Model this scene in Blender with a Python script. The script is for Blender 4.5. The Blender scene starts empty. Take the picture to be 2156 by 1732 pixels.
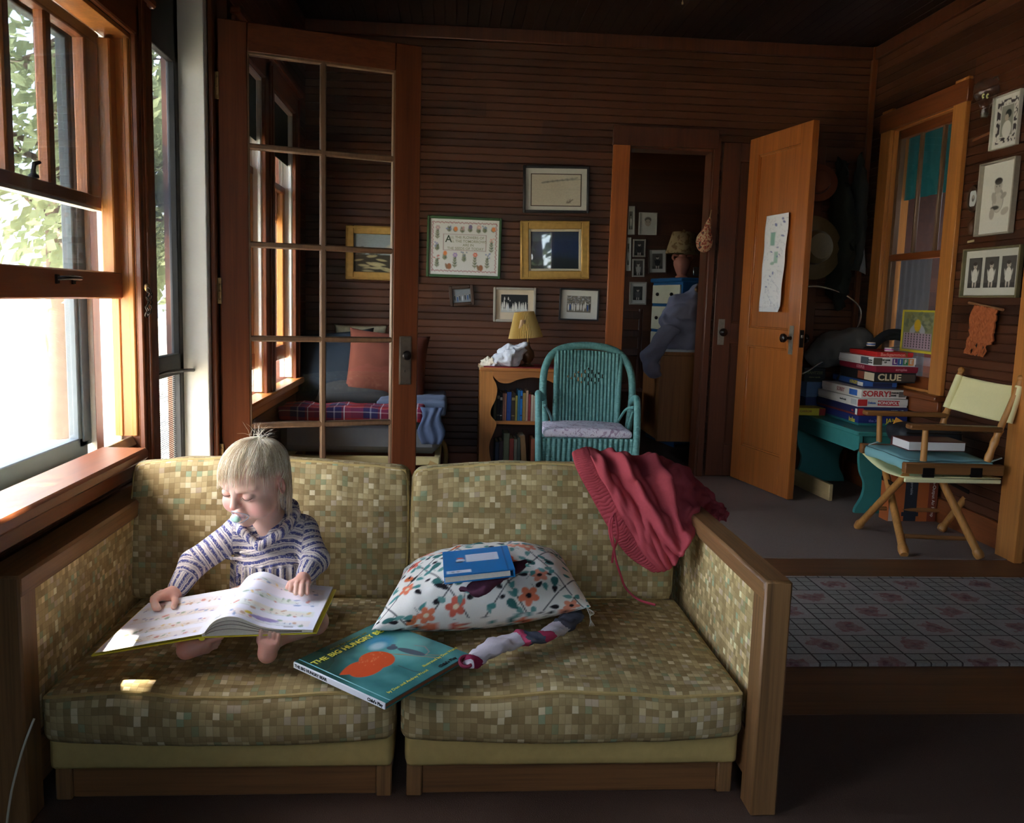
import bpy, bmesh, math, random
import numpy as np
from mathutils import Vector, Matrix, noise
random.seed(7)
RNG = np.random.default_rng(7)
PI = math.pi
SC = bpy.context.scene
C = SC.collection
# ---------------------------------------------------------------- camera
FPX, PIT, YAW, ROL, CAMZ = 1836.0, math.radians(7.33), math.radians(4.19), math.radians(1.666), 1.02
_F = Vector((math.sin(YAW)*math.cos(PIT), math.cos(YAW)*math.cos(PIT), -math.sin(PIT)))
_X = Vector((math.cos(YAW), -math.sin(YAW), 0)); _U = _X.cross(_F)
CR = _X*math.cos(ROL) + _U*math.sin(ROL); CU = _U*math.cos(ROL) - _X*math.sin(ROL)
cam = bpy.data.cameras.new('camera'); camo = bpy.data.objects.new('camera', cam); C.objects.link(camo)
cam.sensor_fit = 'HORIZONTAL'; cam.sensor_width = 36.0; cam.lens = 36.0*FPX/2156.0
cam.clip_start = 0.02; cam.clip_end = 300
M3 = Matrix((CR, CU, -_F)).transposed()
camo.matrix_world = Matrix.Translation((0, 0, CAMZ)) @ M3.to_4x4()
SC.camera = camo
def at(px, py, x=None, y=None, z=None):
    """point where the sight line of photo pixel (px,py) meets a plane of the room"""
    d = CR*((px-1078)/FPX) + CU*((866-py)/FPX) + _F
    t = x/d.x if x is not None else (y/d.y if y is not None else (z-CAMZ)/d.z)
    return Vector((d.x*t, d.y*t, CAMZ+d.z*t))
# ---------------------------------------------------------------- light
SC.view_settings.view_transform = 'Standard'; SC.view_settings.look = 'None'
SC.view_settings.gamma = 1.0; SC.view_settings.use_curve_mapping = False
SC.view_settings.exposure = 3.12
SC.cycles.use_denoising = True
SC.cycles.max_bounces = 8; SC.cycles.diffuse_bounces = 5; SC.cycles.glossy_bounces = 3
SC.cycles.transparent_max_bounces = 24; SC.cycles.caustics_reflective = False; SC.cycles.caustics_refractive = False
SC.cycles.sample_clamp_indirect = 6.0
W = bpy.data.worlds.new('sky'); SC.world = W; W.use_nodes = True
_n = W.node_tree.nodes; _bg = _n['Background']
_sky = _n.new('ShaderNodeTexSky'); _sky.sky_type = 'NISHITA'; _sky.sun_disc = False
_sky.sun_elevation = math.radians(50); _sky.sun_rotation = math.radians(235); _sky.altitude = 50; _sky.dust_density = 2.0
_mx = _n.new('ShaderNodeMix'); _mx.data_type = 'RGBA'; _mx.inputs[0].default_value = 0.6
_mx.inputs[7].default_value = (1.75, 2.0, 2.4, 1)
W.node_tree.links.new(_sky.outputs[0], _mx.inputs[6]); W.node_tree.links.new(_mx.outputs[2], _bg.inputs[0])
_bg.inputs[1].default_value = 0.75
SUN_DIR = Vector((0.50, 0.17, -0.97)).normalized()
sl = bpy.data.lights.new('sun', 'SUN'); sl.energy = 9.0; sl.angle = math.radians(0.6); sl.color = (1.0, 0.95, 0.86)
so = bpy.data.objects.new('sun', sl); C.objects.link(so)
so.rotation_euler = SUN_DIR.to_track_quat('-Z', 'Y').to_euler(); so.location = (-8, -4, 12)
def portal(name, loc, sx, sz, direction):
    l = bpy.data.lights.new(name, 'AREA'); l.shape = 'RECTANGLE'; l.size = sx; l.size_y = sz; l.cycles.is_portal = True
    o = bpy.data.objects.new(name, l); C.objects.link(o); o.location = loc
    o.rotation_euler = Vector(direction).to_track_quat('-Z', 'Y').to_euler()
# ---------------------------------------------------------------- mesh helpers
def lin(r, g, b):
    f = lambda v: (v/255/12.92 if v/255 <= .04045 else ((v/255+.055)/1.055)**2.4)
    return (f(r), f(g), f(b), 1)
class MB:
    """collects shapes and links them as one mesh object"""
    def __init__(s): s.v = []; s.f = []; s.mi = []; s.uv = []; s.col = None
    def add(s, vs, fs, uvs=None, mi=0):
        b = len(s.v); s.v.extend([tuple(q) for q in vs])
        for k, f in enumerate(fs):
            s.f.append([b+i for i in f]); s.mi.append(mi); s.uv.append(uvs[k] if uvs else None)
        return s
    def box(s, c, d, rot=None, bev=.003, mi=0):
        hx, hy, hz = d[0]/2, d[1]/2, d[2]/2; b = min(bev, .45*min(hx, hy, hz)*2*.5)
        c = Vector(c); R = rot.to_3x3() if rot is not None else None
        vs = []; idx = {}
        for sx in (-1, 1):
            for sy in (-1, 1):
                for sz in (-1, 1):
                    for a in range(3):
                        p = [sx*(hx-b), sy*(hy-b), sz*(hz-b)]; p[a] = (sx*hx, sy*hy, sz*hz)[a]
                        idx[sx, sy, sz, a] = len(vs); q = Vector(p); vs.append(c+(R @ q if R else q))
        fs = []
        for a in range(3):
            o1, o2 = [(1, 2), (2, 0), (0, 1)][a]
            for sg in (-1, 1):
                cyc = []
                for s1, s2 in ((-1, -1), (1, -1), (1, 1), (-1, 1)):
                    k = [0, 0, 0]; k[a] = sg; k[o1] = s1; k[o2] = s2; cyc.append(idx[k[0], k[1], k[2], a])
                fs.append(cyc if sg > 0 else cyc[::-1])
        for a in range(3):  # edges along axis a
            o1, o2 = [(1, 2), (2, 0), (0, 1)][a]
            for s1 in (-1, 1):
                for s2 in (-1, 1):
                    def K(sa, ax):
                        k = [0, 0, 0]; k[a] = sa; k[o1] = s1; k[o2] = s2; return idx[k[0], k[1], k[2], ax]
                    q = [K(-1, o1), K(1, o1), K(1, o2), K(-1, o2)]
                    fs.append(q if s1*s2 < 0 else q[::-1])
        for sx in (-1, 1):
            for sy in (-1, 1):
                for sz in (-1, 1):
                    t = [idx[sx, sy, sz, 0], idx[sx, sy, sz, 1], idx[sx, sy, sz, 2]]
                    fs.append(t if sx*sy*sz > 0 else t[::-1])
        return s.add(vs, fs, mi=mi)
    def bar(s, p, q, w, h, bev=.003, mi=0, up=(0, 0, 1)):
        p, q = Vector(p), Vector(q); d = q-p; L = d.length; d.normalize()
        u = Vector(up); sd = d.cross(u)
        if sd.length < 1e-4: sd = d.cross(Vector((0, 1, 0)))
        sd.normalize(); u = sd.cross(d)
        return s.box((p+q)/2, (L, w, h), Matrix((d, sd*-1, u)).transposed() if Matrix((d, -sd, u)).determinant() > 0 else Matrix((d, sd, u)).transposed(), bev, mi)
    def tube(s, path, r, sides=8, closed=False, cap=True, mi=0, flat=1.0, up=None):
        P = [Vector(p) for p in path]; n = len(P)
        rr = list(r) if hasattr(r, '__len__') else [r]*n
        T = []
        for i in range(n):
            a = P[(i+1) % n] if (closed or i < n-1) else P[i]; b = P[i-1] if (closed or i > 0) else P[i]
            t = a-b; T.append(t.normalized() if t.length > 1e-9 else Vector((0, 0, 1)))
        nv = Vector(up) if up is not None else (Vector((0, 0, 1)) if abs(T[0].z) < .9 else Vector((1, 0, 0)))
        vs = []; L = 0; us = []
        for i in range(n):
            if i: L += (P[i]-P[i-1]).length
            us.append(L)
            nv = nv-T[i]*nv.dot(T[i])
            if nv.length < 1e-6: nv = T[i].orthogonal()
            nv.normalize(); bv = T[i].cross(nv)
            for k in range(sides):
                a = 2*PI*k/sides; vs.append(P[i]+(nv*math.cos(a)*flat+bv*math.sin(a))*rr[i])
        fs = []; uvs = []
        for i in range(n if closed else n-1):
            j = (i+1) % n
            for k in range(sides):
                l = (k+1) % sides; fs.append((i*sides+k, i*sides+l, j*sides+l, j*sides+k))
                u0, u1 = us[i], us[j] if j > i else us[i]+(P[0]-P[-1]).length
                uvs.append(((u0, k/sides), (u0, (k+1)/sides), (u1, (k+1)/sides), (u1, k/sides)))
        if cap and not closed:
            fs.append(tuple(range(sides))[::-1]); uvs.append(None); fs.append(tuple((n-1)*sides+k for k in range(sides))); uvs.append(None)
        return s.add(vs, fs, uvs, mi)
    def lathe(s, prof, sides=24, c=(0, 0, 0), M=None, mi=0, wob=None):
        c = Vector(c); vs = []; n = len(prof)
        for (r, z) in prof:
            for k in range(sides):
                a = 2*PI*k/sides; rr = r*(wob(a, z) if wob else 1)
                p = Vector((rr*math.cos(a), rr*math.sin(a), z)); vs.append(c+(M @ p if M is not None else p))
        fs = [(i*sides+k, i*sides+(k+1) % sides, (i+1)*sides+(k+1) % sides, (i+1)*sides+k) for i in range(n-1) for k in range(sides)]
        if prof[0][0] > 1e-5: fs.append(tuple(range(sides))[::-1])
        if prof[-1][0] > 1e-5: fs.append(tuple((n-1)*sides+k for k in range(sides)))
        return s.add(vs, fs, mi=mi)
    def ball(s, c, r, M=None, n=10, mi=0):
        r = (r, r, r) if not hasattr(r, '__len__') else r; c = Vector(c); vs = []; m = n*2
        for i in range(n+1):
            t = PI*i/n
            for k in range(m):
                a = 2*PI*k/m; p = Vector((r[0]*math.sin(t)*math.cos(a), r[1]*math.sin(t)*math.sin(a), -r[2]*math.cos(t)))
                vs.append(c+(M @ p if M is not None else p))
        fs = [(i*m+k, i*m+(k+1) % m, (i+1)*m+(k+1) % m, (i+1)*m+k) for i in range(n) for k in range(m)]
        return s.add(vs, fs, mi=mi)
    def prism(s, poly, d0, d1, M=None, mi=0):
        n = len(poly); M = M or Matrix()
        vs = [M @ Vector((p[0], p[1], d0)) for p in poly]+[M @ Vector((p[0], p[1], d1)) for p in poly]
        ar = sum(poly[i][0]*poly[(i+1) % n][1]-poly[(i+1) % n][0]*poly[i][1] for i in range(n))*(d1-d0)
        fs = [tuple(range(n))[::-1], tuple(range(n, 2*n))]+[(i, (i+1) % n, n+(i+1) % n, n+i) for i in range(n)]
        if ar < 0: fs = [f[::-1] for f in fs]
        return s.add(vs, fs, mi=mi)
    def grid(s, P, UV=None, cu=False, cv=False, mi=0, flip=False):
        n, m = len(P), len(P[0]); vs = [p for r in P for p in r]; fs = []; uvs = []
        for i in range(n if cu else n-1):
            for j in range(m if cv else m-1):
                a, b = (i+1) % n, (j+1) % m
                q = (i*m+j, a*m+j, a*m+b, i*m+b); fs.append(q[::-1] if flip else q)
                if UV is not None:
                    w = (UV[i][j], UV[a][j], UV[a][b], UV[i][b]); uvs.append(w[::-1] if flip else w)
        return s.add(vs, fs, uvs if UV is not None else None, mi)
    def build(s, name, mats, parent=None, world=False, smooth=38, uvbox=False, sub=0):
        me = bpy.data.meshes.new(name); vs = s.v
        if world and parent is not None:
            r = parent
            while r.parent: r = r.parent
            I = r.matrix_basis.inverted(); vs = [I @ Vector(q) for q in vs]
        me.from_pydata(vs, [], s.f); mats = mats if isinstance(mats, (list, tuple)) else [mats]
        for m in mats: me.materials.append(m)
        if len(mats) > 1: me.polygons.foreach_set('material_index', s.mi)
        if uvbox or any(u is not None for u in s.uv):
            ul = me.uv_layers.new(name='UVMap').data; k = 0
            for p, u in zip(me.polygons, s.uv):
                n = p.normal; ax = max(range(3), key=lambda i: abs(n[i])); a, b = [(1, 2), (0, 2), (0, 1)][ax]
                for q, li in enumerate(p.loop_indices):
                    if u is not None: ul[li].uv = u[q]
                    else:
                        co = me.vertices[me.loops[li].vertex_index].co; ul[li].uv = (co[a]+.37*ax, co[b]+.61*ax)
        if s.col is not None:
            ca = me.color_attributes.new('Col', 'FLOAT_COLOR', 'POINT'); arr = np.ones((len(vs), 4), np.float32); arr[:, :3] = np.asarray(s.col, np.float32)
            ca.data.foreach_set('color', arr.ravel())
        if smooth:
            me.polygons.foreach_set('use_smooth', [True]*len(me.polygons)); me.update()
            if smooth < 180: me.set_sharp_from_angle(angle=math.radians(smooth))
        o = bpy.data.objects.new(name, me); C.objects.link(o)
        if parent is not None: o.parent = parent
        if sub:
            md = o.modifiers.new('subdivision', 'SUBSURF'); md.levels = sub; md.render_levels = sub
        return o
def tag(o, label, cat, group=None):
    o['label'] = label; o['category'] = cat
    if group: o['group'] = group
    return o
def thing(name, label, cat, loc=(0, 0, 0), rotz=0, group=None, rot=None):
    o = bpy.data.objects.new(name, None); C.objects.link(o); o.empty_display_size = .05
    o.matrix_basis = Matrix.Translation(Vector(loc)) @ (rot.to_4x4() if rot is not None else Matrix.Rotation(rotz, 4, 'Z'))
    return tag(o, label, cat, group)
def structure(o):
    o['kind'] = 'structure'; return o
def sroot(name, loc=(0, 0, 0)):
    o = bpy.data.objects.new(name, None); C.objects.link(o); o.location = loc; o.matrix_basis = Matrix.Translation(Vector(loc)); return structure(o)
def dup(root, loc=None, label=None, rotz=None):
    r = root.copy(); C.objects.link(r)
    if loc is not None: r.location = loc
    if rotz is not None: r.rotation_euler = (0, 0, rotz)
    if label: r['label'] = label
    for ch in list(root.children):
        c = ch.copy(); C.objects.link(c); c.parent = r
        for g in list(ch.children):
            d = g.copy(); C.objects.link(d); d.parent = c
    return r
def text_obj(name, s, size, M, mat, parent, depth=.0006, ax='CENTER', bold=0.0, sx=1.0):
    cu = bpy.data.curves.new(name, 'FONT'); cu.body = s; cu.size = size; cu.align_x = ax; cu.align_y = 'CENTER'; cu.extrude = depth; cu.offset = bold
    cu.resolution_u = 3
    t = bpy.data.objects.new(name, cu); C.objects.link(t)
    dg = bpy.context.evaluated_depsgraph_get(); me = bpy.data.meshes.new_from_object(t.evaluated_get(dg)); bpy.data.objects.remove(t)
    r = parent
    while r.parent: r = r.parent
    me.transform(Matrix.Diagonal((sx, 1, 1, 1))); me.transform(r.matrix_basis.inverted() @ M); me.materials.clear(); me.materials.append(mat); me.name = name
    o = bpy.data.objects.new(name, me); C.objects.link(o); o.parent = parent; return o
def basis(o, ux, uy):
    """4x4 with origin o, x axis ux, y axis uy"""
    ux = Vector(ux).normalized(); uz = ux.cross(Vector(uy)).normalized(); uy = uz.cross(ux)
    M = Matrix((ux, uy, uz)).transposed().to_4x4(); M.translation = Vector(o); return M
def bez(pts, n=8):
    """smooth Catmull-Rom through points"""
    P = [Vector(p) for p in pts]; out = []
    for i in range(len(P)-1):
        p0, p1, p2, p3 = P[max(i-1, 0)], P[i], P[i+1], P[min(i+2, len(P)-1)]
        for k in range(n):
            t = k/n; out.append(.5*((2*p1)+(p2-p0)*t+(2*p0-5*p1+4*p2-p3)*t*t+(3*p1-p0-3*p2+p3)*t**3))
    return out+[P[-1]]
# ---------------------------------------------------------------- materials
class NT:
    def __init__(s, name):
        m = bpy.data.materials.new(name); m.use_nodes = True; s.m = m; s.t = m.node_tree; s.t.nodes.clear()
        s.out = s.n('ShaderNodeOutputMaterial')
    def n(s, kind, **kw):
        q = s.t.nodes.new(kind)
        for k, v in kw.items(): setattr(q, k, v)
        return q
    def l(s, a, b): s.t.links.new(a, b)
    def val(s, sock, v):
        if hasattr(v, 'is_linked') or hasattr(v, 'links'): s.l(v, sock)
        else: sock.default_value = v
    def math(s, op, a, b=0.0, c=0.0):
        q = s.n('ShaderNodeMath', operation=op)
        for i, v in enumerate((a, b, c)): s.val(q.inputs[i], v)
        return q.outputs[0]
    def mix(s, f, a, b):
        q = s.n('ShaderNodeMix', data_type='RGBA'); s.val(q.inputs[0], f); s.val(q.inputs[6], a); s.val(q.inputs[7], b); return q.outputs[2]
    def ramp(s, f, stops, interp='LINEAR'):
        q = s.n('ShaderNodeValToRGB'); e = q.color_ramp; e.interpolation = interp
        while len(e.elements) < len(stops): e.elements.new(.5)
        for x, (p, col) in zip(e.elements, stops): x.position = p; x.color = col
        s.l(f, q.inputs[0]); return q.outputs[0]
    def noise(s, vec, scale, detail=3, rough=.5, dist=0):
        q = s.n('ShaderNodeTexNoise'); q.inputs['Scale'].default_value = scale; q.inputs['Detail'].default_value = detail
        q.inputs['Roughness'].default_value = rough; q.inputs['Distortion'].default_value = dist
        if vec is not None: s.l(vec, q.inputs['Vector'])
        return q.outputs[0]
    def coord(s, which='Object'): return s.n('ShaderNodeTexCoord').outputs[which]
    def mapping(s, v, sc=(1, 1, 1), loc=(0, 0, 0), rot=(0, 0, 0)):
        q = s.n('ShaderNodeMapping'); q.inputs['Scale'].default_value = sc; q.inputs['Location'].default_value = loc; q.inputs['Rotation'].default_value = rot
        s.l(v, q.inputs['Vector']); return q.outputs[0]
    def bsdf(s, col, rough=.5, spec=.5, bump=None, bstr=.3, bdist=.002, **kw):
        b = s.n('ShaderNodeBsdfPrincipled'); s.val(b.inputs['Base Color'], col); s.val(b.inputs['Roughness'], rough); b.inputs['Specular IOR Level'].default_value = spec
        for k, v in kw.items(): s.val(b.inputs[k.replace('_', ' ')], v)
        if bump is not None:
            q = s.n('ShaderNodeBump'); q.inputs['Strength'].default_value = bstr; q.inputs['Distance'].default_value = bdist; s.l(bump, q.inputs['Height']); s.l(q.outputs[0], b.inputs['Normal'])
        s.l(b.outputs[0], s.out.inputs[0]); return b
    def sep(s, v):
        q = s.n('ShaderNodeSeparateXYZ'); s.l(v, q.inputs[0]); return q.outputs
    def comb(s, x, y, z):
        q = s.n('ShaderNodeCombineXYZ')
        for i, v in enumerate((x, y, z)): s.val(q.inputs[i], v)
        return q.outputs[0]
    def white(s, v, dim='3D'):
        q = s.n('ShaderNodeTexWhiteNoise', noise_dimensions=dim); s.l(v, q.inputs['Vector' if dim != '1D' else 'W']); return q.outputs
def scale4(c, k): return (min(c[0]*k, 1), min(c[1]*k, 1), min(c[2]*k, 1), 1)
_MC = {}
def plain(name, col, rough=.6, var=.15, scale=30, spec=.4, bump=.2, **kw):
    if name in _MC: return _MC[name]
    t = NT(name); v = t.coord(); f = t.noise(v, scale, 4)
    cc = t.mix(f, scale4(col, 1-var), scale4(col, 1+var)); t.bsdf(cc, rough, spec, f, bump, .001, **kw); _MC[name] = t.m; return t.m
def wood(name, col, dark=.45, axis=0, rough=.35, grain=1.0, spec=.5, coat=.0):
    """grain runs along object axis"""
    t = NT(name); v = t.coord(); sc = [26*grain]*3; sc[axis] = 1.3*grain
    m = t.mapping(v, tuple(sc)); f1 = t.noise(m, 1.0, 5, .6, .4)
    sc2 = [120*grain]*3; sc2[axis] = 3; f2 = t.noise(t.mapping(v, tuple(sc2)), 1.0, 3, .6)
    big = t.noise(v, 1.7, 2)
    f = t.math('ADD', t.math('MULTIPLY', f1, .6), t.math('MULTIPLY', f2, .4))
    cc = t.ramp(f, [(.28, scale4(col, dark)), (.5, col), (.72, scale4(col, 1.35))])
    cc = t.mix(t.math('MULTIPLY', big, .5), cc, t.mix(.5, cc, scale4(col, .55)))
    t.bsdf(cc, rough, spec, f, .15, .001, Coat_Weight=coat); return t.m
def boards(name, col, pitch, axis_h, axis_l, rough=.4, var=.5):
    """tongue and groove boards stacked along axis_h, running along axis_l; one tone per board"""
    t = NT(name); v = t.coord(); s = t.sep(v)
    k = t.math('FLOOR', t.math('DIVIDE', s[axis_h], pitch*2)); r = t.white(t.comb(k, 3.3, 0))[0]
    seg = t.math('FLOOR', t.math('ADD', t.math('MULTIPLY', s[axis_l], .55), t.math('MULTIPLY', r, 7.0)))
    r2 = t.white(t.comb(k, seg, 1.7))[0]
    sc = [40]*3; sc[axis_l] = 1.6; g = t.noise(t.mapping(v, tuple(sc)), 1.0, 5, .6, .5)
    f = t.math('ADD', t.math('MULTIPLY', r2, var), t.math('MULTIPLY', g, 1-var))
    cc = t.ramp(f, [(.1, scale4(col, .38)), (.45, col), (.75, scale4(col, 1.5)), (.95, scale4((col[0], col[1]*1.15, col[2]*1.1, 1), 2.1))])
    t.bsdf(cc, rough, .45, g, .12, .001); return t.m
def vcol(name, rough=.6, spec=.3, bump=0, **kw):
    if name in _MC: return _MC[name]
    t = NT(name); a = t.n('ShaderNodeVertexColor', layer_name='Col')
    f = t.noise(t.coord(), 300, 3) if bump else None
    t.bsdf(a.outputs[0], rough, spec, f, bump, .0008, **kw); _MC[name] = t.m; return t.m
def glass(name, tint=(1, 1, 1, 1), haze=0.0, refl=1.0, hz=(.9, .92, .95, 1)):
    t = NT(name); tr = t.n('ShaderNodeBsdfTransparent'); tr.inputs[0].default_value = tint
    gl = t.n('ShaderNodeBsdfGlossy'); gl.inputs['Roughness'].default_value = .02; gl.inputs[0].default_value = (.95, .97, 1, 1)
    fr = t.n('ShaderNodeFresnel'); bk = t.n('ShaderNodeNewGeometry').outputs['Backfacing']; t.val(fr.inputs[0], t.math('SUBTRACT', 1.5, t.math('MULTIPLY', bk, 1.5-1/1.5)))
    mx = t.n('ShaderNodeMixShader'); t.l(t.math('MULTIPLY', fr.outputs[0], refl), mx.inputs[0]); t.l(tr.outputs[0], mx.inputs[1]); t.l(gl.outputs[0], mx.inputs[2])
    res = mx.outputs[0]
    if haze:
        d = t.n('ShaderNodeBsdfTranslucent'); d.inputs[0].default_value = hz; m2 = t.n('ShaderNodeMixShader'); f = t.noise(t.coord(), 6, 4, .6)
        t.l(t.math('MULTIPLY', f, 2*haze), m2.inputs[0]); t.l(res, m2.inputs[1]); t.l(d.outputs[0], m2.inputs[2]); res = m2.outputs[0]
    t.l(res, t.out.inputs[0]); return t.m
def screen(name, col, solid, cell=.0025):
    """woven wire insect screen: dark threads, open holes"""
    t = NT(name); tr = t.n('ShaderNodeBsdfTransparent'); d = t.n('ShaderNodeBsdfDiffuse'); d.inputs[0].default_value = col
    s = t.sep(t.coord())
    a = t.math('LESS_THAN', t.math('FRACT', t.math('DIVIDE', s[1], cell)), solid); b = t.math('LESS_THAN', t.math('FRACT', t.math('DIVIDE', s[2], cell)), solid)
    mx = t.n('ShaderNodeMixShader'); t.l(t.math('MAXIMUM', a, b), mx.inputs[0]); t.l(tr.outputs[0], mx.inputs[1]); t.l(d.outputs[0], mx.inputs[2]); t.l(mx.outputs[0], t.out.inputs[0]); return t.m
# ---------------------------------------------------------------- painting: colours of printed or stitched things
class Canvas:
    def __init__(s, w, h, col):
        s.w, s.h = w, h; s.a = np.empty((h, w, 3), np.float32); s.a[:] = lin(*col)[:3]
        s.Y, s.X = np.mgrid[0:h, 0:w].astype(np.float32); s.Y = h-1-s.Y   # y up
    def _put(s, m, col, al=1.0):
        m = np.clip(m, 0, 1)[..., None]*al; s.a = s.a*(1-m)+np.array(lin(*col)[:3], np.float32)*m; return s
    def ell(s, x, y, rx, ry, col, ang=0, al=1.0, soft=1.0):
        c, d = math.cos(ang), math.sin(ang); u = (s.X-x)*c+(s.Y-y)*d; v = -(s.X-x)*d+(s.Y-y)*c
        q = np.sqrt((u/rx)**2+(v/ry)**2); return s._put((1-q)*min(rx, ry)/soft+.5, col, al)
    def rect(s, x0, y0, x1, y1, col, al=1.0):
        return s._put(np.minimum(np.minimum(s.X-x0, x1-s.X), np.minimum(s.Y-y0, y1-s.Y))+.5, col, al)
    def line(s, pts, w, col, al=1.0):
        for (x0, y0), (x1, y1) in zip(pts[:-1], pts[1:]):
            dx, dy = x1-x0, y1-y0; L = dx*dx+dy*dy+1e-9; t = np.clip(((s.X-x0)*dx+(s.Y-y0)*dy)/L, 0, 1)
            s._put(w/2-np.hypot(s.X-x0-t*dx, s.Y-y0-t*dy)+.5, col, al)
        return s
    def leaf(s, x, y, L, w, ang, col, al=1.0):
        c, d = math.cos(ang), math.sin(ang); u = ((s.X-x)*c+(s.Y-y)*d)/L; v = (-(s.X-x)*d+(s.Y-y)*c)
        hw = w*np.sqrt(np.clip(u, 0, 1))*(1-np.clip(u, 0, 1))*2.2; ok = (u > 0) & (u < 1); return s._put(np.where(ok, hw-np.abs(v)+.5, 0), col, al)
    def flower(s, x, y, r, n, col, heart=(240, 220, 180), ang=0):
        for k in range(n):
            a = ang+2*PI*k/n; s.ell(x+.6*r*math.cos(a), y+.6*r*math.sin(a), .48*r, .36*r, col, a)
        return s.ell(x, y, .28*r, .28*r, heart)
    def speck(s, amt, seed=1):
        g = np.random.default_rng(seed); n = g.random((s.h, s.w)).astype(np.float32)
        n = (n+np.roll(n, 1, 0)+np.roll(n, 1, 1)+np.roll(n, 2, 1))/4; s.a = np.clip(s.a*(1+(n[..., None]-.5)*2*amt), 0, 1); return s
    def at(s, u, v):
        x = np.clip(np.asarray(u)*(s.w-1), 0, s.w-1.001); y = np.clip((1-np.asarray(v))*(s.h-1), 0, s.h-1.001)
        i, j = y.astype(int), x.astype(int); fy, fx = (y-i)[..., None], (x-j)[..., None]; A = s.a
        return A[i, j]*(1-fx)*(1-fy)+A[i, j+1]*fx*(1-fy)+A[i+1, j]*(1-fx)*fy+A[i+1, j+1]*fx*fy
def art(name, cv, w, h, M, mat, parent, nx=None, ny=None, world=True):
    """a flat printed sheet carrying the colours of canvas cv; M: origin at the middle, x right, y up"""
    nx = nx or min(cv.w, 160); ny = ny or min(cv.h, 160)
    U, V = np.meshgrid(np.linspace(0, 1, nx), np.linspace(0, 1, ny)); b = MB()
    P = [[M @ Vector(((u-.5)*w, (v-.5)*h, 0)) for u in np.linspace(0, 1, nx)] for v in np.linspace(0, 1, ny)]
    b.grid(P, flip=True); b.col = cv.at(U, V).reshape(-1, 3); return b.build(name, mat, parent, world=world, smooth=0)
# ================================================================ room materials
M_BW = boards('wall_boards_back', lin(78, 44, 26), .0405, 2, 0)
M_BL = boards('wall_boards_side', lin(74, 41, 24), .0405, 2, 1)
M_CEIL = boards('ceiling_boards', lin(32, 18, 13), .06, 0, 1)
M_TRIM = wood('trim_wood', lin(112, 60, 30), .55, 2, .38)
M_TRIMY = wood('trim_wood_sideways', lin(124, 66, 32), .55, 1, .38)
M_TRIMX = wood('trim_wood_across', lin(116, 60, 30), .55, 0, .4)
M_ORANGE = wood('fir_jamb', lin(192, 124, 62), .7, 2, .35)
M_ORANGEY = wood('fir_jamb_sideways', lin(200, 126, 60), .7, 1, .35)
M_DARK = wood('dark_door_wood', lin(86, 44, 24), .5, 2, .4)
M_SASH = wood('sash_wood', lin(140, 76, 38), .6, 1, .4)
M_SASHV = wood('sash_wood_upright', lin(168, 98, 48), .6, 2, .4)
M_FDOOR = wood('french_door_wood', lin(104, 54, 28), .5, 2, .42, spec=.35)
M_FDOORX = wood('french_door_rail_wood', lin(104, 54, 28), .5, 0, .42, spec=.35)
M_DOOR = wood('door_panel_wood', lin(164, 94, 42), .6, 2, .3)
M_MUNT = wood('muntin_wood', lin(112, 84, 62), .6, 2, .4)
M_WHITE = plain('white_paint', lin(236, 236, 232), .5, .03, 12)
M_GREYP = plain('dark_storm_paint', lin(72, 80, 84), .6, .12, 20)
M_BLACKP = plain('black_screen_door_paint', lin(30, 30, 30), .5, .2, 20)
M_GLASS = glass('window_glass', (.70, .72, .73, 1), refl=.6)
M_GLASSD = glass('door_glass', haze=.0, refl=1.0)
M_SCREEN = screen('wire_screen', lin(96, 104, 118), .46, .0013)
M_SCREEN2 = screen('coarse_wire_screen', lin(60, 62, 64), .22, .007)
M_BRASS = plain('aged_brass', lin(150, 120, 80), .4, .5, 60, Metallic=.7)
M_IRON = plain('dark_iron', lin(34, 28, 26), .45, .3, 50, Metallic=.6)
M_SHADE = plain('dark_green_blind', lin(38, 52, 44), .8, .1)
def carpet(name, col, big=.25):
    t = NT(name); v = t.coord(); f = t.noise(v, 420, 2, .7); g = t.noise(v, 3, 3)
    cc = t.mix(f, scale4(col, .55), scale4(col, 1.45)); cc = t.mix(t.math('MULTIPLY', g, big*2), cc, scale4(col, .6))
    t.bsdf(cc, .95, .1, f, .6, .004); return t.m
M_CARP = carpet('brown_carpet', lin(98, 78, 66)); M_CARP2 = carpet('grey_brown_carpet', lin(142, 124, 112))
M_FLOORW = wood('floor_wood', lin(112, 74, 46), .5, 0, .45)
WL, WLL, YB, XR, YO, ZC = -.88, -.82, 5.05, 2.40, 3.37, 2.50
def brect(mb, o, ud, u0, u1, z0, z1, nrm, pitch=.0405, g=.008, d=.006):
    """horizontal boards with v-grooves on the rectangle u0..u1, z0..z1"""
    o, ud, nrm = Vector(o), Vector(ud), Vector(nrm); P = lambda u, z, k: o+ud*u+Vector((0, 0, z))-nrm*k
    flip = ud.cross(Vector((0, 0, 1))).dot(nrm) < 0
    zs = []; k = math.floor(z0/pitch); z = z0
    lv = [(z0, 0)]
    while (k+1)*pitch < z1-.001:
        k += 1; zz = k*pitch
        if zz > z0+.006: lv += [(zz-g/2, 0), (zz, d), (zz+g/2, 0)]
    lv.append((z1, 0))
    rows = [[P(u0, z, k2), P(u1, z, k2)] for z, k2 in lv]
    mb.grid(rows, flip=not flip)
    return mb
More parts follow.
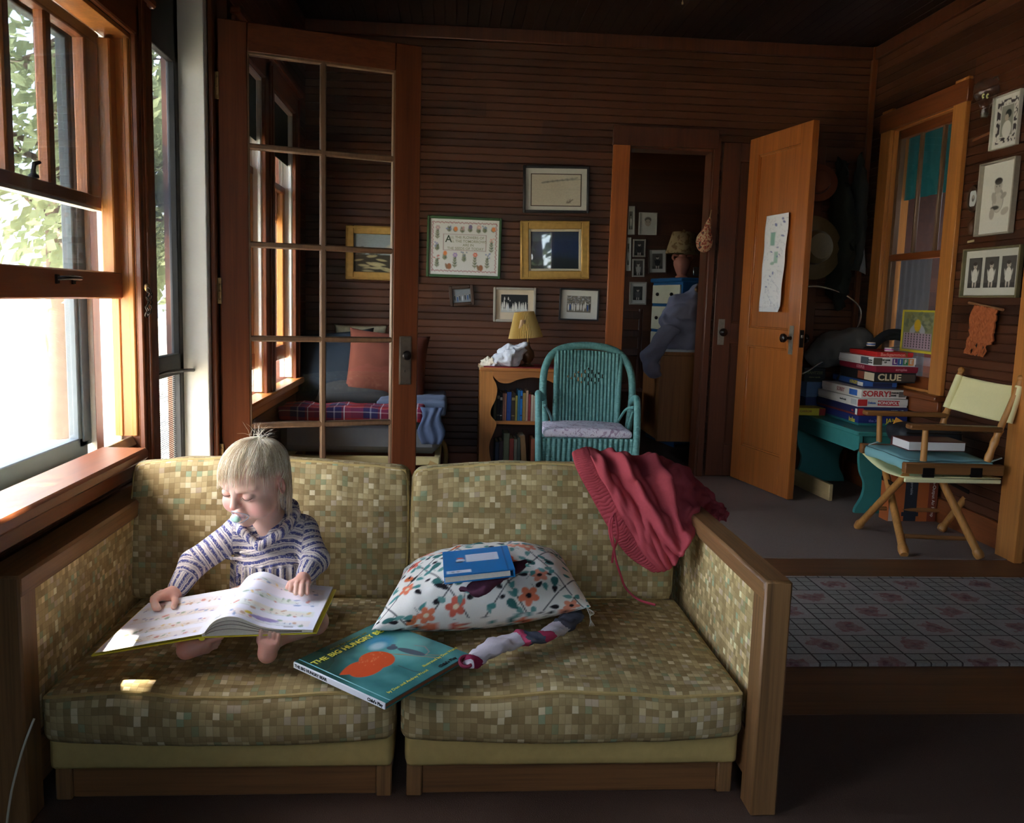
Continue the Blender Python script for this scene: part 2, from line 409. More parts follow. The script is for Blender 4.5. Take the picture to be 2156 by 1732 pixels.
# ---- floors
def slab(name, x0, x1, y0, y1, z0, z1, m): return structure(MB().box(((x0+x1)/2, (y0+y1)/2, (z0+z1)/2), (x1-x0, y1-y0, z1-z0), bev=0).build(name, m, smooth=0))
slab('floor', -.88, 3.4, -2.0, 2.03, -.06, 0, M_CARP)
slab('trim_1', -.88, 3.4, 2.03, 2.31, -.06, .001, M_FLOORW)
slab('trim_2', -.88, 3.4, 2.31, 3.375, -.06, .001, M_FLOORW)
slab('floor.001', -.82, 2.40, 3.375, YB, -.06, .004, M_CARP2)
slab('floor.002', .3, 3.4, YB, 8.2, -.06, .002, M_CARP)
# ---- ceiling
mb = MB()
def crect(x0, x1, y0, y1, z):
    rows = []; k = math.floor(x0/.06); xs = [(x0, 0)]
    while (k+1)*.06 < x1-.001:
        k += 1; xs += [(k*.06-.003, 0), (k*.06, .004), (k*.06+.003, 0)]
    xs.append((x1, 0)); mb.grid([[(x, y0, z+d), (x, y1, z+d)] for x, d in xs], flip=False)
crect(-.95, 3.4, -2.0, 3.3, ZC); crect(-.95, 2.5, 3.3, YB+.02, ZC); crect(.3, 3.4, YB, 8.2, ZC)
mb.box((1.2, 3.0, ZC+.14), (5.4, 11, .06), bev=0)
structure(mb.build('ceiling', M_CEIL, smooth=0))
# ---- left wall: boards with openings, board ends, plaster of the outside
LW = [(.35, .95), (1.38, 2.55)]      # sunroom windows (y)
LV = [(3.47, 3.93), (4.10, 4.66)]     # living-room windows (y)
ZS, ZT = .60, 1.70
mb = MB()
def lrect(y0, y1, z0, z1, x=WL): brect(mb, (x, 0, 0), (0, 1, 0), y0, y1, z0, z1, (1, 0, 0))
lrect(-2.0, 2.62, 0, ZS-.03); lrect(-2.0, 3.30, ZT+.33, ZC); lrect(-2.0, .35, ZS-.03, ZT+.33); lrect(.95, 1.38, ZS-.03, ZT+.33); lrect(2.55, 2.62, ZS-.03, ZT+.33)
lrect(.35, .95, ZT, ZT+.33); lrect(1.38, 2.55, ZT, ZT+.33)
lrect(3.36, YB, 0, .55, WLL); lrect(3.36, YB, 1.93, ZC, WLL); lrect(3.36, 3.47, .55, 1.93, WLL); lrect(3.93, 4.10, .55, 1.93, WLL); lrect(4.66, YB, .55, 1.93, WLL)
def lsolid(y0, y1, z0, z1, xi=WL): mb.box(((xi-.004-1.06)/2, (y0+y1)/2, (z0+z1)/2), (abs(-1.06-(xi-.004)), y1-y0, z1-z0), bev=0)
for a in ((-2.0, 2.62, -.06, ZS-.10), (-2.0, 3.36, ZT+.33, ZC+.1), (-2.0, .30, ZS-.10, ZT+.33), (1.0, 1.33, ZS-.10, ZT+.33), (.30, 1.0, ZT+.02, ZT+.33), (1.33, 2.66, ZT+.02, ZT+.33)): lsolid(*a)
for a in ((3.36, YB, -.06, .54), (3.36, YB, 1.94, ZC+.1), (3.36, 3.45, .54, 1.94), (3.95, 4.08, .54, 1.94), (4.68, YB, .54, 1.94)): lsolid(*a, WLL)
structure(mb.build('wall_left', M_BL, smooth=0))
# ---- back wall with the bedroom doorway, right wall with the inner window, far and near walls
BD = (.995, 1.485, 1.90)              # bedroom doorway x0,x1,top
CD = (1.585, 1.70)
mb = MB(); bb = lambda x0, x1, z0, z1: brect(mb, (0, YB, 0), (1, 0, 0), x0, x1, z0, z1, (0, -1, 0))
bb(WLL, BD[0], 0, ZC); bb(BD[0], XR, BD[2], ZC); bb(BD[1], XR, 0, BD[2])
for x0, x1, z0, z1 in ((WLL-.2, BD[0], 0, ZC), (BD[0], BD[1], BD[2], ZC), (BD[1], XR+.1, 0, ZC)):
    mb.box(((x0+x1)/2, YB+.055, (z0+z1)/2), (x1-x0, .10, z1-z0), bev=0)
structure(mb.build('wall_back', M_BW, smooth=0))
RW = (4.165, 4.765, .62, 2.0)         # inner window y0,y1,z0,z1
mb = MB(); rb = lambda y0, y1, z0, z1: brect(mb, (XR, 0, 0), (0, 1, 0), y0, y1, z0, z1, (-1, 0, 0))
rb(3.45, RW[0], 0, ZC); rb(RW[1], YB, 0, ZC); rb(RW[0], RW[1], 0, RW[2]); rb(RW[0], RW[1], RW[3], ZC)
for y0, y1, z0, z1 in ((3.45, RW[0], 0, ZC), (RW[1], YB, 0, ZC), (RW[0], RW[1], 0, RW[2]), (RW[0], RW[1], RW[3], ZC)):
    mb.box((XR+.055, (y0+y1)/2, (z0+z1)/2), (.10, y1-y0, z1-z0), bev=0)
structure(mb.build('wall_right', M_BL, smooth=0))
# stub of wall right of the wide opening, with its casing
mb = MB(); mb.box((2.89, 3.41, ZC/2), (1.06, .07, ZC), bev=0); structure(mb.build('wall_opening', M_BW, smooth=0))
mb = MB(); mb.box((2.352, 3.395, 1.1), (.035, .13, 2.2), bev=.002); mb.box((2.394, 3.352, 1.12), (.10, .02, 2.24), bev=.003); structure(mb.build('trim_3', M_ORANGE))
mb = MB()
for x0, x1, y0, y1 in ((3.4, 3.5, -2.0, 3.45), (2.5, 3.45, 8.2, 8.3), (.2, 2.6, 8.2, 8.3), (.2, .3, YB+.1, 5.7), (.2, .3, 6.15, 8.2), (3.4, 3.5, 3.45, 4.35), (3.4, 3.5, 4.6, 8.2), (2.5, 3.4, 5.06, 5.12)):  # last box is an unseen partition, added to stop light leaking into the bedroom
    mb.box(((x0+x1)/2, (y0+y1)/2, 1.25), (x1-x0, y1-y0, 2.6), bev=0)
for z0, z1 in ((-.06, 1.0), (1.8, 2.56)): mb.box((3.45, 4.475, (z0+z1)/2), (.1, .25, z1-z0), bev=0)
for z0, z1 in ((-.06, .9), (1.8, 2.56)): mb.box((.25, 5.925, (z0+z1)/2), (.1, .45, z1-z0), bev=0)
structure(mb.build('wall_side', M_BL, smooth=0))
w = sroot('window_9', (3.45, 4.475, 1.0)); MB().box((3.45, 4.475, 1.4), (.05, .03, .8)).box((3.45, 4.475, 1.4), (.048, .25, .04)).build('window_sash', M_SASHV, w, True); portal('daylight_portal', (3.51, 4.475, 1.4), .25, .8, (-1, 0, 0))  # unseen window added to light the curtains from the side room
w = sroot('window_10', (.25, 5.9, .9)); b = MB()
for y in (5.72, 5.925, 6.13): b.box((.25, y, 1.35), (.05, .04, .9))
for z in (.92, 1.36, 1.78): b.box((.25, 5.925, z), (.048, .45, .04))
b.build('window_sash', M_SASHV, w, True); MB().box((.25, 5.925, 1.35), (.004, .44, .88), bev=0).build('pane', M_GLASS, w, True, smooth=0); portal('daylight_portal', (.19, 5.925, 1.35), .45, .9, (1, 0, 0))
# near wall behind the camera: two windows, the second unseen and added for front light
NW = [(.75, 1.40), (-.55, .45)]
mb = MB()
for x0, x1, z0, z1 in ((-1.06, 3.5, -.06, 1.0), (-1.06, 3.5, 2.0, 2.6), (-1.06, -.55, 1.0, 2.0), (.45, .75, 1.0, 2.0), (1.40, 3.5, 1.0, 2.0)):
    mb.box(((x0+x1)/2, -2.05, (z0+z1)/2), (x1-x0, .1, z1-z0), bev=0)
structure(mb.build('wall_near', M_BW, smooth=0))
for k, (x0, x1) in enumerate(NW):
    w = sroot('window_%d' % (6+k), ((x0+x1)/2, -2.03, 1.0)); mb = MB()
    for x in (x0+.02, (x0+x1)/2, x1-.02): mb.box((x, -2.03, 1.5), (.035, .05, 1.0))
    for z in (1.02, 1.30, 1.98): mb.box(((x0+x1)/2, -2.03, z), (x1-x0, .048, .05))
    mb.build('window_sash', M_SASHV, w, True)
    MB().box(((x0+x1)/2, -2.03, 1.5), (x1-x0-.02, .004, .98), bev=0).build('pane', M_GLASS, w, True, smooth=0)
# ---- windows of the left side
def window(n, y0, y1, z0, z1, x, rail, raise_, mun, shade=False, meet=None):
    ym = (y0+y1)/2; w = sroot('window_%d' % n, (x, ym, z0)); D = y1-y0; H = z1-z0
    b = MB()      # casing on the room side
    for y in (y0-.035, y1+.025): b.box((x+.009, y, (z0+z1)/2+.02), (.018, .085, H+.12), bev=.004); b.box((x+.020, y+(-.03 if y < ym else .03), (z0+z1)/2+.02), (.014, .022, H+.12), bev=.005)
    b.build('casing', M_TRIM, w, True)
    b = MB(); b.box((x+.009, ym, z1+.05), (.018, D+.14, .10), bev=.004); b.box((x+.02, ym, z1+.11), (.04, D+.18, .025), bev=.006); b.build('head_casing', M_TRIMY, w, True)
    b = MB()
    for s, y in ((1, y0+.004), (-1, y1-.004)):
        b.box((x-.035, y, (z0+z1)/2), (.07, .012, H), bev=.001); b.box((x-.012, y+s*.006, (z0+z1)/2), (.016, .018, H), bev=.004); b.box((x-.052, y+s*.004, (z0+z1)/2), (.012, .014, H), bev=.003)
    b.box((x-.035, ym, z1-.005), (.07, D, .012), bev=.001); jm = b.build('jamb', M_ORANGE if not shade else M_WHITE, w, True)
    b = MB()      # painted outer frame
    for s, y in ((1, y0-.06), (-1, y1+.10)): b.box((x-.145, y, (z0+z1)/2), (.15, .03, H+.16), bev=.002); b.box((x-.10, y-s*(-.032 if s > 0 else -.0) if s > 0 else y-.03, (z0+z1)/2), (.05, .05, H+.1), bev=.002)
    b.box((x-.145, ym, z1+.06), (.15, D+.2, .03), bev=.002); b.box((x-.15, ym+.02, z0-.10), (.16, D+.2, .03), bev=.002); b.build('outer_frame', M_WHITE, w, True)
    b = MB(); xs = x-.19
    for y in (y0-.02, y1+.045): b.box((xs, y, (z0+z1)/2), (.03, .085, H+.08), bev=.003); b.box((xs+.018, y, (z0+z1)/2), (.008, .05, H+.05), bev=.002)
    for z in (z0-.045, z1+.02): b.box((xs, ym, z), (.03, D+.12, .065), bev=.003)
    st = b.build('storm_frame', M_GREYP, w, True)
    if not shade: MB().box((xs, ym, (z0+z1)/2), (.002, D, H), bev=0).build('wire_screen', M_SCREEN3, st, True, smooth=0)
    # upper sash
    xu = x-.10; b = MB(); zr = rail
    for y in (y0+.03, y1-.06): b.box((xu, y, (zr+z1)/2), (.032, .09 if y > ym else .06, z1-zr), bev=.004)
    step = (D-.15)/mun
    for k in range(1, mun): b.box((xu, y1-.105-step*k, (zr+z1)/2), (.028, .036, z1-zr-.02), bev=.005)
    us = b.build('upper_sash', M_SASHV, w, True)
    b = MB(); b.box((xu, ym, zr), (.034, D-.02, .032), bev=.003); b.box((xu, ym, z1-.02), (.034, D-.02, .035), bev=.003); rl = b.build('meeting_rail', M_SASH, us, True)
    b = MB().box((xu+.002, ym, zr-.019), (.03, D-.03, .008), bev=.001); b.build('white_underside', M_WHITE, us, True)
    MB().box((xu-.004, ym, (zr+z1)/2), (.003, D-.06, z1-zr), bev=0).build('pane', M_GLASS, us, True, smooth=0)
    # lower sash, raised
    xl = x-.058; zb = z0+raise_; zt = min(z1-.01, zb+(meet or (rail-z0+.05)))
    b = MB()
    for y in (y0+.035, y1-.03): b.box((xl, y, (zb+zt)/2), (.034, .045, zt-zb), bev=.004)
    ls = b.build('lower_sash', M_ORANGE, w, True)
    b = MB(); b.box((xl+.001, ym, zb+.036), (.036, D-.012, .072), bev=.004)
    if zt < z1-.03: b.box((xl+.001, ym, zt-.015), (.036, D-.012, .034), bev=.004)
    b.build('sash_rail', M_SASH, ls, True)
    MB().box((xl, ym, (zb+zt)/2+.02), (.003, D-.06, zt-zb-.05), bev=0).build('pane', M_GLASS, ls, True, smooth=0)
    if shade: MB().box((x-.025, ym, z1-.13), (.004, D-.03, .26), bev=0).build('blind', M_SHADE, w, True)
    portal('daylight_portal', (x-.24, ym, (z0+z1)/2), D+.1, H, (1, 0, 0))
    return w, us, ls
M_SCREEN3 = screen('fine_storm_screen', lin(150, 155, 160), .10, .0016)
w1, us1, ls1 = window(1, 1.38, 2.55, ZS, ZT, WL, 1.25, .39, 5, meet=.69)
window(2, .35, .95, ZS, ZT, WL, 1.25, .39, 4, meet=.69)
window(3, 3.47, 3.93, .58, 1.92, WLL, 1.40, .10, 2, True)
window(4, 4.10, 4.66, .58, 1.92, WLL, 1.40, .10, 2, True)
# sash lock and lift of the near window
b = MB(); p = at(70, 350, x=WL-.09); b.lathe([(.012, 0), (.012, .006), (.006, .010), (.005, .02)], 10, (p.x, p.y, 1.267)); b.tube([(p.x, p.y, 1.285), (p.x+.004, p.y-.004, 1.298), (p.x+.01, p.y+.012, 1.304)], [.005, .006, .004], 6)
b.build('sash_lock', M_IRON, us1, True)
b = MB(); p = at(122, 578, x=WL-.035); q = at(145, 578, x=WL-.035)
pth = [(p.x, p.y, 1.038), (p.x+.02, p.y+.01, 1.040), (p.x+.02, q.y+.02, 1.040), (p.x, q.y+.03, 1.038)]; b.tube(bez(pth, 4), .005, 6); b.box((p.x-.002, p.y, 1.036), (.005, .018, .022)); b.box((p.x-.002, q.y+.03, 1.036), (.005, .018, .022)); b.build('sash_lift', M_IRON, ls1, True)
# sills
RY_ = lambda a: Matrix.Rotation(math.radians(a), 4, 'Y')
def sill(n, y0, y1, z, x0, x1, ob):
    w = MB(); w.box(((x0+x1)/2, (y0+y1)/2, z-.016), (x1-x0, y1-y0, .032), bev=.008); w.box((x1-.045, (y0+y1)/2, z-.055), (.025, y1-y0-.02, .05), bev=.004)
    structure(w.build('trim_%d' % n, M_TRIMY if ob else M_ORANGEY))
sill(4, .15, 2.37, .598, -.925, -.80, True); sill(5, 3.45, YB, .575, -.86, -.775, False)
structure(MB().box((-1.004, 1.2, .537), (.185, 2.9, .03), RY_(-25.8), .003).build('trim_6', plain('worn_sill_paint', lin(206, 196, 160), .7, .25, 25)))
# ---- screen door at the side, with jambs
structure(MB().box((-.955, 2.622, 1.1), (.15, .03, 2.2), bev=.002).box((-.868, 2.60, 1.1), (.022, .09, 2.2), bev=.004).box((-.858, 2.575, 1.1), (.016, .03, 2.2), bev=.006).build('trim_7', M_TRIM))
structure(MB().box((-.928, 3.285, 1.06), (.096, .05, 2.12), bev=.003).box((-.955, 2.96, 2.09), (.15, .70, .06), bev=.003).build('trim_8', M_WHITE))
structure(MB().box((-.885, 3.345, 1.25), (.05, .07, 2.5), bev=.004).box((-.868, 3.31, 1.1), (.02, .03, 2.2), bev=.004).box((-.95, 3.34, 1.25), (.12, .05, 2.5), bev=.002).build('trim_9', M_TRIM))
sd = sroot('door_2', (-.985, 3.26, 0)); b = MB(); X = -.985
for y, wd in ((2.69, .09), (3.245, .05)): b.box((X, y, 1.03), (.03, wd, 2.02), bev=.003)
for z, h in ((.06, .14), (.755, .075), (1.92, .24)): b.box((X, 2.96, z), (.03, .62, h), bev=.003)
b.box((X+.004, 2.93, .36), (.02, .02, .70), bev=.002)
fr = b.build('door_frame', M_BLACKP, sd, True)
MB().box((X-.006, 2.96, 1.29), (.002, .54, 1.02), bev=0).build('wire_screen', M_SCREEN, sd, True, smooth=0)
MB().box((X-.006, 2.96, .42), (.002, .54, .60), bev=0).build('coarse_wire_screen', M_SCREEN2, sd, True, smooth=0)
b = MB(); b.tube(bez([at(318, 795, x=X+.03), at(350, 783, x=X+.045), at(395, 779, x=X+.05), at(414, 779, x=X+.05)], 5), .006, 8); b.build('pull_bar', M_IRON, sd, True)
ch = thing('door_chain', 'short rusty chain hooked on the post beside the screen door', 'chain', at(311, 606, x=-.840))
b = MB()
for k in range(11):
    o = at(313-.3*k+(4 if k % 2 else 0), 611+5.0*k, x=-.838+.004*(k % 2)); R = Matrix.Rotation(k*1.35, 3, 'Z') @ Matrix.Rotation(.5*(-1)**k, 3, 'X')
    b.tube([o+R @ Vector((.0055*math.cos(a), 0, .009*math.sin(a))) for a in [2*PI*i/10 for i in range(10)]], .0019, 5, closed=True)
b.build('chain_links', M_IRON, ch, True)
MB().ball(at(310, 605, x=-.846), (.008, .010, .012)).build('hook_plate', M_BRASS, ch, True)
# ---- French door, standing ajar
hp = Vector((-.857, 3.34, 0)); fe = Vector((-.135, 3.575, 0)); fu = (fe-hp).normalized(); FDW = (fe-hp).length
MF = basis(hp, fu, (0, 0, 1))        # x across the door, y up, z towards the viewer
fd = sroot('door_1', hp)
MFD = Matrix.Translation((0, 0, 0)) @ MF
def fbox(b, x0, x1, z0, z1, t=.035, bev=.004, off=0): b.box(MF @ Vector(((x0+x1)/2, (z0+z1)/2, off)), (x1-x0, z1-z0, t), MF, bev)
FT = 1.985
b = MB(); fbox(b, 0, .105, 0, FT); fbox(b, FDW-.105, FDW, 0, FT); b.build('stile', M_FDOOR, fd, True)
b = MB(); fbox(b, .104, FDW-.104, FT-.105, FT); fbox(b, .104, FDW-.104, 0, .12); b.build('rail', M_FDOORX, fd, True)
zz = [.12]+[at(513, v, y=3.375).z for v in (895, 712, 514, 308)]+[FT-.105]
b = MB()
for k in range(1, 5): fbox(b, .10, FDW-.10, zz[k]-.011, zz[k]+.011, .030, .006)
b.build('muntin', M_MUNT, fd, True)
b = MB(); fbox(b, FDW/2-.011, FDW/2+.011, .12, FT-.105, .031, .006)
for x in (.105, FDW-.105): fbox(b, x-.006, x+.006, .12, FT-.105, .030, .004)
for z in (.122, FT-.107): fbox(b, .10, FDW-.10, z-.006, z+.006, .030, .004)
b.build('muntin', M_MUNT, fd, True)
for k in range(5):
    for x0, x1 in ((.111, FDW/2-.011), (FDW/2+.011, FDW-.111)):
        b = MB(); fbox(b, x0, x1, zz[k]+.011, zz[k+1]-.011, .003, 0); b.build('pane', M_GLASSD, fd, True, smooth=0)
b = MB(); fbox(b, FDW-.078, FDW-.028, .665, .86, .004, .0015, .020); fbox(b, FDW-.074, FDW-.032, .67, .855, .003, .001, .0225); lk = b.build('lock_plate', plain('dull_nickel', lin(110, 100, 90), .4, .3, 40, Metallic=.6), fd, True)
b = MB(); q = MF @ Vector((FDW-.055, .785, .024)); b.lathe([(.010, 0), (.007, .004), (.007, .02), (.016, .024), (.019, .032), (.015, .040), (.006, .043), (0, .044)], 16, q, MF.to_3x3()); b.build('door_knob', M_IRON, lk, True)
b = MB(); fbox(b, FDW-.0565, FDW-.0535, .715, .725, .002, 0, .0245); b.build('keyhole', plain('black_hole', lin(8, 8, 8)), lk, True)
for z in (1.75, 1.02, .40):
    b = MB(); b.box((-.857, 3.318, z), (.024, .004, .095), bev=.001)
    b.tube([(-.868, 3.312, z-.05), (-.868, 3.312, z+.05)], .006, 8)
    for k in (-.03, 0, .03): b.lathe([(.004, 0), (.003, .002), (0, .0025)], 8, (-.852, 3.316, z+k), Matrix.Rotation(PI/2, 3, 'X'))
    b.build('hinge', M_BRASS, fd, True)
# ---- casings of bedroom doorway and the dark door beside it
def casing(n, x0, x1, m): structure(MB().box(((x0+x1)/2, YB-.012, .98), (x1-x0, .024, 1.96), bev=.003).build('trim_%d' % n, m))
M_CAS = wood('casing_wood', lin(168, 92, 42), .6, 2, .32)
casing(10, .900, .998, M_CAS)
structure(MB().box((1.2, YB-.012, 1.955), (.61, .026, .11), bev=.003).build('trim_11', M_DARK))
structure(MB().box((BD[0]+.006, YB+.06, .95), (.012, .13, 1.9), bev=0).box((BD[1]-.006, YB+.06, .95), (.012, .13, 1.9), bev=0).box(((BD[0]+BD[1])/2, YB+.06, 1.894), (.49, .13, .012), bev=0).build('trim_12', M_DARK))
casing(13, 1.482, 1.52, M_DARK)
M_KNOB = plain('dark_brown_knob', lin(30, 18, 16), .25, .2, 20)
M_PLATE = plain('worn_plate', lin(150, 140, 128), .35, .3, 60, Metallic=.6)
def panel_door(n, base, u, W, H, m, up_split, knob_at, z0=.012, flipn=False):
    Mx = basis(base, u, (0, 0, 1)); d = sroot('door_%d' % n, base)
    B = lambda b, x0, x1, a, c, t=.036, o=0, bev=.002: b.box(Mx @ Vector(((x0+x1)/2, (a+c)/2, o)), (x1-x0, c-a, t), Mx, bev)
    s = .105*W/.62; b = MB(); B(b, 0, s, z0, H); B(b, W-s, W, z0, H); B(b, s-.001, W-s+.001, H-.10, H)
    for a, c in up_split: B(b, s-.001, W-s+.001, a, c)
    b.build('door_frame', m, d, True)
    lv = sorted([q for a in up_split for q in a]+[H-.10]); b = MB()
    for k in range(1, len(lv)-1, 2): B(b, s-.002, W-s+.002, lv[k]-.002, lv[k+1]+.002, .014, 0, 0)
    b.build('door_panel', m, d, True)
    b = MB()   # moulding round the panels
    for k in range(1, len(lv)-1, 2):
        for x in (s+.005, W-s-.005): B(b, x-.005, x+.005, lv[k], lv[k+1], .026, 0, .004)
        for z in (lv[k]+.005, lv[k+1]-.005): B(b, s, W-s, z-.005, z+.005, .026, 0, .004)
    b.build('panel_moulding', m, d, True)
    kx, kz, kp = knob_at; b = MB()
    for sg in (1, -1): B(b, kx-.019, kx+.019, kz-.075-kp, kz+.075-kp, .003, sg*.0195, .001)
    pl = b.build('lock_plate', M_PLATE, d, True); b = MB()
    for sg in (1, -1):
        R = Mx.to_3x3() @ Matrix.Diagonal((1, 1, sg)); b.lathe([(.010, 0), (.008, .006), (.007, .026), (.018, .032), (.024, .042), (.022, .054), (.012, .060), (0, .061)], 18, Mx @ Vector((kx, kz, sg*.021)), R)
    b.build('door_knob', M_KNOB, pl, True)
    return d, Mx
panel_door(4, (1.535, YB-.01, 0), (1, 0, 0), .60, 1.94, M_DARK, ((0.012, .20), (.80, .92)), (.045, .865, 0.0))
# open door
oh = Vector((1.697, 5.005, 0)); of = Vector((1.812, 4.405, 0)); OW = (of-oh).length
dopen, MO = panel_door(3, oh, of-oh, OW, 1.955, M_DOOR, ((.012, .22), (.80, .90)), (OW-.065, .86, .01))
b = MB(); b.box(MO @ Vector((OW+.001, .86, 0)), (.003, .09, .024), MO, .0005); b.build('latch_plate', M_IRON, dopen, True)
b = MB(); b.box(MO @ Vector((OW+.004, .872, 0)), (.008, .016, .012), MO, .002); b.build('latch_bolt', M_PLATE, dopen, True)
# ---- inner window of the right wall
w5 = sroot('window_5', (XR, 4.465, RW[2])); x = XR
b = MB()
for y in (RW[0]-.055, RW[1]+.055): b.box((x-.012, y, 1.35), (.024, .11, 1.52), bev=.003)
b.build('casing', M_ORANGE, w5, True)
b = MB(); b.box((x-.014, 4.465, 2.045), (.028, .84, .10), bev=.003); b.box((x-.03, 4.465, .60), (.06, .86, .03), bev=.006); b.box((x-.012, 4.465, .55), (.024, .80, .08), bev=.003); b.build('head_and_stool', M_TRIMY, w5, True)
b = MB()
for y in (RW[0]+.006, RW[1]-.006): b.box((x+.05, y, 1.31), (.11, .012, 1.40), bev=0)
b.box((x+.05, 4.465, 1.995), (.11, .6, .012), bev=0); b.box((x+.05, 4.465, .622), (.11, .6, .012), bev=0); b.build('jamb', M_ORANGE, w5, True)
b = MB()
for y in (4.185, 4.745): b.box((x+.035, y, 1.31), (.03, .04, 1.36), bev=.003)
for y in (4.318, 4.53): b.box((x+.035, y, 1.63), (.022, .018, .66), bev=.004)
b.build('sash', M_MUNT, w5, True)
b = MB(); b.box((x+.033, 4.465, 1.306), (.034, .57, .036), bev=.003); b.box((x+.035, 4.465, 1.965), (.03, .57, .05), bev=.003); b.box((x+.035, 4.465, .655), (.03, .57, .06), bev=.003); b.build('sash_rail', M_TRIMY, w5, True)
MB().box((x+.035, 4.465, 1.31), (.003, .54, 1.30), bev=0).build('pane', M_GLASSD, w5, True, smooth=0)
def sheer(name, col):
    t = NT(name); a = t.n('ShaderNodeBsdfDiffuse'); c = t.n('ShaderNodeBsdfTranslucent'); m = t.n('ShaderNodeMixShader'); a.inputs[0].default_value = col; c.inputs[0].default_value = col
    t.l(a.outputs[0], m.inputs[1]); t.l(c.outputs[0], m.inputs[2]); t.l(m.outputs[0], t.out.inputs[0]); return t.m
def curtain(name, label, cat, y0, y1, z0, z1, xx, m, folds, amp):
    U = np.linspace(0, 1, folds*8); b = MB(); P = [[(xx+amp*math.sin(u*folds*2*PI)*(.6+.4*k), y0+(y1-y0)*u, z) for u in U] for k, z in ((.3, z1), (.7, (z0+z1)/2), (1, z0))]
    b.grid(P); o = b.build(name, m, smooth=180); return tag(o, label, cat)
curtain('curtain', 'dark green curtain behind upper panes of the inner window', 'curtain', 4.16, 4.78, 1.62, 1.99, XR+.085, sheer('green_curtain', lin(40, 90, 82)), 7, .006)
curtain('curtain', 'pale lace curtain behind lower sash of the inner window', 'curtain', 4.42, 4.74, .64, 1.30, XR+.085, sheer('pale_curtain', lin(90, 84, 80)), 5, .008)
# baseboards
structure(MB().box(((WLL+.90)/2, YB-.008, .06), (.90-WLL, .016, .12), bev=.003).build('baseboard_back', M_TRIMX))
structure(MB().box((XR-.008, 4.25, .06), (.016, 1.58, .12), bev=.003).build('baseboard_right', M_TRIMY))
# corner board and ceiling moulding
structure(MB().box((XR-.015, YB-.015, 1.25), (.03, .03, 2.5), bev=.003).build('trim_14', M_TRIM))
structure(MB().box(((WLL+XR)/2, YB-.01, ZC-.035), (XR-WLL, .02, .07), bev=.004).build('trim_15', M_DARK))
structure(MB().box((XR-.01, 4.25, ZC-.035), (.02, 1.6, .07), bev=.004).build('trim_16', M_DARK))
# ================================================================ outside
structure(MB().box((-20, 5, -.75), (42, 90, .3), bev=0).build('ground', plain('sunlit_ground', lin(206, 196, 170), .95, .35, 2.5), smooth=0))
slabx = MB().box((-.7, 1.4, 2.72), (1.5, 7.6, .08), bev=0).box((-1.0, 4.45, 2.78), (2.0, 2.1, .05), bev=0); structure(slabx.build('roof_with_added_eave', plain('roof_felt', lin(70, 68, 66), .9)))  # second slab is an unseen eave added to keep sun off the living-room windows
M_BARK = plain('bark', lin(92, 76, 62), .9, .4, 14); t = NT('leaf_green'); df = t.n('ShaderNodeBsdfDiffuse'); tr = t.n('ShaderNodeBsdfTranslucent'); mx = t.n('ShaderNodeMixShader'); mx.inputs[0].default_value = .55
cc = t.mix(t.noise(t.coord(), 5, 3), lin(104, 112, 78), lin(158, 164, 126))
for q_ in (df, tr): t.l(cc, q_.inputs[0])
t.l(df.outputs[0], mx.inputs[1]); t.l(tr.outputs[0], mx.inputs[2]); t.l(mx.outputs[0], t.out.inputs[0]); M_LEAF = t.m
def leaf_mesh(pts, size, rng):
    b = MB(); n = len(pts); vs = []; fs = []
    for i, p in enumerate(pts):
        a = Vector(rng.normal(size=3)).normalized(); t = a.orthogonal().normalized(); w = a.cross(t); s = size*(.6+.8*rng.random()); p = Vector(p)
        k = len(vs); vs += [p, p+t*s*.5+w*s*.28, p+t*s, p+t*s*.5-w*s*.28]; fs.append((k, k+1, k+2, k+3))
    b.add(vs, fs); return b
def tree(label, x, y, h, r, nleaf, seed, lo=.35, lean=(0, 0), size=.16, keep=None, spread=.42):
    g = np.random.default_rng(seed); t = thing('tree', label, 'tree', (x, y, -.6), group='trees outside the windows')
    b = MB(); top = Vector((lean[0], lean[1], h)); pth = [Vector((0, 0, -.05)), Vector((.06, .05, h*.3)), Vector((-.05, .1, h*.6))+top*.2*Vector((1, 1, 0)).length*0, top]
    b.tube(bez(pth, 6), list(np.linspace(r, r*.25, 19)), 10); tr = b
    pts = []; b2 = MB()
    for k in range(26):
        f = lo+(1-lo)*g.random(); s = top*f+Vector((0, 0, 0)); a = g.random()*2*PI; L = (1.15-f)*h*spread+.25; e = s+Vector((math.cos(a)*L, math.sin(a)*L, L*.25*g.normal()))
        b.tube([s, (s+e)/2+Vector((0, 0, .1)), e], [r*.25, r*.15, r*.05], 5)
        for q in range(nleaf//26):
            u = .25+.8*g.random(); p = s.lerp(e, u)+Vector(g.normal(size=3)*.16*L)
            if keep is None or keep(p+Vector((x, y, -.6))): pts.append(p)
    b.build('trunk', M_BARK, t); leaf_mesh(pts, size, g).build('foliage', M_LEAF, t, smooth=0); return t
tree('slim tree trunk standing close outside the near window', -3.6, 5.2, 5.5, .13, 1500, 1, .55, size=.14, spread=.26)
tree('leafy tree further off behind the near window', -8.2, 8.4, 6.4, .17, 4200, 2, .34, size=.15, spread=.28)
tree('bushy tree seen through the upper panes of the near window', -4.2, 9.6, 6.4, .16, 4200, 3, .36, size=.14, spread=.26)
tree('tree outside past the side screen door', -4.3, 14.5, 7, .2, 3600, 4, .25, size=.2, spread=.30)
tree('far tree at the edge of the yard', -11.0, 13.5, 9, .25, 5200, 5, .08, size=.26, spread=.34)
tree('far tree on the left of the yard', -14.0, 2.5, 8, .25, 4600, 6, .12, size=.24, spread=.34)
tree('bushy tree behind the window on the near side of the house', 1.6, -6.5, 5.5, .16, 5200, 8, .12, size=.2, spread=.34)
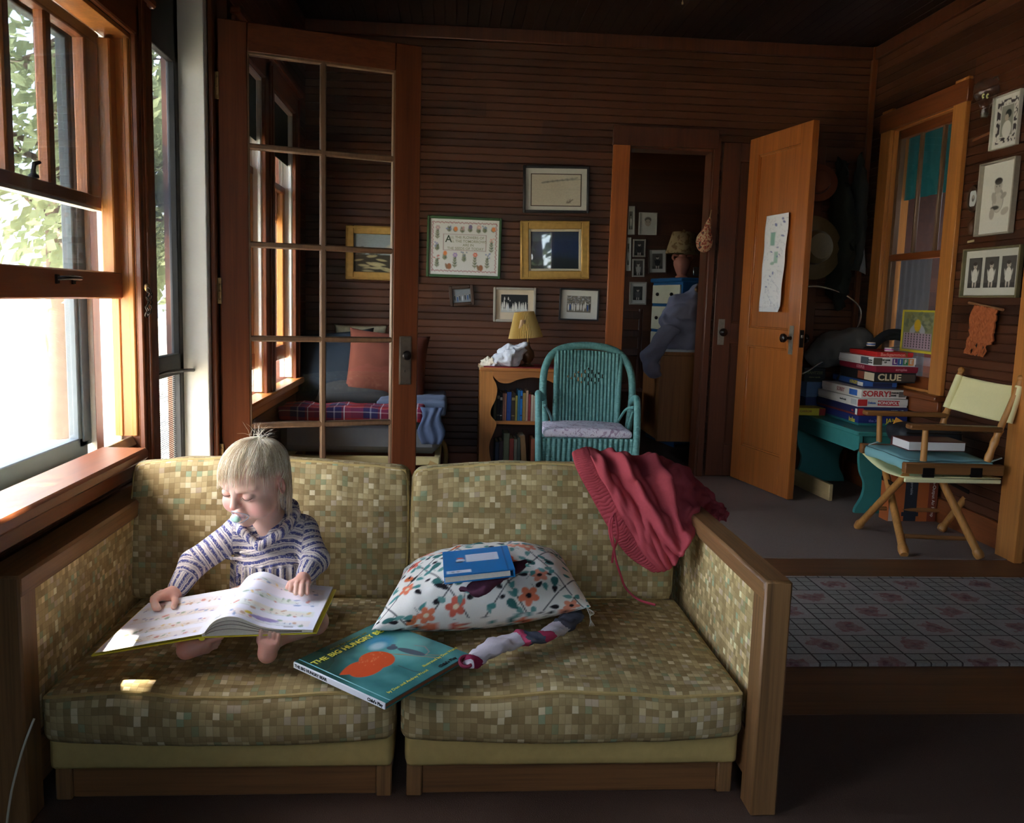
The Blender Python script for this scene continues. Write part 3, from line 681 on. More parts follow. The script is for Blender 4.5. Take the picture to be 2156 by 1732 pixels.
# a tree beside the house, its crown cut with gaps to shape the sun patches
SUNSPOTS = [(Vector((-.87, 1.62, .598)), .12), (Vector((-.87, 1.78, .598)), .11), (Vector((-.87, 1.94, .598)), .11), (Vector((-.85, 2.05, .598)), .05), (at(255, 1345, z=.335), .06), (at(290, 1325, z=.34), .05), (at(225, 1362, z=.32), .05), (at(320, 1332, z=.345), .035), (at(240, 1418, z=.285), .06), (at(318, 1438, z=.285), .028)]
def sun_keep(p):
    for c, r in SUNSPOTS:
        d = p-c; t = d.dot(-SUN_DIR)
        if t > 0 and (d+SUN_DIR*t).length < r+.02: return False
    return True
def shade_pts():
    g = np.random.default_rng(11); out = []
    for k in range(12000):
        c = Vector((-1.0, g.uniform(-.3, 3.0), g.uniform(.45, 1.75))); p = c-SUN_DIR*g.uniform(2.1, 4.3)
        if sun_keep(p): out.append(p)
    return out
st = thing('tree', 'overhanging tree close to the house outside, shading the windows', 'tree', (-4.2, -2.4, -.6), group=None)
b = MB(); b.tube(bez([(-4.2, -2.4, -.7), (-4.1, -2.3, 1.2), (-3.7, -2.0, 2.8), (-3.2, -1.2, 4.2)], 6), list(np.linspace(.17, .05, 19)), 10)
for e in ((-2.2, .7, 3.4), (-3.2, 2.2, 4.6), (-3.4, .6, 5.0), (-2.4, -.6, 3.4), (-3.4, -.2, 4.9)): b.tube(bez([(-3.7, -2.0, 2.8), ((-3.9+e[0])/2, (-1.7+e[1])/2, (3.1+e[2])/2+.2), e], 5), list(np.linspace(.05, .012, 11)), 6)
b.build('trunk', M_BARK, st, True); leaf_mesh(shade_pts(), .15, np.random.default_rng(5)).build('foliage', M_LEAF, st, True, smooth=0)
# ================================================================ sofa
def mosaic(name, k=1.0):
    t = NT(name); uv = t.coord('UV'); s = t.sep(uv); cs = .0135
    lin = lambda r, g, b, L=globals()['lin']: L(*[min(255, .86*v+.14*(r+g+b)/3) for v in (r, g, b)])
    u = t.math('DIVIDE', s[0], cs); v = t.math('DIVIDE', s[1], cs)
    wob = t.noise(t.mapping(uv, (9, 9, 9)), 1, 2)
    u = t.math('ADD', u, t.math('MULTIPLY', wob, .5)); v = t.math('ADD', v, t.math('MULTIPLY', wob, .4))
    cu, cv = t.math('FLOOR', u), t.math('FLOOR', v); r = t.white(t.comb(cu, cv, 0)); r1 = r[0]; r2 = t.white(t.comb(cv, cu, 5.5))[0]
    cc = t.ramp(r1, [(0, lin(150*k, 124*k, 76*k)), (.18, lin(164*k, 138*k, 86*k)), (.38, lin(178*k, 152*k, 98*k)), (.58, lin(190*k, 164*k, 108*k)), (.72, lin(204*k, 180*k, 126*k)), (.83, lin(222*k, 202*k, 154*k)), (.88, lin(188*k, 164*k, 130*k)), (.93, lin(144*k, 146*k, 100*k)), (.975, lin(148*k, 160*k, 118*k))], 'CONSTANT')
    row = t.white(t.comb(cv, 2.2, 0))[0]; cc = t.mix(t.math('MULTIPLY', t.math('LESS_THAN', row, .30), .40), cc, lin(134*k, 108*k, 64*k))
    col = t.white(t.comb(cu, 9.1, 0))[0]; cc = t.mix(t.math('MULTIPLY', t.math('LESS_THAN', col, .25), .25), cc, lin(136*k, 112*k, 68*k))
    e = t.math('MAXIMUM', t.math('ABSOLUTE', t.math('SUBTRACT', t.math('FRACT', u), .5)), t.math('ABSOLUTE', t.math('SUBTRACT', t.math('FRACT', v), .5)))
    seam = t.math('GREATER_THAN', e, .455); cc = t.mix(t.math('MULTIPLY', seam, .35), cc, lin(110*k, 90*k, 54*k))
    fn = t.noise(uv, 900, 2); cc = t.mix(t.math('MULTIPLY', fn, .25), cc, lin(120*k, 100*k, 66*k))
    h = t.math('ADD', t.math('MULTIPLY', t.math('SUBTRACT', .5, e), 1.6), t.math('MULTIPLY', fn, .3))
    t.bsdf(cc, .85, .15, h, .35, .002); return t.m
M_MOS = mosaic('mosaic_upholstery'); M_MOS2 = mosaic('lighter_mosaic_upholstery', 1.22)  # arm panels take a lighter copy of the cushion fabric
M_PIPE = plain('mustard_piping', lin(176, 150, 92), .8, .2, 80)
M_SKIRT = plain('plain_tan_upholstery', lin(176, 152, 94), .9, .12, 60, .1, .4)
M_OAK = wood('oak_frame', lin(134, 96, 58), .30, 2, .42, 1.7); M_OAKY = wood('oak_rail', lin(136, 96, 58), .32, 1, .4, 1.7); M_OAKX = wood('oak_board', lin(122, 82, 46), .30, 0, .45, 1.5)
def weld(b, eps=1e-5):
    m = {}; nv = []; idx = []
    for q in b.v:
        k = (round(q[0]/eps), round(q[1]/eps), round(q[2]/eps))
        if k not in m: m[k] = len(nv); nv.append(q)
        idx.append(m[k])
    b.v = nv; b.f = [[idx[i] for i in f] for f in b.f]; return b
def cushion(Wd, Dp, Ht, r, deform, n=(40, 30, 8)):
    """rounded block centred on the origin; deform(p, u, v, w) moves points (u,v,w in -1..1)"""
    b = MB(); h = Vector((Wd/2, Dp/2, Ht/2))
    for ax in range(3):
        a1, a2 = [(1, 2), (2, 0), (0, 1)][ax]
        for sg in (-1, 1):
            P = []; UV = []
            for i in range(n[a1]+1):
                row = []; ur = []
                for j in range(n[a2]+1):
                    c = [0, 0, 0]; c[ax] = sg; 
                    for a, k in ((a1, i), (a2, j)):
                        t = 2*k/n[a]-1; c[a] = math.sin(t*PI/2)*.35+t*.65
                    p = Vector((c[0]*h.x, c[1]*h.y, c[2]*h.z)); q = Vector([max(-h[k]+r, min(h[k]-r, p[k])) for k in range(3)])
                    d = p-q; d2 = q+(d.normalized()*r if d.length > 1e-9 else d)
                    row.append(deform(d2, *c)); o = (p[a1]+1.7*ax+.31*sg, p[a2]+.9*ax) if ax != 1 else (p[0]+3.1*sg, p[2]+.5)
                    if ax == 1: o = (p[0]+3.1*sg, p[2]+.5)
                    if ax == 2: o = (p[0]+1.1*sg, p[1]+.9)
                    ur.append(o)
                P.append(row); UV.append(ur)
            b.grid(P, UV, flip=sg < 0)
    return weld(b)
sofa = thing('sofa', 'low sofa with oak arms and mosaic green and tan upholstery below the window', 'sofa', (-.09, 1.95, 0))
# arms
def arm(xi, xo, side):
    o = sofa; xm = (xi+xo)/2; wd = abs(xo-xi); b = MB()
    b.box((xm, 1.632, .245), (wd, .065, .49), bev=.004)
    f = b.build('armrest', M_OAK, o, True); MB().box((xm, 2.36, .245), (wd, .06, .49), bev=.004).build('back_post', M_OAK, f, True)
    b = MB(); b.box((xm, 2.0, .4685), (wd+.004, .80, .045), bev=.006); b.box((xm, 2.0, .10), (wd-.01, .70, .10), bev=.003); b.build('arm_rail', M_OAKY, f, True)
    b = MB(); xc = xi+(.014 if side > 0 else -.014)
    b.box((xm, 2.0, .30), (wd-.018, .69, .31), bev=.012); b.build('arm_panel', M_MOS2, f, True, uvbox=True)
arm(.622, .676, 1); arm(-.778, -.858, -1)
# two box bases with a drawer front each, plain upholstered band, back board
for k, (x0, x1) in enumerate(((-.775, -.096), (-.078, .618))):
    xm = (x0+x1)/2; wd = x1-x0; b = MB(); b.box((xm, 2.02, .035), (wd-.02, .62, .07), bev=.003)
    for x in (x0+.022, x1-.022): b.box((x, 1.704, .036), (.032, .03, .074), bev=.003)
    bs = b.build('box_base', M_OAK, sofa, True)
    b = MB(); b.box((xm, 1.706, .036), (wd-.075, .018, .070), bev=.002); b.build('drawer_front', M_OAKX, bs, True)
    b = cushion(wd-.004, .68, .095, .014, lambda p, u, v, w: p+Vector((0, .002*noise.noise(p*14), 0)), (40, 20, 8))
    b.v = [(q[0]+xm, q[1]+2.01, q[2]+.119) for q in b.v]; b.build('upholstered_band', M_SKIRT, sofa, True, smooth=60)
MB().box((-.09, 2.415, .27), (1.44, .03, .46), bev=.005).build('back_board', M_OAK, sofa, True)
# cushions are loose
def pipe_path(Wd, Dp, z, r, dfm, face):
    h = (Wd/2-.006, Dp/2-.006); P = []
    for a, b_, n in (((-1, -1), (1, -1), 24), ((1, -1), (1, 1), 16), ((1, 1), (-1, 1), 24), ((-1, 1), (-1, -1), 16)):
        for k in range(n): P.append((a[0]+(b_[0]-a[0])*k/n, a[1]+(b_[1]-a[1])*k/n))
    out = []
    for u, v in P:
        cu, cv = math.copysign(min(abs(u), .965), u), math.copysign(min(abs(v), .965), v); out.append(dfm(Vector((u*h[0]+(cu-u)*.1, v*h[1], z)), u, v, face))
    return out
def wr(p, amp, sc, seed): return amp*noise.noise(Vector((p.x*sc+seed, p.y*sc, p.z*sc*.6)))
def seat(name, label, x0, x1, seed, sag):
    xm = (x0+x1)/2; Wd = x1-x0; o = thing(name, label, 'cushion', (xm, 1.93, .190), group='loose sofa cushions')
    def df(p, u, v, w):
        q = Vector(p); top = max(0, w)
        q.z += top*(.020*(1-u*u)*(1-v*v*.8)) - top*sag[0]*math.exp(-((u-sag[1])**2+(v-sag[2])**2)*3.0)
        q.z += top*wr(p, .006, 9, seed)*(1-.5*abs(u))
        if v < -.2: q.y -= .020*max(0, 1-w*w*.9)*(1-u**4)*(-v); q.y += wr(p, .005, 16, seed+3)*(.6+.4*abs(math.sin(u*14)))
        q.z -= (.012*(1-u*u) if w < 0 and v < -.8 else 0)+(.006*math.sin(u*5+seed) if w > .2 and v < -.8 else 0)
        return q
    b = cushion(Wd, .56, .105, .022, df, (64, 44, 10)); b.build('cushion_cover', M_MOS, o, smooth=80)
    b = MB(); b.tube(pipe_path(Wd, .56, .105/2-.008, .02, df, .85), .0042, 6, closed=True); b.build('piping', M_PIPE, o)
    return o
seat('seat_cushion', 'mosaic seat cushion on which the toddler sits', -.776, -.094, 1.3, (.018, .1, -.1))
seat('seat_cushion', 'mosaic seat cushion under the flowered pillow', -.084, .616, 4.7, (.006, -.2, 0))
def backc(label, x0, x1, seed, ztop):
    xm = (x0+x1)/2; Wd = x1-x0; R = Matrix.Rotation(math.radians(-9), 4, 'X')
    # local: x width, y thickness (front = -y), z height
    o = thing('back_cushion', label, 'cushion', (xm, 2.268, .409), group='loose sofa cushions', rot=R)
    Hh = ztop+.048
    def df(p, u, v, w):
        q = Vector(p)
        if v < 0: q.y -= .022*(1-u*u)*(1-w*w)*(-v); q.y += wr(p, .007, 9, seed)*(-v)+.004*noise.noise(Vector((p.x*34, seed, p.z*5)))*max(0, w)
        if w > .5: q.z += .006*math.sin(u*3+seed)+wr(p, .004, 14, seed+2); q.z -= .010*abs(u)**3
        if abs(u) > .9: q.x += math.copysign(.006, u)*(1-w*w)
        return q
    b = cushion(Wd, .125, Hh, .026, df, (64, 10, 32)); b.build('cushion_cover', M_MOS, o, smooth=80)
    b = MB()
    def ring(yy):
        P = []; hx, hz = Wd/2-.008, Hh/2-.007
        for a, c, n in (((-1, -1), (1, -1), 24), ((1, -1), (1, 1), 16), ((1, 1), (-1, 1), 24), ((-1, 1), (-1, -1), 16)):
            for k in range(n):
                u = a[0]+(c[0]-a[0])*k/n; w = a[1]+(c[1]-a[1])*k/n; P.append(df(Vector((u*hx*(1-.012*abs(w)**9), yy, w*hz*(1-.02*abs(u)**9))), u, -.8 if yy < 0 else .8, w))
        return P
    b.tube(ring(-.052), .0042, 6, closed=True); b.tube(ring(.052), .0042, 6, closed=True); b.build('piping', M_PIPE, o)
backc('mosaic back cushion behind the toddler', -.800, -.098, 2.2, .315)
backc('mosaic back cushion with red trousers over its corner', -.092, .600, 7.9, .31)
# white cable hanging beside the arm
b = MB(); b.tube(bez([at(72, 1512, y=1.588), at(50, 1570, y=1.57), at(30, 1640, y=1.57), at(20, 1690, y=1.57), at(14, 1740, y=1.57), at(12, 1800, y=1.57)], 6), .0022, 6)
tag(b.build('cable', plain('white_cable', lin(214, 206, 180), .5, .05)), 'thin white cable hanging down in front of left sofa arm', 'cable')
# ================================================================ things on the sofa
M_PRINT = vcol('printed_surface', .45, .35); M_CLOTHP = vcol('printed_cotton', .85, .15, 1); M_PAPER = plain('paper_edges', lin(226, 216, 196), .9, .12, 300)
M_YEL = plain('yellow_board_cover', lin(226, 206, 60), .4, .05); M_BLKINK = plain('black_print', lin(16, 18, 18), .5, .05); M_YELINK = plain('yellow_print', lin(222, 214, 80), .5, .05)
M_WHTINK = plain('white_print', lin(236, 234, 226), .5, .03); M_REDINK = plain('red_print', lin(190, 44, 40), .5, .05)
# --- flowered pillow
rp = random.Random(3); cv = Canvas(420, 360, (238, 234, 222))
COR, TEA, BLK = (236, 132, 96), (84, 148, 140), (40, 34, 38)
for a in range(-3, 9):
    x = a*105; cv.line([(x, 0), (x+250, 360)], 2.4, BLK); cv.line([(x+180, 0), (x-40, 360)], 2.4, BLK)
for k in range(260):
    cv.ell(rp.random()*420, rp.random()*360, 3, 2.4, (240, 236, 226), rp.random()*3, .95)
for k in range(63):
    x, y = (k % 9+.15+.7*rp.random())*46.7, (k//9+.15+.7*rp.random())*51.4; a = rp.random()*6.28; q = rp.random()
    cv.line([(x, y), (x+18*math.cos(a), y+18*math.sin(a)), (x+26*math.cos(a+.5), y+26*math.sin(a+.5))], 1, (90, 100, 90))
    if q < .42: cv.flower(x, y, 13+6*rp.random(), 5, rp.choice([COR, (232, 150, 120), (226, 112, 90)]), rp.choice([BLK, (240, 224, 190)]), a)
    elif q < .55: cv.ell(x, y, 11, 8, (222, 120, 74), a); cv.leaf(x, y, 14, 3, a+2, BLK)
    for j in range(3): cv.leaf(x+22*math.cos(a+j*2.1), y+22*math.sin(a+j*2.1), 18, 6, a+j*1.9, rp.choice([TEA, TEA, (110, 160, 150), BLK]))
    if q > .8: cv.leaf(x, y, 26, 9, a, (60, 112, 106)); cv.ell(x-10, y+6, 5, 4, BLK)
K = [Vector(q) for q in ((-.155, 1.80, .312), (.338, 1.93, .318), (.318, 2.275, .325), (-.108, 2.215, .315))]
pc = thing('pillow', 'white pillow with coral flowers and teal leaves lying on right seat cushion', 'pillow', (.1, 2.05, .28))
b = MB(); cols = []
for sg, n, m in ((1, 210, 180), (-1, 50, 44)):
    P = []
    for i in range(n+1):
        row = []
        for j in range(m+1):
            u, v = math.sin(PI*i/n/2)**2, math.sin(PI*j/m/2)**2; p = K[0].lerp(K[1], u).lerp(K[3].lerp(K[2], u), v); e = min(u, 1-u); f = min(v, 1-v)
            ctr = Vector((.1, 2.05, p.z)); d = p-ctr
            side = 1-.12*(math.sin(PI*u)*(1-min(1, f*6))+math.sin(PI*v)*(1-min(1, e*6)))
            p = ctr+Vector((d.x*(.5+.5*side), d.y*(.5+.5*side), 0)); t = (max(0, math.sin(PI*u))**.46)*(max(0, math.sin(PI*v))**.46)
            t2 = t*(1+.10*noise.noise(Vector((u*5, v*5, 2)))); wrk = .012*noise.noise(Vector((u*16, v*4, 7)))*(1-f*2)*t
            p.z += (.118*t2+wrk) if sg > 0 else -.046*min(1, t*1.5)
            if sg > 0: p.z -= .020*math.exp(-((u-.47)**2+(v-.62)**2)*12)
            row.append(p)
        P.append(row)
    b.grid(P, flip=sg < 0); A_ = np.array([[q[:] for q in r] for r in P])
    arc = lambda ax: (lambda L: L/np.take(L, [-1], ax))(np.concatenate([np.zeros_like(np.take(A_[..., 0], [0], ax)), np.cumsum(np.linalg.norm(np.diff(A_, axis=ax), axis=-1), ax)], ax))
    mid = lambda L, ax: np.broadcast_to(np.take(L, [L.shape[ax]//2], ax), L.shape)
    U_, V_ = .2*arc(0)+.8*mid(arc(0), 1), .1*arc(1)+.9*mid(arc(1), 0); cols.append(cv.at(U_, V_).reshape(-1, 3))
b.col = np.concatenate(cols); b.build('pillow_cover', M_CLOTHP, pc, True, smooth=180)
b = MB(); q = K[1]+Vector((-.012, .0, 0))
for k in range(4): b.tube(bez([q, q+Vector((.006+.004*k, -.004*k, -.01)), q+Vector((.012, .003*k, -.028)), q+Vector((.010+.004*k, -.004, -.045))], 4), .0008, 4)
b.build('loose_threads', plain('pale_thread', lin(214, 206, 186), .9), pc, True)
# --- blue board book on the pillow
bc = [at(932, 1214, z=.446), at(1082, 1198, z=.462), at(1069, 1147, z=.462), at(935, 1163, z=.446)]
o0 = (bc[0]+bc[1]+bc[2]+bc[3])/4; ux = (bc[1]-bc[0]); uy = (bc[3]-bc[0]); Mb = basis(o0, ux, uy); bw, bh = ux.length, .5*(uy.length+(bc[2]-bc[1]).length)
bb = thing('book', 'small blue hardback book lying face down on the flowered pillow', 'book', o0)
M_BLUE = plain('blue_cover', lin(24, 112, 172), .4, .06, 20)
cvb = Canvas(150, 190, (24, 112, 172)); cvb.rect(50, 88, 122, 146, (205, 206, 214)); cvb.rect(6, 12, 58, 32, (222, 224, 226))
for k in range(16): cvb.rect(11+k*1.7, 17, 11.8+k*1.7, 28, (40, 44, 60), .8)
for k in range(5): cvb.rect(58, 96+9*k, 114, 97.5+9*k, (150, 150, 160), .7)
cvb.rect(134, 0, 137, 189, (16, 66, 120)); cvb.ell(38, 104, 10, 13, (196, 200, 206)); cvb.ell(38, 122, 8, 5, (200, 70, 60)); cvb.ell(36, 94, 9, 5, (40, 40, 60))
b = MB(); b.box(Mb @ Vector((0, 0, -.001)), (bw, bh, .0022), Mb, .0006); b.box(Mb @ Vector((0, 0, -.0155)), (bw, bh, .0022), Mb, .0006); b.box(Mb @ Vector((bw/2-.002, 0, -.008)), (.004, bh, .015), Mb, .001)
b.build('cover', M_BLUE, bb, True)
MB().box(Mb @ Vector((-.004, 0, -.0083)), (bw-.012, bh-.006, .012), Mb, .0005).build('text_block', M_PAPER, bb, True)
art('back_cover_print', cvb, bw-.001, bh-.001, Mb @ Matrix.Translation((0, 0, .0006)), M_PRINT, bb, 76, 96)
# --- purple baby sock under the book
M_PURP = plain('plum_knit', lin(96, 56, 72), .95, .2, 120, .1, .5)
def blob_path(b, pts, rad, flat=.5, sides=12, amp=.15, seed=0):
    P = bez(pts, 6); n = len(P); rr = []
    for i in range(n):
        f = i/(n-1)*(len(rad)-1); k = min(int(f), len(rad)-2); rr.append(rad[k]+(rad[k+1]-rad[k])*(f-k))
    v0 = len(b.v); b.tube(P, rr, sides, flat=flat)
    for i in range(v0, len(b.v)):
        q = Vector(b.v[i]); b.v[i] = tuple(q+Vector((1, 1, 1))*0+noise.noise_vector(q*45+Vector((seed, 0, 0)))*amp*max(rad))
    return b
so_ = thing('sock', 'plum coloured knitted sock crumpled under the small blue book', 'sock', at(1000, 1225, z=.415))
b = blob_path(MB(), [at(985, 1232, z=.418), at(1000, 1238, z=.412), at(1035, 1222, z=.425), at(1075, 1200, z=.424), at(1100, 1182, z=.420)], [.006, .024, .027, .016, .024, .008], .5, 16, .35)
b.build('sock_body', M_PURP, so_, True, smooth=180)
b = MB(); c = at(990, 1240, z=.410); b.tube([c+Vector((.020*math.cos(a), .010*math.sin(a), .004*math.sin(2*a))) for a in [2*PI*k/16 for k in range(16)]], .0045, 6, closed=True); b.build('sock_cuff', M_PURP, so_, True)
# --- grey and pink sock on the seat
cvs = [(196, 186, 188), (170, 62, 92), (86, 88, 100)]
t = NT('striped_sock_knit'); s_ = t.sep(t.coord('UV'))
nz = t.noise(t.coord('UV'), 12, 2); f = t.math('ADD', t.math('MULTIPLY', s_[0], 1), t.math('MULTIPLY', nz, .02))
cc = t.ramp(t.math('DIVIDE', f, .36), [(0, lin(126, 40, 66)), (.09, lin(200, 190, 192)), (.50, lin(206, 82, 112)), (.56, lin(84, 88, 98)), (.66, lin(168, 60, 88)), (.72, lin(196, 186, 188)), (.86, lin(88, 90, 100))], 'CONSTANT')
t.bsdf(cc, .95, .1, t.noise(t.coord(), 700, 2), .5, .001); M_SOCK = t.m
so2 = thing('sock', 'long grey and pink striped sock lying along the seat in front of the pillow', 'sock', at(1090, 1345, z=.28))
zf = lambda x, y, z=.290: at(x, y, z=z)
b = blob_path(MB(), [zf(985, 1398), zf(1010, 1382), zf(1050, 1358), zf(1090, 1345), zf(1140, 1340), zf(1180, 1320), zf(1205, 1300), zf(1212, 1290)], [.018, .025, .026, .028, .021, .024, .027, .014], .45, 18, .34, 4)
b.build('sock_body', M_SOCK, so2, True, smooth=180)
b = MB(); c = zf(988, 1394); b.tube([c+Vector((.013*math.cos(a)-.006, .012*math.sin(a), .012*math.sin(a)*.5+.002)) for a in [2*PI*k/16 for k in range(16)]], .004, 6, closed=True); b.build('sock_cuff', plain('maroon_knit', lin(122, 36, 58), .95, .2, 120), so2, True)
# --- green picture book on the seat
K4 = [at(620, 1400, z=.291), at(812, 1480, z=.279), at(986, 1378, z=.291), at(800, 1330, z=.297)]
o0 = (K4[0]+K4[1]+K4[2]+K4[3])/4; ux = K4[0]-K4[3]; uy = K4[0]-K4[1]   # placed from the spine
ux = (K4[2]-K4[1]).normalized(); uy = (K4[0]-K4[1]).normalized(); uy = (uy-ux*uy.dot(ux)).normalized(); bw = .25; bh = .248
Mg = basis(K4[1], ux, uy)            # origin = front corner of the spine; x away from the spine, y along it
cg = Canvas(260, 250, (62, 122, 118)); G = np.random.default_rng(5)
# x runs away from the spine, y from the lower spine corner to the upper one
for k in range(120): cg.ell(G.uniform(0, 260), G.uniform(0, 250), G.uniform(14, 50), G.uniform(10, 26), [(70, 140, 130), (52, 104, 104), (110, 180, 168), (44, 88, 84)][k % 4], G.uniform(0, 3), .22, 12)
for k in range(14): cg.ell(G.uniform(0, 130), 250-G.uniform(0, 60), 42, 26, (34, 66, 60), 0, .5, 20); cg.ell(G.uniform(0, 60), G.uniform(120, 250), 26, 40, (36, 64, 52), 0, .5, 20)
cg.ell(190, 120, 62, 40, (128, 196, 182), .4, .6, 30); cg.ell(176, 176, 34, 24, (70, 150, 190), 0, .6, 18); cg.ell(160, 168, 20, 13, (196, 216, 214), 0, .7, 10)
cg.ell(114, 128, 38, 36, (214, 84, 44)); cg.ell(74, 118, 42, 27, (212, 82, 44)); cg.leaf(96, 128, 78, 26, 2.98, (212, 82, 44))
for k in range(30): cg.ell(114+G.normal()*16, 138+G.normal()*11, 3, .8, (232, 140, 90), .6, .6)
cg.line([(124, 78), (126, 40), (134, 22)], 3, (66, 96, 92)); cg.line([(152, 124), (206, 34)], 2, (170, 130, 90)); cg.line([(158, 116), (216, 40)], 1.5, (170, 130, 90))
cg.ell(187, 98, 33, 10, (84, 96, 104), -1.34); cg.ell(174, 140, 12, 9, (84, 94, 104), -.6); cg.ell(184, 146, 6, 5, (96, 100, 108)); cg.line([(194, 66), (212, 70), (224, 92), (214, 112)], 2, (150, 130, 124))
gb = thing('book', 'green picture book with a big red berry cover lying over the seat edge', 'book', K4[1])
b = MB(); b.box(Mg @ Vector((bw/2, bh/2, -.001)), (bw, bh, .0022), Mg, .0006); b.box(Mg @ Vector((bw/2, bh/2, -.0115)), (bw, bh, .0022), Mg, .0006); b.build('cover', plain('teal_cover', lin(64, 128, 122), .35, .08, 12), gb, True)
MB().box(Mg @ Vector((-.0005, bh/2, -.0063)), (.003, bh, .0128), Mg, .0008).build('spine', plain('white_spine', lin(232, 232, 230), .45, .03), gb, True)
MB().box(Mg @ Vector((bw/2, bh/2, -.0062)), (bw-.006, bh-.004, .0082), Mg, .0004).build('text_block', plain('tan_page_edges', lin(150, 96, 66), .8, .25, 200), gb, True)
art('cover_print', cg, bw-.001, bh-.001, Mg @ Matrix.Translation((bw/2, bh/2, .0004)), vcol('glossy_print', .25, .5), gb, 170, 164)
MB().box(Mg @ Vector((.012, bh/2, .0002)), (.002, bh, .0016), Mg, .0004).build('cover_groove', plain('pale_teal', lin(130, 190, 190), .3), gb, True)
# lettering reads from the spine side: its x axis runs along -y of the book
Tm = lambda x, y, z=.0014: Mg @ Matrix.Translation((x, y, z)) @ Matrix.Rotation(0, 4, 'Z')
text_obj('title_lettering', 'THE BIG HUNGRY BEAR', .0205, Tm(bw*.50, bh*.845), M_YELINK, gb, .0002, bold=.0005)
text_obj('title_lettering', 'the red ripe strawberry, and', .009, Tm(bw*.52, bh*.92), plain('olive_print', lin(140, 146, 60), .5), gb, .0002)
text_obj('author_lettering', 'by Don and Audrey Wood', .0105, Tm(bw*.34, bh*.085), M_YELINK, gb, .0002)
text_obj('author_lettering', 'illustrated by Don Wood', .0105, Tm(bw*.80, bh*.15), M_YELINK, gb, .0002)
text_obj('publisher_lettering', "Child's Play", .0115, Tm(bw*.77, bh*.045), M_BLKINK, gb, .0002, bold=.0004)
Sp = lambda y: basis(Mg @ Vector((-.0022, y, -.0063)), -uy, (Mg.to_3x3() @ Vector((0, 0, 1))))
text_obj('spine_lettering', 'THE BIG HUNGRY BEAR', .0085, Sp(bh*.80), M_BLKINK, gb, .0002, bold=.0003)
text_obj('spine_lettering', "Child's Play", .0085, Sp(bh*.10), M_BLKINK, gb, .0002, bold=.0003)
# --- big open picture book on the toddler's lap
FL, BL = at(192, 1379, z=.312), at(307, 1273, z=.340); SF, SB = at(425, 1340, z=.338), at(502, 1241, z=.352); FR, BR = at(667, 1331, z=.338), at(708, 1240, z=.352)
ob = thing('open_book', 'large yellow edged picture book lying open on the toddler\'s lap', 'book', (SF+SB)/2)
b = MB()
for A, B_, Cc, Dd in ((FL, SF, SB, BL), (SF, FR, BR, SB)):
    nrm = (B_-A).cross(Dd-A).normalized(); P = [A, B_, Cc, Dd]; lo = [p-nrm*.003 for p in P]
    b.add(P+lo, [(0, 1, 2, 3), (7, 6, 5, 4), (0, 4, 5, 1), (1, 5, 6, 2), (2, 6, 7, 3), (3, 7, 4, 0)])
b.tube([SF-Vector((0, .002, .004)), SB-Vector((0, 0, .004))], .006, 8, flat=.6); b.build('cover', M_YEL, ob, True, smooth=0)
def page_canvas(seed, tint):
    c = Canvas(230, 270, (238, 236, 240)); g = np.random.default_rng(seed)
    for k, y in enumerate((222, 150, 84, 30)):
        c.rect(14, y-14, 216, y+18, tint[k % len(tint)], .35)
        c.ell(g.uniform(60, 170), y+g.uniform(-6, 8), g.uniform(40, 80), g.uniform(7, 13), tint[(k+1) % len(tint)], g.uniform(-.1, .1), .45, 4)
        for i in range(14):
            x = 20+i*14+g.uniform(-5, 5); col = [(206, 110, 84), (196, 150, 110), (120, 150, 190), (150, 130, 180), (224, 190, 96), (130, 160, 120)][g.integers(6)]
            c.ell(x, y+g.uniform(-16, 16), g.uniform(2, 10), g.uniform(1.5, 6), col, g.uniform(0, 3), .75); c.rect(x-4, y-12, x+5, y-11, (90, 90, 100), .5); c.line([(x, y), (x+g.uniform(-7, 7), y+g.uniform(-8, 8))], 1, (110, 90, 90), .7)
    return c
cl = page_canvas(3, [(232, 214, 190), (226, 206, 180)]); cr_ = page_canvas(8, [(240, 220, 190), (200, 214, 220), (214, 226, 190)]); cr_.ell(120, 36, 30, 9, (150, 136, 186), .1, .9); cr_.ell(85, 40, 8, 6, (226, 200, 80)); cr_.rect(165, 10, 185, 18, (180, 176, 176))
def leafsheet(name, cvx, h0, h1, A, B_, Cc, Dd, prof, nx=80, ny=90):
    b = MB(); P = []; nrm = (B_-A).cross(Dd-A).normalized()
    for j in range(ny+1):
        v = j/ny; row = []
        for i in range(nx+1):
            u = i/nx; p = A.lerp(B_, u).lerp(Dd.lerp(Cc, u), v); row.append(p+nrm*prof(u, v))
        P.append(row)
    b.grid(P, flip=True); U, V = np.meshgrid(np.linspace(0, 1, nx+1), np.linspace(0, 1, ny+1)); b.col = cvx.at(U, V).reshape(-1, 3); return b.build(name, M_PAGE, ob, True, smooth=180)
M_PAGE = vcol('printed_page', .6, .3)
ins = lambda A, B_, t: A.lerp(B_, t)
lA, lB, lC, lD = ins(FL, SF, .03), SF, SB, ins(BL, SB, .03)
leafsheet('left_page', cl, 0, 0, lA, lB, lC, lD, lambda u, v: .0035+.006*math.exp(-((1-u)*7)**2)*0+.002*u)
hump = lambda u: .026*(math.sin(PI*min(1, u*1.25+.02))**.8 if u < .8 else 0)*1.0
def rp_(u, v): return .006+.026*math.exp(-((u-.26)/.22)**2)*(1-math.exp(-(u/.07)**2))+.012*(1-u)*(1-math.exp(-(u/.05)**2))+.010*u*(1-u)*v
rA, rB, rC, rD = SF, ins(SF, FR, .965), ins(SB, BR, .965), SB
leafsheet('right_page', cr_, 0, 0, rA, rB, rC, rD, rp_)
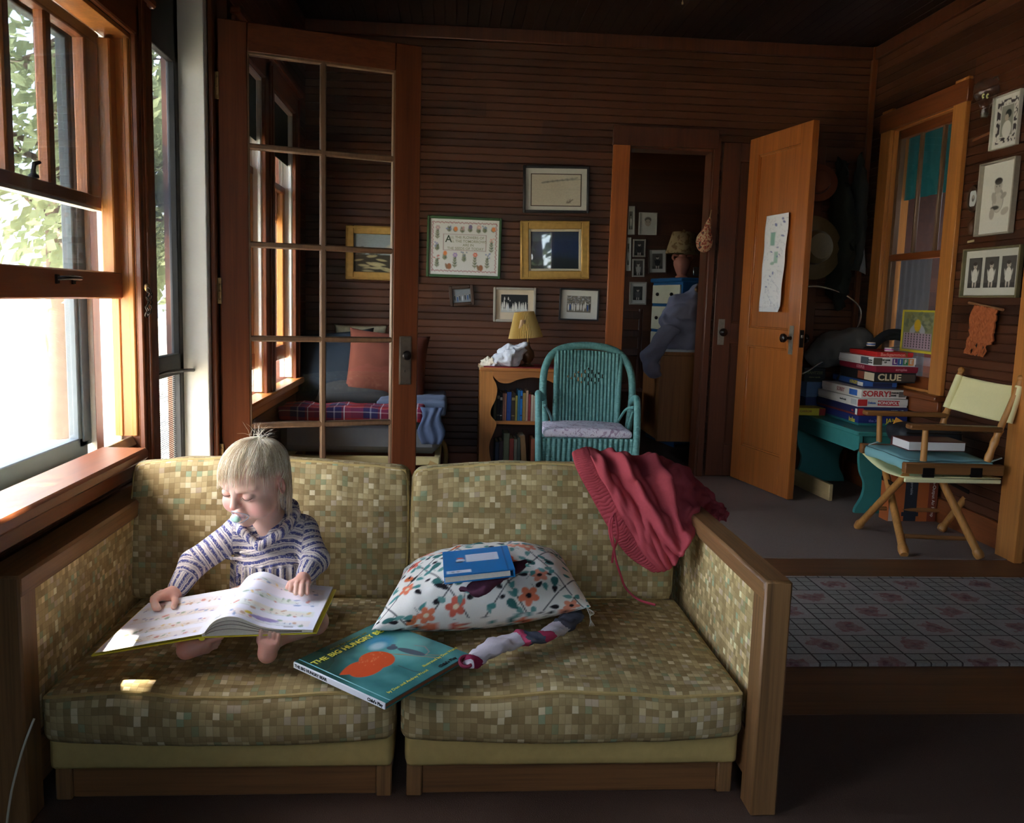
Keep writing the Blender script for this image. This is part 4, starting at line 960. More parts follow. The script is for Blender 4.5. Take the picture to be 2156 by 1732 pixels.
# block of pages below the right page: fanned sheets
b = MB(); nrm = (FR-SF).cross(SB-SF).normalized()
for e in (0, 1):
    A, B_ = ((rA, rB), (rD, rC))[e]; n = 40; up = [A.lerp(B_, i/n)+nrm*(rp_(i/n, e)-.0006) for i in range(n+1)]; dn = [A.lerp(B_, i/n)+nrm*.0006 for i in range(n+1)]
    b.grid([dn, up], flip=e == 1)
n = 20; up = [rB.lerp(rC, i/n)+nrm*(rp_(1, i/n)-.0006) for i in range(n+1)]; dn = [rB.lerp(rC, i/n)+nrm*.0006 for i in range(n+1)]; b.grid([dn, up], flip=False)
b.build('page_block', M_PAPER, ob, True, smooth=0)
# shade in the gaps between the bent sheets, put in as dark strips
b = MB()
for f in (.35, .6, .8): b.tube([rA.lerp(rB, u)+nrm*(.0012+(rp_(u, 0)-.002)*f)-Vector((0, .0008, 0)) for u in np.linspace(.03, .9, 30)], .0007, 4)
b.build('sheet_gap_shade', plain('shadowed_sheet_edge', lin(120, 108, 92), .9), ob, True)
# ================================================================ red sweat pants thrown over the sofa corner
M_RED = plain('red_fleece', lin(164, 68, 74), .95, .10, 140, .1, .5)
pt = thing('sweatpants', 'faded red drawstring sweatpants draped over right end of sofa back', 'trousers', at(1380, 1040, y=2.3))
# control net: rows run from the waistband to the far folds, columns from the top ridge down
def G(px, py, y): return at(px, py, y=y)
net = [[G(1207, 958, 2.350), G(1214, 985, 2.228), G(1240, 1032, 2.196), G(1285, 1110, 2.165), G(1325, 1165, 2.140), G(1375, 1198, 2.110)],
       [G(1238, 947, 2.370), G(1248, 975, 2.225), G(1275, 1020, 2.185), G(1315, 1092, 2.145), G(1352, 1150, 2.105), G(1395, 1198, 2.090)],
       [G(1292, 960, 2.390), G(1302, 985, 2.230), G(1325, 1025, 2.185), G(1352, 1087, 2.140), G(1385, 1140, 2.090), G(1420, 1184, 2.080)],
       [G(1368, 966, 2.400), G(1374, 990, 2.235), G(1384, 1025, 2.190), G(1402, 1080, 2.150), G(1425, 1125, 2.090), G(1445, 1150, 2.075)],
       [G(1425, 980, 2.410), G(1428, 1002, 2.290), G(1433, 1033, 2.240), G(1442, 1075, 2.190), G(1455, 1105, 2.130), G(1466, 1124, 2.100)],
       [G(1478, 1035, 2.400), G(1480, 1048, 2.370), G(1483, 1063, 2.340), G(1486, 1080, 2.280), G(1490, 1096, 2.210), G(1490, 1106, 2.150)],
       [G(1519, 1078, 2.360), G(1520, 1083, 2.345), G(1520, 1089, 2.330), G(1518, 1097, 2.300), G(1514, 1103, 2.260), G(1508, 1106, 2.210)]]
def surf(net, nu, nv):
    cols = [bez([r[j] for r in net], nu) for j in range(len(net[0]))]; n = len(cols[0])
    return [bez([c[i] for c in cols], nv) for i in range(n)]
net = [[p-Vector((0, .016, 0)) if 0 < k < 4 else p for k, p in enumerate(r)] for r in net]
S = surf(net, 20, 16); n, m = len(S), len(S[0])
def fold(i, j):
    u, v = i/(n-1), j/(m-1); k = Vector((u*9+v*2.2, v*3.0-u*2, 3.1))
    a = .017+.022*noise.noise(k)+.014*noise.noise(k*2.3+Vector((4, 0, 0)))
    a += .020*math.exp(-((u-.30-.14*v)/.028)**2)+.020*math.exp(-((u-.50-.02*v)/.026)**2)-.014*math.exp(-((u-.24-.16*v)/.03)**2)-.012*math.exp(-((u-.42-.06*v)/.03)**2)+.012*math.exp(-((u-.38-.10*v)/.022)**2)
    w = min(1, max(0, (u-.10)/.12)); return a*w*(.35+.65*min(1, v*4+.3))
NR = []
for i in range(n):
    r = []
    for j in range(m):
        a = S[min(i+1, n-1)][j]-S[max(i-1, 0)][j]; c = S[i][min(j+1, m-1)]-S[i][max(j-1, 0)]; q = c.cross(a); r.append(q.normalized() if q.length > 1e-9 else Vector((0, -1, 0)))
    NR.append(r)
sg = 1 if NR[n//2][m//2].y < 0 else -1
wb = 20
P = [[S[i][j]+NR[i][j]*sg*fold(i, j) for j in range(m)] for i in range(wb-1, n)]
b = MB(); b.grid(P); o = b.build('trouser_fabric', M_RED, pt, True, smooth=180); md = o.modifiers.new('cloth', 'SOLIDIFY'); md.thickness = .006; md.offset = 0
# gathered waistband: ribs run across the band
Q = surf(net[:2], 16, 64); n2, m2 = len(Q), len(Q[0]); b = MB(); P = []
for i in range(n2):
    r = []
    for j in range(m2):
        u, v = i/(n2-1), j/(m2-1); a = Q[min(i+1, n2-1)][j]-Q[max(i-1, 0)][j]; c = Q[i][min(j+1, m2-1)]-Q[i][max(j-1, 0)]; nn = c.cross(a).normalized()*sg
        env = math.sin(PI*u)**.4; row = abs(math.sin(PI*u*4)); h = .004*env+.0020*env*math.sin(v*330+1.5*math.sin(u*9)+3*noise.noise(Vector((v*26, u*4, 1))))*(.35+.65*row)
        r.append(Q[i][j]+nn*(h+.004))
    P.append(r)
b.grid(P); o = b.build('waistband', plain('red_ribbing', lin(152, 60, 66), .95, .12, 120, .1, .5), pt, True, smooth=180); md = o.modifiers.new('cloth', 'SOLIDIFY'); md.thickness = .007; md.offset = 0
b = MB()
s0 = at(1294, 1080, y=2.118); b.tube(bez([s0, at(1287, 1110, y=2.10), at(1291, 1140, y=2.10), at(1296, 1175, y=2.125), at(1305, 1205, y=2.13), at(1318, 1238, y=2.14), at(1345, 1262, z=.292), at(1380, 1273, z=.290)], 6), .0032, 6, flat=.6)
b.tube(bez([s0, at(1299, 1110, y=2.095), at(1300, 1135, y=2.10), at(1292, 1160, y=2.12), at(1289, 1184, y=2.13)], 6), .0032, 6, flat=.6)
b.tube(bez([s0, at(1284, 1095, y=2.10), at(1283, 1120, y=2.105), at(1290, 1150, y=2.115)], 6), .0028, 6, flat=.6); b.build('drawstring', plain('red_cord', lin(168, 58, 70), .9, .1), pt, True)
# ================================================================ toddler
class SDF:
    """distance field of smoothly joined round shapes on a grid; mesh() turns it into one closed surface"""
    def __init__(s, lo, hi, h):
        s.h = h; s.lo = np.array(lo, np.float32); n = np.ceil((np.array(hi)-s.lo)/h).astype(int)+1
        s.ax = [s.lo[i]+h*np.arange(n[i], dtype=np.float32) for i in range(3)]; s.d = np.full(n, 1.0, np.float32)
    def win(s, lo, hi):
        sl = []; 
        for i in range(3):
            a = int(np.clip(np.floor((lo[i]-s.lo[i])/s.h), 0, s.d.shape[i])); b = int(np.clip(np.ceil((hi[i]-s.lo[i])/s.h)+1, 0, s.d.shape[i])); sl.append(slice(a, b))
        return tuple(sl), np.ix_(s.ax[0][sl[0]], s.ax[1][sl[1]], s.ax[2][sl[2]])
    def put(s, sl, q, k, sub=False):
        a = s.d[sl]
        if sub:
            q = -q; hh = np.clip(.5-.5*(q-a)/k*-1, 0, 1); hh = np.clip(.5+.5*(q-a)/k, 0, 1); s.d[sl] = a*(1-hh)+q*hh+k*hh*(1-hh)
        else:
            hh = np.clip(.5+.5*(q-a)/k, 0, 1); s.d[sl] = q*(1-hh)+a*hh-k*hh*(1-hh)
        return s
    def cap(s, a, b, ra, rb=None, k=.01, sub=False):
        rb = ra if rb is None else rb; a, b = np.array(a, float), np.array(b, float); R = max(ra, rb)+k*2+.02
        sl, (X, Y, Z) = s.win(np.minimum(a, b)-R, np.maximum(a, b)+R); d = b-a; L = float(d@d)+1e-12
        t = np.clip(((X-a[0])*d[0]+(Y-a[1])*d[1]+(Z-a[2])*d[2])/L, 0, 1)
        q = np.sqrt((X-a[0]-t*d[0])**2+(Y-a[1]-t*d[1])**2+(Z-a[2]-t*d[2])**2)-(ra+(rb-ra)*t); return s.put(sl, q.astype(np.float32), k, sub)
    def ell(s, c, r, R=None, k=.01, sub=False):
        c = np.array(c, float); r = np.array(r, float) if hasattr(r, '__len__') else np.array([r]*3); m = r.max()+k*2+.02
        sl, (X, Y, Z) = s.win(c-m, c+m); X, Y, Z = X-c[0], Y-c[1], Z-c[2]
        if R is not None:
            M = np.array(R.to_3x3()).T; X, Y, Z = M[0, 0]*X+M[0, 1]*Y+M[0, 2]*Z, M[1, 0]*X+M[1, 1]*Y+M[1, 2]*Z, M[2, 0]*X+M[2, 1]*Y+M[2, 2]*Z
        k0 = np.sqrt((X/r[0])**2+(Y/r[1])**2+(Z/r[2])**2); k1 = np.sqrt((X/r[0]**2)**2+(Y/r[1]**2)**2+(Z/r[2]**2)**2)+1e-6
        return s.put(sl, (k0*(k0-1)/k1).astype(np.float32), k, sub)
    def mesh(s):
        d = s.d; n = np.array(d.shape)-1; cnt = np.zeros(n, np.float32); acc = np.zeros((*n, 3), np.float32); neg = d < 0
        I = np.indices(n).astype(np.float32); cr = [slice(0, -1), slice(1, None)]
        for ax in range(3):
            o = [i for i in range(3) if i != ax]
            for p in (0, 1):
                for q in (0, 1):
                    s0 = [None]*3; s1 = [None]*3; s0[ax], s1[ax] = cr[0], cr[1]
                    for a, v in zip(o, (p, q)): s0[a] = s1[a] = cr[v]
                    a0, a1 = d[tuple(s0)], d[tuple(s1)]; x = (a0 < 0) != (a1 < 0); den = a0-a1; t = np.where(x, a0/np.where(den == 0, 1, den), 0)
                    cnt += x; acc[..., ax] += t; 
                    for a, v in zip(o, (p, q)): acc[..., a] += x*v
        act = cnt > 0; idx = np.full(n, -1, np.int64); idx[act] = np.arange(act.sum())
        pos = (np.stack([I[0], I[1], I[2]], -1)+acc/np.maximum(cnt, 1)[..., None])[act]*s.h+s.lo; F = []
        for ax in range(3):
            o = [i for i in range(3) if i != ax]; s0 = [slice(1, -1)]*3; s1 = [slice(1, -1)]*3; s0[ax] = slice(0, -1); s1[ax] = slice(1, None)
            a0, a1 = neg[tuple(s0)], neg[tuple(s1)]; w = np.argwhere(a0 != a1)
            if not len(w): continue
            out = a0[tuple(w.T)]; w = w.copy(); w[:, o[0]] += 1; w[:, o[1]] += 1
            def cell(da, db):
                q = w.copy(); q[:, o[0]] -= da; q[:, o[1]] -= db; return idx[tuple(q.T)]
            Q = np.stack([cell(1, 1), cell(0, 1), cell(0, 0), cell(1, 0)], 1); fl = out if ax != 1 else ~out
            Q[~fl] = Q[~fl][:, ::-1]; F.append(Q)
        return pos, np.concatenate(F)
def smooth_np(P, F, it=2, lam=.5):
    e = np.concatenate([F[:, [0, 1]], F[:, [1, 2]], F[:, [2, 3]], F[:, [3, 0]]]); e = np.concatenate([e, e[:, ::-1]])
    cn = np.bincount(e[:, 0], minlength=len(P))[:, None]
    for k in range(it):
        A = np.zeros_like(P)
        for a in range(3): A[:, a] = np.bincount(e[:, 0], weights=P[e[:, 1], a], minlength=len(P))
        P = P+lam*(A/np.maximum(cn, 1)-P)
    return P
def np_obj(name, P, F, mat, parent, col=None, attrs=None):
    b = MB(); me = bpy.data.meshes.new(name); r = parent
    while r.parent: r = r.parent
    I = np.array(r.matrix_basis.inverted()); P = P@I[:3, :3].T+I[:3, 3]
    me.from_pydata(P.tolist(), [], F.tolist()); me.materials.append(mat)
    if col is not None:
        a = me.color_attributes.new('Col', 'FLOAT_COLOR', 'POINT'); q = np.ones((len(P), 4), np.float32); q[:, :3] = col; a.data.foreach_set('color', q.ravel())
    for k, v in (attrs or {}).items():
        a = me.attributes.new(k, 'FLOAT', 'POINT'); a.data.foreach_set('value', v.astype(np.float32))
    me.polygons.foreach_set('use_smooth', [True]*len(me.polygons)); o = bpy.data.objects.new(name, me); C.objects.link(o); o.parent = parent; return o
HC = Vector(at(536, 1006, y=1.975)); HB = -math.radians(27); HA = math.radians(21)
HR = Matrix.Rotation(math.radians(3), 3, 'Y') @ Matrix.Rotation(HB, 3, 'Z') @ Matrix.Rotation(HA, 3, 'X')
hp_ = lambda x, y, z: HC+HR @ Vector((x, y, z))
kid = thing('person', 'blond toddler in blue striped knit top sitting on the sofa reading, pacifier in mouth', 'person', (-.41, 2.03, .285))
B = SDF((-.70, 1.62, .262), (-.16, 2.16, .72), .0023)
# head
E = lambda c, r, k=.012, R=None, sub=False: B.ell(hp_(*c), r, HR if R is None else HR @ R, k, sub)
CP = lambda a, b, ra, rb=None, k=.008, sub=False: B.cap(hp_(*a), hp_(*b), ra, rb, k, sub)
E((0, .010, .024), (.0655, .079, .064)); E((0, -.020, .010), (.0615, .054, .062), .015); E((0, -.012, -.042), (.0555, .052, .048), .020)
for sx in (-1, 1):
    E((sx*.0345, -.043, -.043), (.0265, .0235, .0265), .014)          # cheeks
    E((sx*.029, -.0655, -.004), (.018, .012, .012), .008, sub=True)  # sockets
    E((sx*.0285, -.0580, -.006), (.0145, .0135, .0115), .004)        # lids over downcast eyes
    CP((sx*.045, -.056, .012), (sx*.016, -.070, .012), .006, .006, .008)  # brow
    E((sx*.0675, .008, -.012), (.0065, .0150, .0215), .004, Matrix.Rotation(sx*.40, 3, 'Z')); E((sx*.0715, .004, -.011), (.005, .0085, .013), .003, Matrix.Rotation(sx*.35, 3, 'Z'), True)
CP((0, -.070, .006), (0, -.080, -.026), .0055, .0078, .008); E((0, -.0815, -.028), (.0082, .0085, .0075), .004)
for sx in (-1, 1): E((sx*.0075, -.074, -.029), (.0055, .006, .005), .004); E((sx*.0042, -.082, -.035), (.0022, .003, .002), .002, sub=True)
E((0, -.0655, -.052), (.016, .009, .012), .008); E((0, -.054, -.080), (.020, .016, .014), .014)
CP((-.010, -.072, -.0605), (.010, -.072, -.0605), .0038, None, .004)
# neck, trunk
NB = Vector((-.418, 2.025, .495)); B.cap(hp_(0, .018, -.045), NB, .032, .036, .015)
for c, r in (((-.412, 2.045, .45), (.078, .052, .06)), ((-.410, 2.045, .38), (.078, .060, .08)), ((-.408, 2.05, .33), (.080, .062, .05))): B.ell(c, r, None, .02)
SR, SL = Vector((-.482, 2.035, .462)), Vector((-.340, 2.04, .462))
ER, EL = at(408, 1186, y=1.985), at(664, 1178, y=1.985)
WR, WL_ = at(372, 1243, y=1.915), at(642, 1213, y=1.925)
for S_, E_, W_ in ((SR, ER, WR), (SL, EL, WL_)): B.cap(S_, E_, .026, .021, .012); B.cap(E_, W_, .022, .0155, .008)
# legs folded under the book, bare feet
for s_, hip, knee, ank in ((-1, (-.45, 2.02, .312), (-.555, 1.865, .302), (-.535, 1.775, .296)), (1, (-.37, 2.02, .312), (-.285, 1.875, .302), (-.355, 1.795, .296))):
    B.cap(hip, knee, .036, .027, .02); B.cap(knee, ank, .027, .018, .012)
def foot(heel, ball, up, wdir, k=.008, big=1):
    heel, ball, up, wdir = map(Vector, (heel, ball, up, wdir)); ax = (ball-heel).normalized()
    B.cap(heel, heel.lerp(ball, .55), .0165, .015, .01); 
    for t in (-.5, 0, .5): B.cap(heel.lerp(ball, .4)+wdir*.010*t, ball+wdir*.026*t, .012, .0105, .008)
    for i in range(5):
        t = (i-2)/2*big; L = (.013, .014, .015, .016, .019)[i]; r = (.0048, .0052, .0054, .0058, .0086)[i]; o = ball+wdir*.0180*t+ax*(.004-.003*abs(t))
        e = o+ax*(L+.005)+up*.003; B.cap(o, e, r*.9, r, .0014); 
fR0, fR1 = at(392, 1368, z=.293), at(436, 1358, z=.298)
foot(fR0, fR1, (0, -.2, 1), Vector((.2, -.55, .80)).normalized()); B.cap((-.535, 1.775, .296), fR0, .018, .0165, .012)
fL0, fL1 = at(563, 1376, z=.291), at(566, 1352, z=.318)
foot(fL0, fL1, (0, .6, .7), Vector((-1, .1, .12)).normalized()); B.cap((-.355, 1.795, .296), fL0, .018, .0165, .012)
# hands: palm, four bent fingers each, thumb from the side of the palm
def finger(p, r, k=.0022):
    for i in range(len(p)-1): B.cap(p[i], p[i+1], r*(1-.06*i), r*(.97-.06*i), k)
pR = at(356, 1252, y=1.893); B.cap(WR, pR, .0150, .0160, .008)
zr = .352
kn = [at(*q, y=yy) for q, yy in (((333, 1259), 1.868), ((331, 1255), 1.884), ((334, 1251), 1.900), ((340, 1248), 1.914))]
for q in kn: B.cap(pR, q, .0105, .0078, .007)
tips = [at(334, 1281, z=.3475), at(327, 1281, z=.3475), at(324, 1275, z=.3465), at(327, 1268, z=.346)]
for q, e, r in zip(kn, tips, (.0066, .0068, .0066, .0058)): m_ = q.lerp(e, .45)+Vector((-.006, -.003, .004)); finger([q, m_, e], r)
tb = at(366, 1256, y=1.888); finger([tb, at(369, 1266, y=1.868), at(366, 1277, z=.3485)], .0072, .004); B.cap(pR, tb, .012, .009, .006)
pL = at(636, 1222, y=1.905); B.cap(WL_, pL, .0150, .0165, .008)
knL = [at(*q, y=yy) for q, yy in (((618, 1226), 1.890), ((628, 1223), 1.893), ((639, 1223), 1.895), ((649, 1226), 1.897))]
for q in knL: B.cap(pL, q, .0105, .0075, .006)
tpL = [at(612, 1241, z=.3755), at(623, 1248, z=.374), at(635, 1250, z=.373), at(647, 1248, z=.373)]
for q, e, r in zip(knL, tpL, (.0062, .0066, .0066, .0060)): finger([q, q.lerp(e, .5)+Vector((0, -.004, .006)), e], r, .0016)
finger([at(622, 1222, y=1.905), at(611, 1228, y=1.90), at(606, 1236, y=1.893)], .0068, .004)
P, F = B.mesh(); P = smooth_np(P.astype(np.float64), F, 1)
def loc_head(P): return (P-np.array(HC))@np.array(HR)
L = loc_head(P); skin = np.tile(np.array(lin(226, 184, 162)[:3]), (len(P), 1))
def tint(c, cen, rad, amt, ok=None):
    global skin
    w = np.exp(-(((L-np.array(cen))/np.array(rad))**2).sum(1))*amt
    if ok is not None: w = w*ok
    skin = skin*(1-w[:, None])+np.array(lin(*c)[:3])*w[:, None]
for sx in (-1, 1): tint((218, 128, 116), (sx*.040, -.056, -.040), (.020, .020, .018), .60); tint((206, 140, 128), (sx*.0285, -.072, -.006), (.015, .01, .008), .35); tint((222, 140, 126), (sx*.069, .01, -.012), (.01, .02, .03), .5)
tint((222, 140, 126), (0, -.09, -.029), (.011, .010, .010), .65); tint((204, 112, 108), (0, -.078, -.057), (.014, .010, .008), .7)
far = np.minimum(np.linalg.norm(P-np.array(pR), axis=1), np.linalg.norm(P-np.array(pL), axis=1)); w = np.clip((.06-far)/.04, 0, 1)*.45
ft = np.clip((1.765-P[:, 1])/.03, 0, 1)*np.clip((.345-P[:, 2])/.02, 0, 1)*.6; w = np.maximum(w, ft); skin = skin*(1-w[:, None])+np.array(lin(214, 142, 122)[:3])*w[:, None]
t = NT('skin'); a = t.n('ShaderNodeVertexColor', layer_name='Col'); nz = t.noise(t.coord(), 220, 3)
t.bsdf(a.outputs[0], .5, .35, nz, .06, .001, Subsurface_Weight=.18, Subsurface_Radius=(.012, .005, .003), Subsurface_Scale=.35); M_SKIN = t.m
np_obj('body', P, F, M_SKIN, kid, skin)
# lashes and brows
for sx in (-1, 1):
    b = MB(); pts = []
    for k in range(9):
        u = (k-4)/4; z = -.0125+.0045*u*u; x = sx*.0285+u*.0135; yy = -.0580-.0135*math.sqrt(max(0, 1-(u*.93)**2*.98-((z+.006)/.0115)**2*.9))-.0008; pts.append(hp_(x, yy+.0002, z))
    b.tube(pts, [.0003, .0007, .0009, .001, .001, .001, .0009, .0007, .0003], 5)
    for k in range(1, 8): q = pts[k]; b.tube([q, q+HR @ Vector((.0006*(k-4), -.0035, -.0025))], [.0004, .0001], 4)
    b.build('eyelashes', plain('lash_brown', lin(96, 66, 52), .8, .1), kid, True)
# ---- knit top
S = SDF((-.66, 1.86, .285), (-.22, 2.13, .56), .0026)
for c, r in (((-.412, 2.045, .452), (.090, .060, .060)), ((-.410, 2.043, .385), (.090, .070, .070)), ((-.408, 2.045, .33), (.094, .074, .045))): S.ell(c, r, None, .02)
S.cap(SR, SL, .036, .036, .02)
for S_, E_, W_ in ((SR, ER, WR), (SL, EL, WL_)):
    S.cap(S_, E_, .036, .031, .012); We = W_.lerp(E_, .10); S.cap(E_, We, .032, .0225, .010)
# roll collar in a V, hood lying on the back
V0 = Vector((-.424, 1.966, .446)); nk = [V0, Vector((-.466, 1.978, .476)), Vector((-.486, 2.02, .512)), Vector((-.462, 2.062, .527)), Vector((-.420, 2.078, .528)), Vector((-.378, 2.064, .526)), Vector((-.352, 2.022, .510)), Vector((-.376, 1.978, .474)), V0]
for i in range(8): S.cap(nk[i], nk[i+1], .0105, .0105, .006)
S.cap((-.46, 2.085, .51), (-.38, 2.085, .505), .026, .026, .015)
S.cap((-.424, 1.955, .480), (-.420, 2.03, .53), .021, .036, .006, True); S.cap((-.424, 1.95, .468), (-.424, 1.985, .475), .010, .016, .005, True); S.cap((-.420, 2.02, .50), (-.424, 2.0, .60), .033, .05, .006, True)
for k in range(26):  # soft folds and the gathered waist
    a = 2*PI*k/26; c = Vector((-.409+.094*math.cos(a), 2.044+.072*math.sin(a), .392)); S.cap(c, c+Vector((.004*math.cos(a), .004*math.sin(a), -.09)), .0040, .0045, .006)
S.cap((-.50, 1.995, .408), (-.33, 1.985, .404), .004, .004, .010); S.cap((-.47, 1.985, .425), (-.35, 1.98, .414), .004, .004, .010)
for q, e in ((SR, ER), (SL, EL)):
    for t_ in (.35, .6, .85):
        c = q.lerp(e, t_); S.ell(c+Vector((0, -.026, 0)), (.022, .010, .006), Matrix.Rotation(.5, 3, 'Y'), .008)
PS, FS = S.mesh(); PS = smooth_np(PS.astype(np.float64), FS, 2)
# stripe coordinate: along the height of the trunk, along the sleeves; ribs run lengthwise on waist and cuffs
def segd(P, a, b):
    a, b = np.array(a), np.array(b); d = b-a; t = np.clip((P-a)@d/(d@d), 0, 1); return np.linalg.norm(P-a-t[:, None]*d, axis=1), t
st = .55-PS[:, 2]+.010*np.sin(PS[:, 0]*30); ang = np.arctan2(PS[:, 1]-2.044, PS[:, 0]+.409); wst = PS[:, 2] < .392
st = np.where(wst, ang*.078, st)
for q, e, w_, sgn in ((SR, ER, WR, 1), (SL, EL, WL_, -1)):
    d1, t1 = segd(PS, q, e); d2, t2 = segd(PS, e, w_); L1, L2 = (e-q).length, (w_-e).length
    dT = np.abs(PS[:, 0]+.411)-.075
    arm_ = ((sgn*(PS[:, 0]+.411) < -.080) | ((d2 < .042) & (t2 > .05) & (np.abs(PS[:, 0]+.411) > .088))); along = np.where(d1 < d2, t1*L1, L1+t2*L2)
    cuff = arm_ & (d2 < d1) & (t2 > .55)
    ax = np.array((w_-e).normalized()); o1 = np.array(Vector(ax).orthogonal().normalized()); o2 = np.cross(ax, o1); R_ = PS-np.array(e); an = np.arctan2(R_@o2, R_@o1)
    st = np.where(arm_, along+.013, st); st = np.where(cuff, an*.027, st)
col_d = np.min([segd(PS, nk[i], nk[i+1])[0] for i in range(8)], axis=0); ca = np.arctan2(PS[:, 1]-2.02, PS[:, 0]+.418); st = np.where(col_d < .0165, ca*.055, st)
t = NT('striped_knit'); a = t.n('ShaderNodeAttribute', attribute_name='stripe'); v = t.coord(); nz = t.noise(v, 90, 3, .6); n2 = t.noise(v, 700, 2)
f = t.math('FRACT', t.math('DIVIDE', t.math('ADD', a.outputs['Fac'], t.math('MULTIPLY', nz, .006)), .034))
CRM, NAV, GRY, PAL = lin(212, 202, 192), lin(82, 84, 128), lin(128, 120, 132), lin(170, 162, 168)
cc = t.ramp(f, [(0, CRM), (.15, NAV), (.36, CRM), (.46, GRY), (.51, CRM), (.60, PAL), (.66, NAV), (.80, GRY), (.86, CRM), (.94, PAL)], 'CONSTANT')
cc = t.mix(t.math('GREATER_THAN', t.noise(v, 260, 2), .58), cc, t.mix(.6, cc, CRM))
t.bsdf(cc, .95, .1, n2, .6, .0015); M_KNIT = t.m
np_obj('knit_top', PS, FS, M_KNIT, kid, None, {'stripe': st})
# ---- hair: a cap close to the skull and many strands falling from the crown
M_HAIR = NT('blond_hair'); t = M_HAIR; a = t.n('ShaderNodeVertexColor', layer_name='Col'); t.bsdf(a.outputs[0], .42, .45, None, Sheen_Weight=.2); M_HAIR = t.m
g = np.random.default_rng(21); hb = MB(); hcol = []
SKC = Vector((0, .006, .022)); SKR = Vector((.0690, .0825, .0675)); POLE = Vector((.006, .42, .90)).normalized()
pa = POLE.orthogonal().normalized(); pb = POLE.cross(pa)
# direction angle phi measured so that phi=0 points to the face
fw = (Vector((0, -1, 0))-POLE*Vector((0, -1, 0)).dot(POLE)).normalized(); sdv = POLE.cross(fw)
def on_skull(phi, th, rad=1.0):
    d = POLE*math.cos(th)+(fw*math.cos(phi)+sdv*math.sin(phi))*math.sin(th); return SKC+Vector((d.x*SKR.x, d.y*SKR.y, d.z*SKR.z))*rad
def strand(phi, th0, lift, w, L, seed):
    r = random.Random(seed); ph = phi; th = th0; pts = []; p = on_skull(ph, th, 1.0+lift*.3); acc = 0; fall = False; q = None; dr = r.uniform(-.35, .35); step = .009
    pts.append(p); vel = None
    while acc < L and len(pts) < 30:
        if not fall:
            th += step/.072; ph += dr*step/.09+.10*step*math.sin(ph)*(-1)*3; np_ = on_skull(ph, th, 1.0+lift*min(1, acc/.03))
            wp = HR @ (np_-SKC)
            slope = HR @ (np_-pts[-1])
            lim = 1.62 if abs(((ph+PI) % (2*PI))-PI) < .75 else 1.75
            if th > lim or (slope.z < 0 and abs(slope.z) > .93*slope.length and th > 1.1): fall = True; vel = (np_-pts[-1]).normalized()
            pts.append(np_)
        else:
            dn = HR.transposed() @ Vector((0, 0, -1)); vel = (vel*.62+dn*.38+Vector((r.uniform(-.06, .06), r.uniform(-.06, .06), 0))).normalized(); np_ = pts[-1]+vel*step
            dd = np_-Vector((0, -.008, -.035)); k = math.sqrt((dd.x/.060)**2+(dd.y/.062)**2+(dd.z/.062)**2)
            if k < 1.03: np_ = Vector((0, -.008, -.035))+dd*(1.03/k)
            pts.append(np_)
        acc += step
    return pts
def add_strand(pts, w, tone):
    P = [HC+HR @ p for p in pts]; n = len(P); rr = [w*(.7 if i == 0 else 1)*(1-.75*(i/(n-1))**3) for i in range(n)]; v0 = len(hb.v); hb.tube(P, rr, 4, cap=False, flat=.8); hcol.extend([tone]*(len(hb.v)-v0))
tones = [lin(240, 224, 194), lin(226, 206, 168), lin(210, 186, 146), lin(248, 238, 216), lin(192, 164, 124)]
def flen(phi):
    a = abs(phi)
    if phi > 0:
        if phi < .08: return .108
        if phi < .72: return .062+.014*math.sin(phi*11)         # parted fringe leaves this side of the forehead bare
        if phi < 1.05: return .094
        if phi < 2.1: return .094                               # tucked above the ear
        return .190
    if a < .6: return .124
    if a < 1.2: return .128
    if a < 1.7: return .130
    return .148 if a < 2.4 else .185
cap = MB(); PP = []
for i in range(25):
    row = []
    for j in range(48):
        ph = 2*PI*j/48; a = (ph+PI) % (2*PI)-PI; thm = .70 if 0 < a < .8 else (1.10 if -.95 < a < 2.0 else 1.70); row.append(HC+HR @ on_skull(ph, .01+(thm-.01)*i/24, .985))
    PP.append(row)
cap.grid(PP, cv=True, flip=True); cap.col = np.tile(np.array(lin(196, 168, 122)[:3]), (len(cap.v), 1)); 
for c_ in range(230):
    cphi = g.uniform(-PI, PI); cL = g.uniform(.74, 1.22); ct_ = tones[int(g.integers(5))]; cl_ = g.uniform(.010, .055); cd = g.normal()*.05; c0 = g.uniform(0, .9) if g.random() < .55 else g.uniform(0, .25)
    for k in range(15):
        phi = cphi+g.normal()*.055; phi = (phi+PI) % (2*PI)-PI; th0 = max(0, min(1.15, c0+g.normal()*.10))
        L = max(.016, flen(phi)-.066*th0)*cL*g.uniform(.92, 1.05); tn = ct_ if g.random() < .7 else tones[int(g.integers(5))]
        add_strand(strand(phi, th0, cl_+.012*g.random(), 0, L, c_*4+k % 4), .00050+.0004*g.random(), tn[:3])
for k in range(120):  # long thin wisps over the bare part of the forehead
    phi = g.uniform(.0, 1.2); add_strand(strand(phi, g.uniform(.3, .8), .02+.02*g.random(), 0, g.uniform(.06, .105), k*7), .0004, tones[int(g.integers(5))][:3])
for k in range(34):   # flyaways on the crown
    p = on_skull(g.uniform(-PI, PI), g.uniform(0, .35), 1.02); d = (p-SKC).normalized()+Vector(g.normal(size=3))*.6; pts = [p]
    for i in range(7): d = (d+Vector((0, 0, -.14))+Vector(g.normal(size=3))*.1).normalized(); pts.append(pts[-1]+d*.006)
    add_strand(pts, .0003, tones[3][:3])
nc = len(cap.v); hb.add(cap.v, cap.f); hb.col = np.array(hcol+[tuple(q) for q in cap.col]); hb.build('hair', M_HAIR, kid, True, smooth=180)
